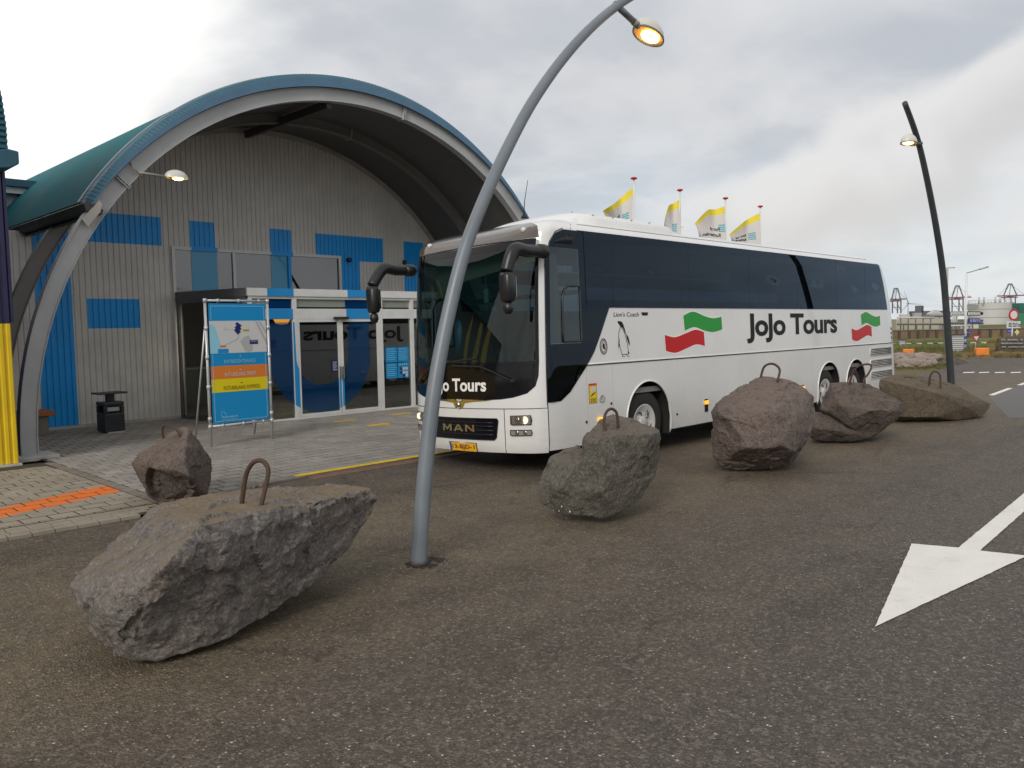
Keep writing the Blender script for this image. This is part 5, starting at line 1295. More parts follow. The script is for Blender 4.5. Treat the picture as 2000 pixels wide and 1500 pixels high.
for s_ in (-1.02, 1.02):
    p = S(s_, 3.44, .01); cb(MB().lathe([(0, -.03), (.028, -.025), (.04, 0), (.04, .02)], (p.x, p.y, p.z), 'X', 14), 'marker_lamp', M['lamp_white'])
# grille, letters, plate, emblem
gp = [(-.66, .56), (-.62, .525), (.60, .525), (.645, .56), (.665, .80), (.64, .83), (-.68, .83), (-.70, .80)]
panel('grille', [gp], M['busblack'], off=.008, ds=.1, dt=.1)
line('grille_rim', gp, .006, M['under'], off=.009, closed=True)
mb = MB()
for z in (.60, .66, .72, .77): line('', [(-.62, z), (.62, z)], .008, None, off=.010, into=mb)
cb(mb, 'grille_bars', M['mirror'])
def front_text(name, s, y_left, y_right, z0, z1, mat, bold, off=.014, slant=0, space=1.0):
    v, f = text_mesh(s, bold, space); mb = MB(); vs_ = []
    for a, b in v: vs_.append(S(y_left+(y_right-y_left)*(a+slant*b), z0+(z1-z0)*b, off))
    cb(mb.add(vs_, f, 0, False), name, mat)
# seen from the front, the reader's left is the far side (+s)
front_text('coach_name', 'JoJo Tours', .65, -.52, 1.155, 1.40, M['whiteink'], .028, .010)
mm = MB()
def stroke(y0_, w_, pts):     # letter box from y0_ (reader's left) of width w_, strokes in unit box
    for q in pts: mm.add([S(y0_-w_*a_, .635+.10*b_, .020) for a_, b_ in q], [tuple(range(len(q)))])
stroke(.36, .20, [[(0, 0), (.2, 0), (.2, 1), (0, 1)], [(.8, 0), (1, 0), (1, 1), (.8, 1)], [(.2, 1), (.2, .62), (.5, .12), (.5, .5)], [(.8, 1), (.5, .5), (.5, .12), (.8, .62)]])
stroke(.12, .20, [[(0, 0), (.2, 0), (.6, 1), (.4, 1)], [(.8, 0), (1, 0), (.6, 1), (.4, 1)], [(.28, .2), (.72, .2), (.66, .4), (.34, .4)]])
stroke(-.12, .17, [[(0, 0), (.2, 0), (.2, 1), (0, 1)], [(.8, 0), (1, 0), (1, 1), (.8, 1)], [(.2, 1), (.2, .68), (.8, 0), (.8, .32)]])
cb(mm, 'maker_letters', M['goldchrome'], fix=False)
em = [(.62, 1.085), (.30, 1.07), (.12, 1.05), (.07, .975), (0, .955), (-.07, .975), (-.12, 1.05), (-.30, 1.07), (-.62, 1.085), (-.30, 1.095), (0, 1.10), (.30, 1.095)]
panel('emblem_strip', [em], M['goldchrome'], off=.012, ds=.1, dt=.05)
cb(MB().lathe([(0, -.022), (.030, -.018), (.038, 0)], tuple(S(0, 1.02, .018)), 'X', 16), 'emblem_lion', M['chrome'])
# number plate
pm = MB(); 
def fp(y0, y1, z0, z1, off, mi):
    pm.add([S(y0, z0, off), S(y1, z0, off), S(y1, z1, off), S(y0, z1, off)], [(0, 1, 2, 3)], mi)
fp(-.31, .25, .345, .475, .012, 3); fp(-.30, .24, .353, .467, .016, 0); fp(.198, .238, .355, .465, .018, 1)
v, f = text_mesh('13-BJD-1', .005, 1.05); pm.add([S(.175+(-.27-.175)*a, .372+.075*b, .020) for a, b in v], f, 2); 
cb(pm, 'number_plate', [M['plate'], M['plateblue'], M['inkred'], M['black']], fix=False)
# headlamps
for sg in (-1, 1):
    for (a, b, c, d, nm) in ((.90, 1.20, .745, .875, 'headlight'), (.89, 1.20, .595, .675, 'fog_light')):
        e = bpy.data.objects.new(nm, None); COL.objects.link(e); e.parent = coach
        q = [(sg*a, c+.01), (sg*(a+.02), c), (sg*b, c+.005), (sg*(b+.012), (c+d)/2), (sg*b, d), (sg*a, d-.005)]
        panel('lamp_recess', [q], M['chrome'] if nm == 'headlight' else M['vent'], e, off=.006, ds=.06, dt=.05)
        for cx_, r_ in (((a+.09), .045), ((a+.21), .045)):
            p = S(sg*cx_, (c+d)/2, .006); k = 1 if nm == 'headlight' else .75
            mb = MB().lathe([(0, -.012*k), (r_*.5*k, -.010), (r_*k, -.004), (r_*1.12*k, -.012), (r_*1.2*k, .0)], tuple(p), 'X', 18); cb(mb, 'bulb', M['bulb'] if (nm == 'headlight' and cx_ > a+.1) else M['chrome'], e)
        panel('lens', [q], M['headlight'], e, off=.022, ds=.06, dt=.05); line('lamp_rim', q, .006, M['mirror'], e, off=.014, closed=True)
mb = MB()
for s_ in (-.80, .80): line('', [(s_, .35), (s_, .96)], .004, None, off=.001, into=mb)
for sg in (-1, 1): line('', [(sg*(sc-.002), .355), (sg*(sc), 1.0)], .006, None, off=.001, into=mb)
cb(mb, 'bumper_joints', M['under'])
# wipers
for pts in ([(-.95, 1.36), (-.72, 1.46), (-.45, 1.56), (.1, 1.58)], [(.98, 1.34), (.75, 1.50), (.5, 1.62), (.15, 1.64)]):
    line('wiper', pts, .013, M['under'], off=.045)
    line('wiper_blade', [(pts[-1][0]+.55*(1 if pts[0][0] < 0 else -1)*.6, 1.62), (pts[-1][0]-.45*(1 if pts[0][0] < 0 else -1), 1.68)], .011, M['under'], off=.025)
for s_ in (-.95, .98):
    p = S(s_, 1.35, .03); cb(MB().lathe([(0, -.03), (.03, -.02), (.035, .03)], tuple(p), 'X', 12), 'wiper_pivot', M['under'])
# side window bands
band_front = [(.40, 1.04), (.66, 1.045), (.88, 1.16), (1.10, 1.35), (1.27, 1.50), (1.45, 1.69), (1.62, 1.95), (1.86, 2.35)]
for sd_ in (-1, 1):
    mb = MB()
    pz = lambda q: panel('', [q], None, off=.008, ds=.05 if min(p[0] for p in q) < 1.1 else .25, dt=.12, side=sd_, into=mb)
    pz([(.40, 1.04), (.66, 1.045), (.88, 1.16), (1.10, 1.35), (1.27, 1.50), (1.45, 1.69), (1.55, 1.84), (.40, 1.84)])
    pz([(1.17, 1.84), (1.55, 1.84), (1.62, 1.95), (1.86, 2.35), (1.345, 2.35), (1.345, 3.40), (1.17, 3.40)])
    pz([(.40, 1.84), (.47, 1.84), (.47, 3.17), (.40, 3.0)]); pz([(.40, 2.98), (.47, 3.165), (1.17, 3.165), (1.17, 3.44), (.80, 3.44), (.60, 3.38), (.48, 3.25)])
    pz([(1.30, 2.35), (13.30, 2.35), (13.30, 2.46), (1.30, 2.46)]); pz([(1.17, 3.33), (13.22, 3.33), (13.20, 3.455), (1.17, 3.45)])
    pz([(13.0, 2.46), (13.30, 2.46), (13.24, 3.33), (13.0, 3.33)])
    cb(mb, 'black_window_surround', M['bussolid'])
    cuts = [1.32, 1.96, 4.08, 6.15, 8.15, 10.1, 11.75, 13.26]
    for i, (a, b) in enumerate(zip(cuts, cuts[1:])):
        panel('side_window', [[(a+.005, 2.37), (b-.005, 2.37), (b-.005, 3.435), (a+.005, 3.435)]], M['busglass'], off=.013, ds=.35, dt=.11, side=sd_)
    for a in cuts[1:-1]: line('window_joint', [(a, 2.37), (a, 3.43)], .005, M['under'], off=.010, side=sd_, st=.4)
    panel('driver_window', [[(.46, 1.84), (1.175, 1.84), (1.175, 3.18), (.47, 3.18)]], M['drvglass'], off=.012, ds=.2, dt=.2, side=sd_)
    line('window_frame', [(.74, 1.87), (.74, 2.48), (.80, 2.60), (.90, 2.65), (1.17, 2.65), (1.17, 1.87)], .017, M['black'], off=.016, side=sd_, closed=True)
    line('pillar_joint', [(.39, 1.0), (.39, 3.02), (.47, 3.26), (.60, 3.40), (.80, 3.46)], .006, M['under'], off=.006, side=sd_)
    mb = MB()
    for k in range(15): a = .58+k*.032; line('', [(a, 3.24), (a+.02, 3.24+min(.15, .05+k*.012))], .006, None, off=.010, side=sd_, into=mb)
    cb(mb, 'air_slots', M['mirror'])
    mb = MB(); line('', [(1.02, 3.46), (1.10, 3.60)], .005, None, off=.001, side=sd_, into=mb); cb(mb, 'roof_joint', M['under'])
    # engine louvres
    for z0, z1 in ((1.235, 1.425), (.955, 1.145), (.675, .865)):
        e = bpy.data.objects.new('louvre', None); COL.objects.link(e); e.parent = coach
        q = [(12.03, z0), (13.34, z0), (13.40, z0+.03), (13.40, z1-.03), (13.34, z1), (12.03, z1), (11.98, z1-.04), (11.98, z0+.04)]
        panel('louvre_back', [q], M['vent'], e, off=.004, ds=.5, dt=.2, side=sd_)
        for k in range(5):
            z = z0+.02+k*(z1-z0-.04)/4; line('slat', [(12.0, z), (13.38, z)], .011, M['vent'], e, off=.014, side=sd_, st=.5)
            if k < 4: line('slot', [(12.0, z+.018), (13.38, z+.018)], .008, M['under'], e, off=.002, side=sd_, st=.5)
        line('louvre_rim', q, .008, M['bus'], e, off=.006, side=sd_, closed=True, st=.4)
    for z in (1.30, .78): 
        p = S(sx(13.45 if z > 1 else 11.98, sd_), z-.13, .012)
    panel('tail_light', [[(13.72, .62), (13.86, .62), (13.86, 1.45), (13.74, 1.45)]], M['taillight'], off=.010, ds=.05, dt=.2, side=sd_)
    for z in (1.62, 1.73, 1.84): panel('rear_slot', [[(13.52, z), (13.64, z), (13.64, z+.07), (13.52, z+.07)]], M['vent'], off=.006, side=sd_)
    # marker lamps, handles, filler
    for x, z in ((1.54, .70), (4.50, .72), (8.30, .72)):
        p = S(sx(x, sd_), z, .008); w_ = .05; yy = p.y; 
        if x > 2: cb(MB().box(x-.055, x+.055, min(yy, yy-sd_*.01), max(yy, yy+sd_*.008), z-.16, z+.06), 'marker_base', M['black'])
        cb(MB().box(x-w_, x+w_, min(yy-sd_*.005, yy+sd_*.022), max(yy-sd_*.005, yy+sd_*.022), z-.03, z+.035), 'side_marker', M['amber'], bevel=.006)
    for x, z in ((1.22, .70), (1.82, .92), (3.58, .6), (5.27, .6), (6.97, .6)):
        p = S(sx(x, sd_), z, .006); cb(MB().lathe([(0, sd_*.012), (.016, sd_*.01), (.02, 0)], tuple(p), 'Y', 10), 'latch', M['under'])
    p = S(sx(1.60, sd_), 1.01, .002); cb(MB().lathe([(0, sd_*.006), (.045, sd_*.008), (.055, sd_*.014), (.062, 0)], tuple(p), 'Y', 20), 'filler_cap', M['vent'])
    # decals
    def decal(pts, nm, mt, off): panel(nm, [pts], mt, off=off, ds=.2, dt=.2, side=sd_)
    def cr(P_, n=6):
        P_ = [Vector((a, b, 0)) for a, b in P_]; return [(p.x, p.y) for p in smooth(P_, n)]
    mir = sd_ == 1
    def mx(pts, c): return [(2*c-a, b) for a, b in pts] if mir else pts
    for dx_, cc in ((0, 4.2), (7.60, 11.8)):
        gt = cr([(3.87, 2.225), (4.18, 2.292), (4.55, 2.215), (4.83, 2.178), (5.11, 2.205)]); gb_ = cr([(3.90, 1.975), (4.2, 2.03), (4.5, 1.97), (4.8, 1.935), (5.12, 1.975)])
        rt_ = cr([(3.30, 1.915), (3.60, 1.872), (3.95, 1.935), (4.24, 1.985), (4.50, 1.94)]); rb_ = cr([(3.32, 1.655), (3.60, 1.615), (3.95, 1.68), (4.24, 1.735), (4.52, 1.70)])
        for tp, bt, nm, mt in ((gt, gb_, 'green_flag_decal', 'flaggreen'), (rt_, rb_, 'red_flag_decal', 'flagred')):
            for o_, m_, of_ in ((.022, 'halo', .0022), (0, mt, .0044)):
                a = [(p[0]+dx_, p[1]+o_) for p in tp]; b = [(p[0]+dx_, p[1]-o_) for p in bt]
                if o_: a = [(a[0][0]-o_, a[0][1])]+a+[(a[-1][0]+o_, a[-1][1])]; b = [(b[0][0]-o_, b[0][1])]+b+[(b[-1][0]+o_, b[-1][1])]
                mb = MB(); A2, B2 = mx(a, 4.2+dx_), mx(b, 4.2+dx_)
                vv = [S(sx(p[0], sd_), p[1], of_) for p in A2]+[S(sx(p[0], sd_), p[1], of_) for p in B2]; n = len(A2)
                mb.add(vv, [(i, i+1, n+i+1, n+i) for i in range(n-1)]); cb(mb, nm if not o_ else 'decal_halo', M[m_])
    def side_text(nm, s, xa, xb, z0, z1, mt, bold, off=.004, slant=0, space=1.0):
        v, f = text_mesh(s, bold, space); 
        fx = (lambda u: xa+(xb-xa)*u) if sd_ == -1 else (lambda u: xb-(xb-xa)*u)
        cb(MB().add([S(sx(fx(a+slant*b), sd_), z0+(z1-z0)*b, off) for a, b in v], f), nm, mt)
    side_text('coach_name', 'JoJo Tours', 6.01, 10.10, 1.70, 2.26, M['ink'], .030, .004, 0, .95)
    side_text('model_letters', "Lion's Coach", 1.96, 2.60, 2.215, 2.285, M['ink'], .0, .004, .02)
    decal([(2.67, 2.28), (2.86, 2.28), (2.84, 2.23), (2.70, 2.23)], 'badge', M['ink'], .004)
    # penguin drawing
    def pk(pts): return [(2.04+(a-350)/200*.30, 2.15-(b-278)/532*.55) for a, b in pts]
    e = bpy.data.objects.new('penguin_decal', None); COL.objects.link(e); e.parent = coach
    for nm, q in (('head_and_back', [(355, 290), (375, 279), (410, 283), (437, 297), (456, 340), (476, 402), (492, 472), (474, 446), (452, 396), (430, 366), (398, 352), (412, 322), (404, 300), (380, 294)]),
                  ('flipper', [(370, 520), (358, 615), (360, 690), (373, 640), (380, 560)]), ('flipper', [(494, 468), (530, 515), (550, 600), (546, 652), (522, 590), (502, 530)]), ('tail', [(522, 722), (541, 762), (512, 770)])):
        panel(nm, [pk(q)], M['ink'], e, off=.004, ds=.3, dt=.3, side=sd_)
    mb = MB()
    for q in ([(395, 385), (375, 445), (366, 520), (376, 620), (394, 700), (412, 768)], [(398, 372), (425, 380), (452, 415), (478, 480), (498, 560), (516, 650), (522, 760)], [(400, 360), (440, 368), (470, 410), (490, 470)], [(412, 770), (440, 772), (475, 770), (515, 772)], [(420, 772), (412, 795), (432, 804), (458, 800)], [(486, 774), (500, 800), (520, 804), (536, 796)]):
        line('', pk(q), .004, None, off=.002, side=sd_, into=mb, st=.02)
    cb(mb, 'outline', M['ink'], e)
    # round seal
    e = bpy.data.objects.new('seal_decal', None); COL.objects.link(e); e.parent = coach
    mb = MB(); c = (1.69, 1.775)
    for r_ in (.105, .112, .070): line('', [(c[0]+r_*.62*math.cos(a)*1.25, c[1]+r_*math.sin(a)*1.05) for a in [2*math.pi*i/24 for i in range(24)]], .0028, None, off=.002, side=sd_, into=mb, closed=True, st=.05)
    for i in range(22):
        a = 2*math.pi*i/22; line('', [(c[0]+.080*.78*math.cos(a), c[1]+.080*1.05*math.sin(a)), (c[0]+.098*.78*math.cos(a+.08), c[1]+.098*1.05*math.sin(a+.08))], .003, None, off=.002, side=sd_, into=mb)
    cb(mb, 'seal_ring', M['ink'], e); panel('seal_bird', [[(1.665, 1.80), (1.69, 1.83), (1.72, 1.80), (1.715, 1.76), (1.735, 1.735), (1.69, 1.735), (1.665, 1.765)]], M['ink'], e, off=.004, side=sd_)
    # warning sticker
    e = bpy.data.objects.new('warning_sticker', None); COL.objects.link(e); e.parent = coach
    def rq(a, b, c, d): return [(a, c), (b, c), (b, d), (a, d)]
    panel('sticker_sheet', [rq(1.305, 1.49, .955, 1.245)], M['warnred'], e, off=.003, side=sd_); panel('sticker_face', [rq(1.315, 1.48, .965, 1.212)], M['signyellow'], e, off=.0045, side=sd_)
    panel('bus_pictogram', [[(1.33, 1.13), (1.37, 1.20), (1.45, 1.20), (1.46, 1.14), (1.40, 1.12)]], M['signwhite'], e, off=.006, side=sd_); panel('dark_wedge', [[(1.325, 1.05), (1.39, 1.10), (1.47, 1.12), (1.42, 1.09), (1.36, 1.06)]], M['ink'], e, off=.006, side=sd_)
    for s_, z in (('ANGLES', 1.005), ('MORTS', .975)):
        v, f = text_mesh(s_, .02); fx = (lambda u: 1.335+.13*u) if sd_ == -1 else (lambda u: 1.465-.13*u)
        cb(MB().add([S(sx(fx(a), sd_), z+.022*b, .006) for a, b in v], f), 'sticker_letters', M['ink'], e)
# wheels
def wheel(c, sd_):
    e = bpy.data.objects.new('wheel', None); COL.objects.link(e); e.parent = coach; e.location = (c, sd_*1.14, .525)
    s_ = sd_
    MB().lathe([(.29, s_*.15), (.33, s_*.165), (.47, s_*.155), (.505, s_*.135), (.525, s_*.10), (.525, -s_*.10), (.50, -s_*.14), (.30, -s_*.15)], (0, 0, 0), 'Y', 48).build('tyre', M['rubber'], e)
    mb = MB().lathe([(0, s_*.148), (.085, s_*.148), (.098, s_*.140), (.10, s_*.118), (.20, s_*.118), (.225, s_*.135), (.262, s_*.138), (.292, s_*.160), (.302, s_*.158), (.300, s_*.10)], (0, 0, 0), 'Y', 40); mb.build('rim', M['rim'], e)
    for k in range(5):
        a = 2*math.pi*k/5+.5
        pts = [(r_*math.cos(a+da), s_*(.123+.018*(r_-.12)/.13), r_*math.sin(a+da)) for r_, da in ((.115, 0), (.16, .10), (.20, .32), (.225, .62))]
        MB().tube(pts, [.006, .012, .010, .004], 6).build('rim_slot', M['under'], e)
    for k in range(10):
        a = 2*math.pi*k/10; MB().lathe([(0, s_*.132), (.011, s_*.130), (.012, s_*.118)], (.155*math.cos(a), 0, .155*math.sin(a)), 'Y', 6).build('wheel_nut', M['rim'], e)
    return e
w0 = wheel(WH[0], -1)
for c in WH[1:]: w = copy_tree(w0, coach); w.location.x = c
w1 = wheel(WH[0], 1)
for c in WH[1:]: w = copy_tree(w1, coach); w.location.x = c
# mirrors
def mirror(sd_, attach, elbow, top, bot):
    e = bpy.data.objects.new('wing_mirror', None); COL.objects.link(e); e.parent = coach
    S_ = smooth([attach, Vector(attach)+(Vector(elbow)-Vector(attach))*.5, elbow, top], 8); n = len(S_)
    mb = MB().tube(S_, [.080+.006*math.sin(3*i/n) for i in range(n)], 14); 
    mb.v = [(v[0], v[1]*1.0, v[2]) for v in mb.v]; cb(mb, 'mirror_arm', M['mirror'], e)
    a = Vector(attach); cb(MB().lathe([(0, -.10), (.08, -.095), (.098, -.05), (.098, .05), (.08, .095), (0, .10)], tuple(a), 'X', 14), 'arm_foot', M['mirror'], e)
    t, b = Vector(top), Vector(bot); L_ = (t-b).length
    mb = MB(); v = []; N = 20; prof_ = [(0, .0), (.060, .0), (.082, .03), (.090, L_*.5), (.088, L_*.85), (.070, L_-.01), (0, L_)]
    for r_, h in prof_:
        for k in range(N):
            q = 2*math.pi*k/N; cx_, cy_ = math.cos(q), math.sin(q); sup = (abs(cx_)**3.2+abs(cy_)**3.2)**(-1/3.2)
            p = b+(t-b)*(h/L_); v.append((p.x+r_*sup*cx_*.95, p.y+r_*sup*cy_*1.15, p.z))
    mb.add(v, [(i*N+k, i*N+(k+1) % N, (i+1)*N+(k+1) % N, (i+1)*N+k) for i in range(len(prof_)-1) for k in range(N)], 0, True); cb(mb, 'mirror_housing', M['mirror'], e)
    cb(MB().box(b.x+.088, b.x+.092, b.y-.07, b.y+.07, b.z+.06, t.z-.06), 'mirror_glass', M['chrome'], e)
    cb(MB().lathe([(0, -.16), (.045, -.15), (.070, -.09), (.06, -.02), (.03, .0)], tuple(b), 'Z', 16), 'wide_angle_pod', M['mirror'], e)
mirror(-1, (.36, -1.40, 3.10), (-.20, -1.42, 3.08), (-.33, -1.40, 2.80), (-.32, -1.40, 2.41))
mirror(1, (.30, 1.38, 3.10), (-.20, 1.40, 3.10), (-.42, 1.40, 2.84), (-.42, 1.39, 2.43))
# roof unit and antenna
mb = MB(); v = []; A_n, B_n = 26, 12; X0_, X1_ = 1.25, 5.1
for i in range(A_n+1):
    u = i/A_n; x = X0_+(X1_-X0_)*u; hgt = .215*min(1, (u/.16)**.6 if u < .16 else 1)*min(1, ((1-u)/.30)**.75 if u > .70 else 1); wd = 1.02*min(1, .62+.38*(u/.2) if u < .2 else 1)*min(1, .6+.4*((1-u)/.25) if u > .75 else 1)
    for k in range(B_n+1):
        a = math.pi*k/B_n; ca = math.cos(a); v.append((x, -wd*math.copysign(abs(ca)**.55, ca), 3.60+(hgt+.07)*abs(math.sin(a))**.6))
mb.add(v, [(i*(B_n+1)+k, (i+1)*(B_n+1)+k, (i+1)*(B_n+1)+k+1, i*(B_n+1)+k+1) for i in range(A_n) for k in range(B_n)], 0, True); cb(mb, 'roof_air_conditioner', M['bus'])
for k in range(7): cb(MB().lathe([(0, .012), (.018, .008), (.02, 0)], (1.6+k*.5, -.93, 3.80), 'Z', 8), 'roof_bolt', M['vent'])
line('roof_gutter', [(1.3, 3.63), (12.4, 3.63)], .007, M['vent'], off=.002, side=-1, st=.3); line('roof_gutter', [(1.3, 3.63), (12.4, 3.63)], .007, M['vent'], off=.002, side=1, st=.3)
cb(MB().tube([(.52, -.95, 3.66), (.54, -.955, 3.85), (.60, -.98, 4.15)], [.010, .006, .004], 6).lathe([(0, .05), (.03, .03), (.045, 0)], (.52, -.95, 3.62), 'Z', 10), 'antenna', M['under'])

# ------------------------------------------------------------------ flags behind the coach
flag_lab = ['white flag with yellow top edge, mostly folded, on the leftmost flagpole', 'narrow folded white and yellow flag on the second flagpole from the left', 'widest spread white and yellow flag, on the third flagpole from the left', 'white and yellow flag on the rightmost flagpole, blue wave emblem near the pole']
pole_lab = ['white flagpole with red cap, leftmost and tallest of the four', 'white flagpole with red cap, second from the left', 'white flagpole with red cap, third from the left', 'white flagpole with red cap, rightmost of the four']
M['flag_white'] = flat('flag_white', (0.60, 0.58, 0.57), .8); M['flag_yellow'] = flat('flag_yellow', (0.74, 0.62, 0.05), .8); M['flag_teal'] = flat('flag_teal', (0.05, 0.42, 0.52), .8)
fl = [ # pole top px, flag outline px: along top edge from the pole outwards, along the lower edge likewise
 ((1238, 348), [(1236, 366), (1214, 385), (1198, 399), (1178, 411)], .30, (1234, 470), (1196, 452), 16),
 ((1328, 371), [(1329, 388), (1316, 397), (1306, 402), (1301, 421)], .22, (1330, 480), (1290, 470), 12),
 ((1417, 387), [(1415, 403), (1396, 409), (1381, 411), (1358, 436)], .20, (1419, 485), (1366, 470), 15),
 ((1485, 403), [(1484, 416), (1462, 427), (1450, 436), (1424, 458)], .20, (1487, 500), (1430, 480), 15)]
ZT = 7.6
for i, (tp, edge, ywid, b_in, b_out, tw) in enumerate(fl):
    top = at(tp[0], tp[1], z=ZT); dist = (top-Vector((0, 0, CAM_H))).dot(_fw)
    e = empty('flagpole', (top.x, top.y, 0), pole_lab[i], 'flagpole', 'flagpoles with red caps behind the coach')
    MB().tube([(0, 0, 0), (0, 0, ZT*.5), (0, 0, ZT-.05)], [.055, .05, .035], 12).build('mast', M['white_frame'], e)
    MB().lathe([(0, .06), (.09, .055), (.125, .02), (.125, -.01), (.04, -.03), (.03, -.08)], (0, 0, ZT-.02), 'Z', 20).build('cap', M['red'], e)
    MB().tube([(.05, 0, ZT-.1), (.055, .03, ZT-.6), (.05, 0, 2)], .008, 4).build('halyard', M['signgrey'], e)
    T_ = [at(a, b, d=dist+.25*math.sin(q*1.9)) for q, (a, b) in enumerate(edge)]; B0, B1 = at(*b_in, d=dist), at(*b_out, d=dist+.3)
    TS = smooth(T_, 5); n = len(TS); K = 12; v = []; uvw = []
    view = _fw.copy(); view.z = 0; view.normalize()
    for q, p in enumerate(TS):
        u = q/(n-1); bt = B0.lerp(B1, u)
        for k in range(K+1):
            w = k/K; c = p.lerp(bt, w); c += view*(.10*math.sin(u*7+w*3+i)*u+.04*math.sin(u*15+w*5)*u); v.append(c)
    mb = MB(); f = []
    for q in range(n-1):
        for k in range(K):
            mb.add([v[q*(K+1)+k], v[(q+1)*(K+1)+k], v[(q+1)*(K+1)+k+1], v[q*(K+1)+k+1]], [(0, 1, 2, 3)], 1 if k < 2 else 0, True)
    # print on the cloth, seen from behind (mirrored)
    def fpnt(u, w, o_=-.015):
        q = min(n-1.001, max(0, u*(n-1))); a = int(q); r_ = q-a; k = min(K-.001, max(0, w*K)); b = int(k); s_ = k-b
        g_ = lambda i_, j_: v[i_*(K+1)+j_]
        return g_(a, b)*(1-r_)*(1-s_)+g_(a+1, b)*r_*(1-s_)+g_(a, b+1)*(1-r_)*s_+g_(a+1, b+1)*r_*s_ + view*o_
    ph = dict([(0, (.15, .42)), (1, (.2, .5)), (2, (.02, .42)), (3, (.16, .42))])[i]
    for k in range(4):
        w0_ = ph[1]+k*.052; z_ = [(0, .02), (.25, 0), (.5, .02), (.75, .0), (1, .02)]
        for (a, b), (c, d) in zip(z_, z_[1:]):
            mb.add([fpnt(ph[0]+a*.24, w0_+b), fpnt(ph[0]+c*.24, w0_+d), fpnt(ph[0]+c*.24, w0_+d+.024), fpnt(ph[0]+a*.24, w0_+b+.024)], [(0, 1, 2, 3)], 2)
    words = {0: [('Po', .50, .62, .40), ('Ro', .50, .62, .56)], 1: [], 2: [('Port of', .22, .58, .50), ('Rotterdam', .20, .86, .66)], 3: [('Port of', .50, .86, .44), ('Rotterdam', .50, .98, .58)]}[i]
    for wd, ua, ub, w_ in words:
        tv, tf = text_mesh(wd, .02); mb.add([fpnt(ua+(ub-ua)*a, w_+.10*(1-b)) for a, b in tv], tf, 3)
    o = mb.build('flag', [M['flag_white'], M['flag_yellow'], M['flag_teal'], M['ink']], fix=False); tag(o, flag_lab[i], 'flag', 'white and yellow harbour flags')

# ------------------------------------------------------------------ far side of the road
def yb(px): return 627.7-(px-1540)*.0168    # horizon row at a column
def gd(px, py): return at(px, py, z=0)
# rough verge strip with uneven top
def strip(name, pts, h, mat, label, seed, n=60, wdt=3.0, amp=.25):
    random.seed(seed); mb = MB(); a, b = Vector(pts[0]), Vector(pts[1]); u = (b-a); w = Vector((-u.y, u.x, 0)).normalized(); w = w if w.dot(_fw) > 0 else -w; J = 6; v = []
    for i in range(n+1):
        for j in range(J+1):
            q = j/J; z = h*math.sin(math.pi*q)**.6*(1+amp*noise.noise(Vector((i*.31, j*.7, seed)))*2)+.03*random.random(); p = a+u*(i/n)+w*(wdt*q); v.append((p.x, p.y, max(-.03, z-.03)))
    mb.add(v, [(i*(J+1)+j, (i+1)*(J+1)+j, (i+1)*(J+1)+j+1, i*(J+1)+j+1) for i in range(n) for j in range(J)], 0, True)
    o = mb.build(name, mat); tag(o, label, kind='stuff'); return o
def gmat(nm, a, b):
    t = NT(nm); p = t.pos(False); f = t.noise(p, 3.5, 6, .75); n = t.noise(t.scale(p, (.3, .3, 3)), 1.2, 4, .6)
    t.base(t.mix(t.ramp(n, .35, .65), t.mix(t.ramp(f, .35, .65), a, b), tuple(x*1.3 for x in b)), .9, 0, .2); t.bump(f, .9, .08); return t.m
M['verge_brown'] = gmat('dry_verge_grass', (.085, .070, .026), (.15, .115, .05)); M['verge_green'] = gmat('green_verge_grass', (.055, .075, .022), (.12, .125, .04))
strip('grass_verge', (gd(1700, 700), gd(2080, 698.5)), .26, M['verge_brown'], 'dry brown grass verge behind the road', 3, wdt=3.0)
strip('grass_bank', (gd(1700, 684), gd(2080, 680)), .30, M['verge_green'], 'green grass bank beyond the barrier', 5, wdt=8.0)
strip('grass_bank', (gd(1700, 671), gd(2080, 667)), .28, M['verge_green'], 'green grass strip before the brown wall', 6, wdt=9.0)
def tufts(name, region, cnt, hmin, hmax, mat, label, seed):
    random.seed(seed); mb = MB()
    for _ in range(cnt):
        px = random.uniform(region[0], region[1]); py = random.uniform(region[2], region[3]); c = gd(px, py); c.z = .02
        for b in range(5):
            a = random.uniform(0, 6.28); h = random.uniform(hmin, hmax); l = Vector((math.cos(a), math.sin(a), 0)); s_ = Vector((-l.y, l.x, 0))*.02; o_ = l*random.uniform(0, .12)
            mb.add([c+o_-s_, c+o_+s_, c+o_+l*h*.35+Vector((0, 0, h))], [(0, 1, 2)])
    o = mb.build(name, mat, fix=False); tag(o, label, kind='stuff')
tufts('grass_tufts', (1740, 2010, 690, 699), 900, .1, .34, M['verge_brown'], 'tufts of dry grass along the road edge', 11)
tufts('grass_tufts', (1740, 1960, 672, 688), 700, .12, .4, M['verge_green'], 'tufts of green grass beyond the barrier', 12)
tufts('grass_tufts', (1752, 1845, 712, 722), 260, .03, .09, M['verge_green'], 'short grass round the pile of stones', 13)
MBv = MB()
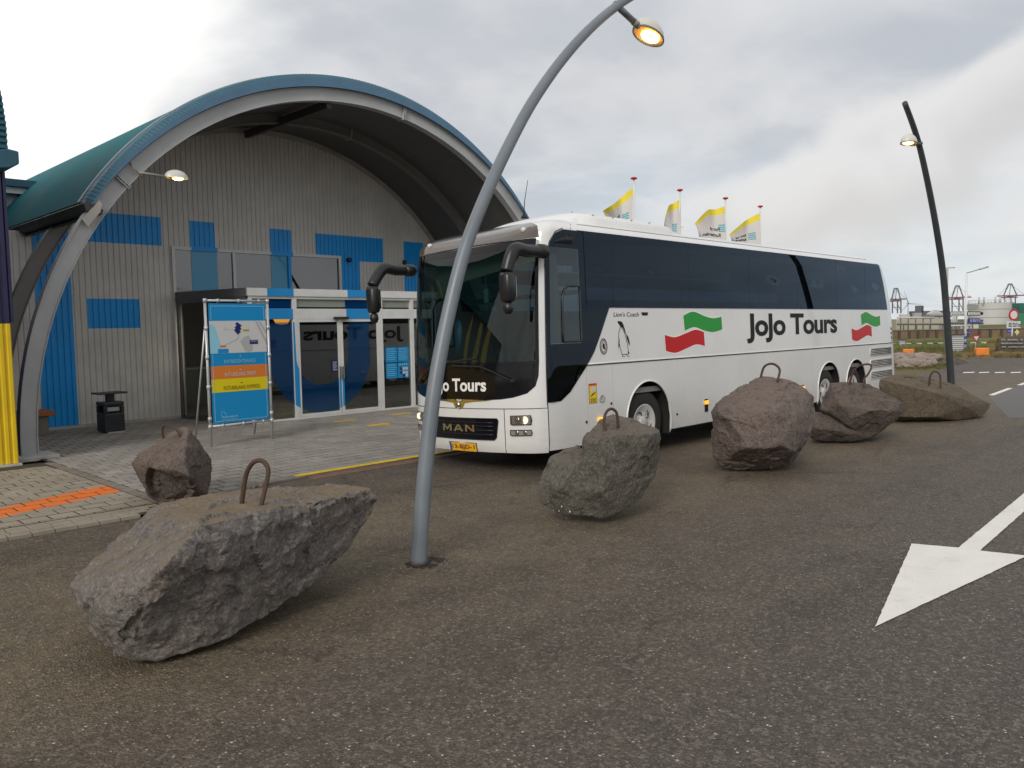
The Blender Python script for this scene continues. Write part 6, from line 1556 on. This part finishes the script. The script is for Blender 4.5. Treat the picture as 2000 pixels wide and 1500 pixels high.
# brown quay wall with pilasters: panels separate
wd_ = 80; pxs = [1735, 1756, 1776, 1793, 1812, 1829, 1848, 1868, 1890, 1912, 1934, 1956, 1985, 2030]
qw = empty('quay_wall', gd(1850, 664), 'long low brown wall of panels between posts beyond the grass', 'wall'); Q0 = Vector(qw.location)
M['quay'] = paint('brown_wall_panel', (.175, .125, .080), .85, .15, dirt=.35, scale=.8); M['quay_dark'] = paint('dark_wall_post', (.075, .055, .04), .8, .1)
for i, (a, b) in enumerate(zip(pxs, pxs[1:])):
    A, B = gd(a, 664-(a-1850)*.017), gd(b, 664-(b-1850)*.017); A.z = B.z = -.03
    u = (B-A).normalized(); w = Vector((-u.y, u.x, 0))
    MB().prism([A-Q0+u*.06, B-Q0-u*.06, B-Q0-u*.06+w*.3, A-Q0+u*.06+w*.3], (0, 0, 1.03)).build('wall_panel', M['quay'], qw)
    MB().prism([A-Q0-u*.12-w*.1, A-Q0+u*.10-w*.1, A-Q0+u*.10+w*.3, A-Q0-u*.12+w*.3], (0, 0, 1.01)).build('post', M['quay_dark'], qw)
    MB().prism([A-Q0-w*.1+Vector((0, 0, 1.04)), B-Q0-w*.1+Vector((0, 0, 1.04)), B-Q0+w*.4+Vector((0, 0, 1.04)), A-Q0+w*.4+Vector((0, 0, 1.04))], (0, 0, .08)).build('coping', M['kerb'], qw)
# black and white barrier beam
bb = empty('barrier_beam', gd(1840, 681), 'long low barrier beam with alternating cream and black blocks', 'barrier'); B0_ = Vector(bb.location)
M['cream'] = paint('cream_block', (.62, .56, .38), .7, .1)
a_ = 1748
while a_ < 1926:
    for mt, w_ in (('cream', 11), ('black', 10)):
        dpt = 60; A, Bp = at(a_, 676.5-(a_-1850)*.004, d=dpt), at(a_+w_, 676.5-(a_-1850)*.004, d=dpt); 
        u = (Bp-A); u.z = 0; u.normalize(); wv = Vector((-u.y, u.x, 0)); A.z = Bp.z = -.02
        MB().prism([A-B0_, Bp-B0_-u*.01, Bp-B0_-u*.01+wv*.35, A-B0_+wv*.35], (0, 0, .34)).build('beam_block', M[mt if mt == 'cream' else 'blackmetal'], bb); a_ += w_
def box_at(name, px0, px1, pyb, h, dep, mat, lab, cat, group=None, bev=.03):
    A, B = gd(px0, pyb), gd(px1, pyb); u = (B-A); w_ = u.length; u.normalize(); v_ = Vector((-u.y, u.x, 0)); v_ = v_ if v_.dot(_fw) > 0 else -v_
    o = MB().prism([Vector((0, 0, 0)), u*w_, u*w_+v_*dep, v_*dep], (0, 0, h)).build(name, mat, bevel=bev); o.location = A; tag(o, lab, cat, group); return o, u, v_, w_
box_at('orange_block', 1764, 1785.5, 697, .42, .8, M['orange_block'], 'orange block above the stone pile, left of the far lamp pole', 'block', 'orange concrete blocks on the verge')
box_at('orange_block', 1906, 1932, 698.5, .50, .9, M['orange_block'], 'orange block on the verge, right of the striped sign post', 'block', 'orange concrete blocks on the verge')
def cabinet(px0, px1, pyb, h, dep, lab, slats):
    A, B = gd(px0, pyb), gd(px1, pyb); u = (B-A); w_ = u.length; u.normalize(); v_ = Vector((-u.y, u.x, 0)); v_ = v_ if v_.dot(_fw) > 0 else -v_
    e = empty('utility_cabinet', A, lab, 'cabinet', 'grey utility cabinets on the verge')
    MB().prism([Vector((0, 0, 0)), u*w_, u*w_+v_*dep, v_*dep], (0, 0, h)).build('housing', M['vent2'], e, bevel=.02)
    MB().prism([-u*.05-v_*.05+Vector((0, 0, h)), u*(w_+.05)-v_*.05+Vector((0, 0, h)), u*(w_+.05)+v_*(dep+.05)+Vector((0, 0, h)), -u*.05+v_*(dep+.05)+Vector((0, 0, h))], (0, 0, .06)).build('lid', M['quay_dark'], e)
    for k in range(slats):
        z = .1+(h-.2)*k/slats; MB().prism([u*.05-v_*.02+Vector((0, 0, z)), u*(w_-.05)-v_*.02+Vector((0, 0, z)), u*(w_-.05)-v_*.05+Vector((0, 0, z-.04)), u*.05-v_*.05+Vector((0, 0, z-.04))], (0, 0, .05)).build('slat', M['signgrey'], e)
M['vent2'] = paint('grey_cabinet', (.27, .28, .26), .6, .08)
cabinet(1857, 1882.5, 688, 1.08, .6, 'large grey louvred cabinet between the far lamp pole and the striped post', 7)
cabinet(1756, 1768, 681, .62, .5, 'small grey cabinet just right of the coach tail', 3)
# stone pile
M['pile'] = rock_mat('pale_pile_stone', (.33, .25, .20), (.22, .18, .155), (.36, .30, .26), 9)
random.seed(21); stones = []
for q in range(5):
    bm = bmesh.new(); bmesh.ops.create_icosphere(bm, subdivisions=2, radius=.5)
    for v in bm.verts:
        v.co.z *= .62; v.co.x *= 1.15; v.co += v.co.normalized()*(.30*noise.noise(v.co*1.7+Vector((q*9, 0, 0)))+.08*noise.noise(v.co*5+Vector((q*3, 1, 0))))
    me = bpy.data.meshes.new('stone'); bm.to_mesh(me); bm.free(); me.materials.append(M['pile']); stones.append(me)
spots = []
for r_ in range(8):
    py = 716-r_*2.6; x0_, x1_ = (1756+ (7-r_)*.8, 1818+r_*4)
    n = 9
    for k in range(n):
        px = x0_+(x1_-x0_)*(k+.5*(r_ % 2))/n; spots.append((px+random.uniform(-2, 2), py+random.uniform(-1, 1), r_))
for i, (px, py, r_) in enumerate(spots):
    if px > 1842: continue
    c = gd(px, py+1.5); o = bpy.data.objects.new('pile_stone', stones[i % 5]); COL.objects.link(o); s_ = random.uniform(.34, .62)*(1.15 if px < 1800 else 1.0)
    o.location = (c.x, c.y, .06+random.uniform(0, .10)+.035*min(r_, 7-r_)); o.rotation_euler = (random.uniform(-.4, .4), random.uniform(-.4, .4), random.uniform(0, 6)); o.scale = (s_, s_, s_*.9)
    tag(o, 'pale stone in the pile beside the road behind the coach', 'stone', 'stones in the pile behind the coach')
o = rock_object('dark_stone', [[Vector(p) for p in ((-1.1, -.3, 0), (1.0, -.4, 0), (.7, .5, 0), (-.9, .5, 0), (-.5, 0, .25), (.1, .1, .42), (.6, 0, .15), (-1, 0, .1))]], RK[4]['mat'], 8, .06, .8); o.location = gd(1866, 711); tag(o, 'small dark flat stone on the road right of the far lamp pole', 'stone')
# light pole with direction signs
SP = gd(1884.5, 686); sdist = (SP-Vector((0, 0, CAM_H))).dot(_fw)
def zz(px, py, d): return at(px, py, d=d).z
sgp = empty('road_lamp', SP, 'white road lamp post with blue and white striped foot and long arm', 'lamp post'); zt = zz(1886, 534, sdist)
MB().tube([(0, 0, 0), (0, 0, zt*.5), (0, 0, zt)], [.085, .075, .05], 12).build('pole', M['white_frame'], sgp)
for k in range(3): 
    z0 = .08+k*.36; MB().tube([(0, 0, z0), (0, 0, z0+.18)], .09, 12).build('blue_band', M['plateblue'], sgp)
a0_ = Vector((0, 0, zt)); a1_ = at(1930, 521, d=sdist)-SP
MB().tube([a0_+Vector((0, 0, -.1)), a0_+Vector((0, 0, .02)), a0_.lerp(a1_, .15), a1_], .03, 8).build('arm', M['vent2'], sgp); MB().tube([a0_.lerp(a1_, .62), a1_], .055, 8).build('lamp_head', M['signgrey'], sgp)
uR = RT.copy(); uR.z = 0; uR.normalize(); uF = _fw.copy(); uF.z = 0; uF.normalize()
def board(name, px0, px1, py0, py1, d, mat, lab, cat, tip=0, rim=None, group=None, lines=0, lm=None, back=.04):
    A = at(px0, (py0+py1)/2, d=d); B = at(px1, (py0+py1)/2, d=d); hh = abs(at(px0, py0, d=d).z-at(px0, py1, d=d).z)/2; w = (B-A).dot(uR); zc = (A.z+B.z)/2
    e = empty(name, (A.x, A.y, 0), lab, cat, group)
    def q(a, z, o_=0): return uR*a+Vector((0, 0, z))-uF*(.12+o_)
    out_ = [q(0, zc-hh), q(w-tip, zc-hh), q(w, zc-hh*.45), q(w, zc+hh*.45), q(w-tip, zc+hh), q(0, zc+hh)] if tip else [q(0, zc-hh), q(w, zc-hh), q(w, zc+hh), q(0, zc+hh)]
    MB().prism(out_, uF*back).build('sign_plate', rim or mat, e)
    if rim: MB().prism([q(.05, zc-hh+.05, .01), q(w-.05-tip*.6, zc-hh+.05, .01), q(w-.05-tip*.6, zc+hh-.05, .01), q(.05, zc+hh-.05, .01)], uF*.01).build('sign_face', mat, e)
    for k in range(lines):
        z = zc+hh*(.62-1.24*(k+.5)/lines)
        mb = MB(); x = w*.12; random.seed(k+int(px0))
        while x < w*.80: l = random.uniform(.05, .22); mb.prism([q(x, z-hh*.10, .02), q(x+l, z-hh*.10, .02), q(x+l, z+hh*.10, .02), q(x, z+hh*.10, .02)], uF*.008); x += l+.05
        mb.build('lettering', lm or M['ink'], e)
    return e, q, w, zc, hh
D = sdist
board('direction_sign', 1885, 1909, 594.5, 605, D, M['vent2'], 'grey green back of a pointed sign, topmost on the striped post', 'sign', .25, group='direction signs on the striped post')
board('direction_sign', 1887, 1918.5, 608, 617, D, M['signwhite'], 'white pointed direction sign with dark tip, second on the striped post', 'sign', .25, M['black'], 'direction signs on the striped post', 2)
board('direction_sign', 1889, 1918.5, 622, 630, D, M['plateblue'], 'blue pointed direction sign with white lines, lowest arrow on the striped post', 'sign', .25, M['signnavy'], 'direction signs on the striped post', 2, M['whiteink'])
board('direction_sign', 1854, 1881, 608, 617.5, D, M['signwhite'], 'white direction sign pointing left beside the far lamp pole', 'sign', 0, M['vent2'], 'direction signs on the striped post', 2)
board('street_name_sign', 1878, 1896, 647.5, 651.5, D, M['plateblue'], 'small blue street name plate on the striped post', 'sign', lines=1, lm=M['whiteink'])
# pale lamp post mostly behind the far curved lamp
SP2 = gd(1846.5, 692); d2 = (SP2-Vector((0, 0, CAM_H))).dot(_fw); z2 = zz(1846.5, 523, d2)
pl2 = empty('road_lamp', SP2, 'pale green grey post almost hidden by the far curved lamp', 'lamp post'); MB().tube([(0, 0, 0), (0, 0, z2)], [.11, .06], 10).build('pole', paint('pale_green_pole', (.36, .38, .33), .6), pl2)
MB().tube([(0, 0, z2-.03), tuple(uR*.45+Vector((0, 0, z2-.02)))], .03, 6).build('arm', M['signgrey'], pl2)
# give-way sign
e = empty('give_way_sign', gd(1905, 688), 'small red and white inverted triangle sign above the orange block', 'sign'); dE = (Vector(e.location)-Vector((0, 0, CAM_H))).dot(_fw)
zc = zz(1905, 660, dE); MB().tube([(0, 0, 0), (0, 0, zc+.1)], .03, 8).build('post', M['galv'], e)
def tri(s_, o_): return [uR*(-s_)+Vector((0, 0, zc+s_*.62))-uF*o_, uR*s_+Vector((0, 0, zc+s_*.62))-uF*o_, Vector((0, 0, zc-s_*1.05))-uF*o_]
MB().prism(tri(.27, .05), uF*.02).build('sign_plate', M['red'], e); MB().prism(tri(.16, .07), uF*.012).build('sign_face', M['signwhite'], e)
# round prohibition sign with text plate
base = gd(1975.5, 692); dE = (base-Vector((0, 0, CAM_H))).dot(_fw)
e = empty('round_sign', base, 'round white sign with red ring on a tall post by the right edge', 'sign'); zc = zz(1979, 615.5, dE); MB().tube([(0, 0, 0), (0, 0, zc-.3)], .035, 8).build('post', M['galv'], e)
cR = (at(1979, 615, d=dE)-base); r_ = 9.6*dE/F_PX
def disc(r, o_, n=28, c=cR): return [c+uR*(r*math.cos(2*math.pi*k/n))+Vector((0, 0, 1))*(r*1.18*math.sin(2*math.pi*k/n))-uF*o_ for k in range(n)]
MB().prism(disc(r_, .05), uF*.03).build('sign_plate', M['red'], e); MB().prism(disc(r_*.70, .065), uF*.015).build('sign_face', M['signwhite'], e)
board('text_board', 1964, 1990.5, 627.5, 641, dE, M['signwhite'], 'white board with three dark text lines under the round sign', 'sign', lines=3)
board('blue_sign', 1965.5, 1972.5, 643, 650, dE, M['plateblue'], 'small blue square sign below the text board', 'sign', lines=1, lm=M['whiteink'])
e = empty('priority_sign', at(1984, 700, d=dE-.3)-Vector((0, 0, 1))*0, 'small yellow diamond sign right of the blue square', 'sign'); e.location.z = 0
zc = zz(1984, 649, dE-.3); r_ = 4.6*dE/F_PX
def dia(r, o_): return [Vector((0, 0, zc-r*1.25))-uF*o_, uR*r+Vector((0, 0, zc))-uF*o_, Vector((0, 0, zc+r*1.25))-uF*o_, uR*(-r)+Vector((0, 0, zc))-uF*o_]
MB().tube([(0, 0, 0), (0, 0, zc)], .025, 6).build('post', M['galv'], e); MB().prism(dia(r_, .05), uF*.02).build('sign_plate', M['signwhite'], e); MB().prism(dia(r_*.7, .065), uF*.012).build('sign_face', M['signyellow'], e)
# lettered boulder and brown mound
base = gd(1985, 693); dB = (base-Vector((0, 0, CAM_H))).dot(_fw); k_ = dB/F_PX
def LP(px, py, o_): p = at(px, py, d=dB+o_)-base; return p
e = empty('lettered_boulder', base, 'dark boulder with three rows of white lettering at the right edge', 'boulder')
o = rock_object('rock', [[LP(1946, 694, 0), LP(1950, 668, 0), LP(1962, 657, .1), LP(2000, 653, .2), LP(2035, 657, .1), LP(2050, 694, 0), LP(1955, 690, -.25), LP(2040, 690, -.25), LP(1965, 665, -.1), LP(2030, 663, -.1), LP(1955, 692, 1.2), LP(2040, 692, 1.2), LP(2000, 660, 1.1)]], RK[5]['mat'], 12, .07, .8, e)
mb = MB(); random.seed(5)
for r_i, (y_, xa, xb) in enumerate(((665, 1957, 1999), (672, 1958, 2008), (679, 1958, 2004))):
    x = xa
    while x < xb:
        if random.random() < .86:
            c = LP(x, y_, -.34); h = .058; w = .036; ch = random.choice('HENLITU')
            bars = {'H': [(0, 0, .25, 1), (.75, 0, 1, 1), (.25, .4, .75, .6)], 'E': [(0, 0, .25, 1), (.25, .8, 1, 1), (.25, .4, .8, .6), (.25, 0, 1, .2)], 'N': [(0, 0, .25, 1), (.75, 0, 1, 1), (.25, .5, .75, .8)], 'L': [(0, 0, .25, 1), (.25, 0, 1, .2)], 'I': [(.35, 0, .65, 1)], 'T': [(.38, 0, .62, .8), (0, .8, 1, 1)], 'U': [(0, 0, .25, 1), (.75, 0, 1, 1), (.25, 0, .75, .2)]}[ch]
            for a, b, c2, d in bars: mb.prism([c+uR*(a*w*1.6)+Vector((0, 0, b*h*1.4)), c+uR*(c2*w*1.6)+Vector((0, 0, b*h*1.4)), c+uR*(c2*w*1.6)+Vector((0, 0, d*h*1.4)), c+uR*(a*w*1.6)+Vector((0, 0, d*h*1.4))], uF*.12)
        x += 4.3
mb.build('lettering', M['signgrey'], e)['kind'] = 'stuff'
base = gd(1938, 694); e = rock_object('brown_mound', [[at(px, py, d=dB+o_)-base for px, py, o_ in ((1918, 696, .3), (1926, 668, .6), (1938, 652, 1), (1952, 648, 1), (1962, 660, 1), (1968, 695, .3), (1925, 695, 1.8), (1960, 690, 2), (1940, 693, -.2))]], M['verge_brown'], 14, .09, 1.6); e.location = base; tag(e, 'brown overgrown mound beside the lettered boulder', 'mound')
# storage tank, sheds, pipes
def far(px, py, d): return at(px, py, d=d)
M['tank'] = paint('tank_paint', (.50, .50, .48), .5, .05, dirt=.1, scale=.1); M['far_beige'] = paint('far_beige_wall', (.40, .37, .28), .8, .08, dirt=.1, scale=.1); M['far_grey'] = paint('far_grey', (.34, .35, .36), .7, .06, scale=.1)
M['far_dark'] = flat('far_dark_steel', (.11, .115, .125), .7); M['far_red'] = flat('far_crane_red', (.27, .13, .14), .7); M['far_green'] = paint('container_green', (.04, .24, .13), .6, .1, scale=.2); M['far_dkgreen'] = paint('container_dark_green', (.03, .13, .10), .6, .1, scale=.2)
d = 260; c = far(1932, 634, d); c.z = 0; tw_ = 37*d/F_PX; th_ = far(1932, 593, d).z
e = empty('storage_tank', c, 'big pale grey cylindrical storage tank left of the green containers', 'tank')
MB().lathe([(tw_, 0), (tw_, th_)], (0, 0, 0), 'Z', 48).build('shell', M['tank'], e); MB().lathe([(tw_+.02, th_), (tw_*.5, th_+.45), (0, th_+.6)], (0, 0, 0), 'Z', 48).build('roof', M['tank'], e)
for f_ in (.33, .72): MB().lathe([(tw_+.12, th_*f_), (tw_+.12, th_*f_+.15)], (0, 0, 0), 'Z', 48).build('ring_girder', M['far_grey'], e)
mb = MB()
for k in range(40):
    a = 2*math.pi*k/40; a2 = 2*math.pi*(k+1)/40; mb.tube([(tw_*math.cos(a), tw_*math.sin(a), th_), (tw_*math.cos(a), tw_*math.sin(a), th_+1.1)], .05, 4); mb.tube([(tw_*math.cos(a), tw_*math.sin(a), th_+1.1), (tw_*math.cos(a2), tw_*math.sin(a2), th_+1.1)], .05, 4)
mb.build('handrail', M['tank'], e)
for px in (1912, 1922, 1944, 1953): p = far(px, 590, d-6)-c; MB().tube([(p.x, p.y, th_), (p.x, p.y, th_+2.0)], .25, 6).build('vent_pipe', M['tank'], e)
def shed(px0, px1, py0, d, mat, lab, cat='building', rooff=0, name='shed', pyb=None, grp=None):
    A, B = far(px0, 630, d), far(px1, 630, d); A.z = B.z = 0; h = far(px0, py0, d).z; u = (B-A); u.z = 0; w_ = u.length; u.normalize(); v_ = Vector((-u.y, u.x, 0)); v_ = v_ if v_.dot(_fw) > 0 else -v_
    e = empty(name, A, lab, cat, grp); MB().prism([Vector(), u*w_, u*w_+v_*w_*.5, v_*w_*.5], (0, 0, h)).build('wall', mat, e)
    if rooff:
        p0, p1, p2 = Vector((0, 0, h)), u*w_+Vector((0, 0, h)), u*w_*.5+Vector((0, 0, h+rooff)); MB().prism([p0, p1, p2], v_*w_*.5).build('roof', M['tank'], e)
    return e, u, v_, w_, h
shed(1750, 1846, 623.5, 150, M['far_beige'], 'long low beige wall just above the brown wall', 'wall', name='long_wall')
shed(1815, 1842, 613, 240, M['far_grey'], 'grey shed with a pale pointed roof left of the far lamp pole', rooff=1.2)
shed(1785, 1800, 611, 230, M['far_grey'], 'small grey flat roofed shed behind the beige wall')
shed(1760, 1777, 614, 235, M['tank'], 'low pale shed just right of the coach roof end')
shed(1843, 1880, 632, 140, M['far_grey'], 'low grey plant building behind the louvred cabinet')
shed(1886, 1915, 634, 140, M['tank'], 'low white plant building below the blue arrow sign')
shed(1790, 1850, 607.5, 420, M['far_dark'], 'dark distant hall roof along the horizon')
e = empty('rooftop_tower', far(1795, 630, 400), 'small dark cage tower on the horizon right of the wind turbine', 'tower'); e.location.z = 0; z1_ = far(1795, 597, 400).z
mb = MB(); mb.box(-1.6, 1.6, -1.5, 1.5, z1_-2.6, z1_-.2)
for sx_ in (-1.5, 1.5): mb.box(sx_-.15, sx_+.15, -1.5, 1.5, 0, z1_)
mb.build('frame', M['far_dark'], e)
for i, (pa, pb_, py, d, r_) in enumerate([(1752, 1825, 620.5, 145, .16), (1752, 1880, 633.5, 120, .14), (1852, 1920, 631.5, 118, .16), (1800, 1870, 617.5, 160, .16), (1850, 1898, 636.0, 110, .12)]):
    e = empty('pipe_run', far(pa, py, d), 'long pipe on trestles in the plant, ' + ['above the beige wall', 'low before the beige wall', 'dark, below the blue arrow sign', 'behind the far lamp pole', 'lowest, before the tank'][i], 'pipe', 'pipe runs across the plant'); b0_ = Vector(e.location)
    pts = [far(pa, py, d)-b0_, far(pb_, py-(pb_-pa)*.004, d)-b0_]; MB().tube(pts, r_, 8).build('pipe', M['far_dark' if i in (1, 2, 3) else 'tank'], e)
    for k in range(5):
        p = pts[0].lerp(pts[1], (k+.5)/5); MB().tube([(p.x, p.y, p.z), (p.x, p.y, -b0_.z)], .10, 6).build('trestle', M['far_dark'], e)
# bent white pipes
for k in range(3):
    p = far(1859+k*3, 628, 120); p.z = 0; z1_ = far(1860, 618, 120).z
    pts = [(0, 0, 0)]+[(0+.5*(1-math.cos(a)), 0, z1_-.5+.5*math.sin(a)) for a in [math.pi*i/8 for i in range(9)]]+[(1.0, 0, 0)]
    o = MB().tube(pts, .09, 8).build('bent_pipe', M['tank']); o.location = p; tag(o, 'white bent pipe in the plant right of the far lamp pole', 'pipe', 'three bent white pipes')
# containers
for r_ in range(4):
    for c_ in range(2):
        d = 300; p = far(1990+c_*15, 640, d); z0 = r_*2.0; o = MB().box(0, 14.4*d/F_PX, 0, 6, 0, 1.95); me_v = [uR*v[0]+uF*v[1]+Vector((0, 0, v[2])) for v in o.v]; o.v = me_v
        for k in range(8):
            x = .1+k*.32; o.prism([uR*x-uF*.05, uR*(x+.14)-uF*.05, uR*(x+.14)-uF*.05+Vector((0, 0, 1.9)), uR*x-uF*.05+Vector((0, 0, 1.9))], uF*.04)
        ob = o.build('container', M['far_green' if r_ < 2 else 'far_dkgreen']); ob.location = (p.x, p.y, z0-.5)
        tag(ob, ['lowest', 'second', 'third', 'topmost'][r_]+' green container of the '+['left', 'right'][c_]+' stack behind the round sign', 'container', 'green containers stacked at the right edge')
# cranes
def crane(pxc, py_apex, py_boom, py_bot, half, b_l, b_r, lab, d=900, legs=None):
    base = far(pxc, 640, d); base.z = 0; k = d/F_PX
    e = empty('harbour_crane', base, lab, 'crane', 'container cranes on the horizon')
    uC = Vector((base.x, base.y, 0)).normalized()
    def q(px, py, o_=0): p = far(px, py, d)-base; p -= uC*p.dot(uC); return p+uC*o_
    def bar(mb, a, b, r_): mb.tube([a, b], r_, 4, sm=False)
    t = .62
    mb = MB()
    for o_ in (-6, 6):
        mb = MB(); bar(mb, q(pxc-3.5, py_apex, o_), q(pxc-half*.62, py_boom, o_), t); bar(mb, q(pxc+3.5, py_apex, o_), q(pxc+half*.62, py_boom, o_), t); bar(mb, q(pxc-3.5, py_apex, o_), q(pxc+3.5, py_apex, o_), t); bar(mb, q(pxc+1.5, py_apex, o_), q(pxc-half*.1, py_boom, o_), t*.6)
        mb.build('a_frame', M['far_dark'], e)
    mb = MB()
    for o_ in (-4, 4): bar(mb, q(b_l, py_boom, o_), q(b_r, py_boom-1.0, o_), .9); bar(mb, q(pxc-half*.9, py_boom+3.3, o_), q(pxc+half*.7, py_boom+2.6, o_), .9)
    mb.build('boom', M['far_red'], e)
    hb = q(pxc, py_boom+1.2); MB().box(hb.x-3, hb.x+3, hb.y-3, hb.y+3, hb.z-.8, hb.z+1.6).build('machinery_house', M['far_red'], e)
    for lx in legs:
        for o_ in (-7, 7): mb = MB(); bar(mb, q(lx, py_boom+1, o_), q(lx, py_bot, o_), .75); mb.build('leg', M['far_dark'], e)
    mb = MB(); bar(mb, q(legs[0], (py_boom+py_bot)/2+2), q(legs[-1], (py_boom+py_bot)/2+2), .4)
    for a, b in zip(legs, legs[1:]): bar(mb, q(a, py_boom+8), q(b, py_bot-4), .3)
    mb.build('bracing', M['far_dark'], e)
    mb = MB()
    for px in (b_l+1, b_l+(pxc-b_l)*.45, b_r-1, b_r-(b_r-pxc)*.45): bar(mb, q(pxc, py_apex), q(px, py_boom), .16)
    mb.build('stay_cables', M['far_dark'], e)
crane(1750, 563.5, 585, 612, 14, 1738, 1770, 'container crane partly hidden by the coach tail', legs=[1743, 1753, 1759.5])
crane(1870, 558.5, 581.5, 611, 18, 1851, 1897, 'container crane between the far lamp pole and the white sign post', legs=[1859.5, 1873, 1881])
crane(1973, 555, 578, 601, 21, 1947, 2004, 'container crane above the storage tank and round sign', legs=[1962, 1974, 1983])
e = empty('wind_turbine', far(1773.5, 640, 1100), 'thin three bladed wind turbine right of the coach roof end', 'wind turbine'); e.location.z = 0; b0_ = Vector(e.location); hb = far(1773.5, 593, 1100)-b0_
MB().tube([(0, 0, 0), (hb.x, hb.y, hb.z)], [.9, .55], 8).build('tower', M['far_grey'], e)
for a, b in ((1764.5, 568), (1799, 594.5), (1757, 611)): MB().tube([hb-uF*1.5, far(a, b, 1100)-b0_-uF*1.5], [.7, .15], 6).build('blade', M['far_grey'], e)
MB().box(hb.x-1.2, hb.x+1.2, hb.y-1.6, hb.y+1.6, hb.z-.8, hb.z+.8).build('nacelle', M['far_grey'], e)
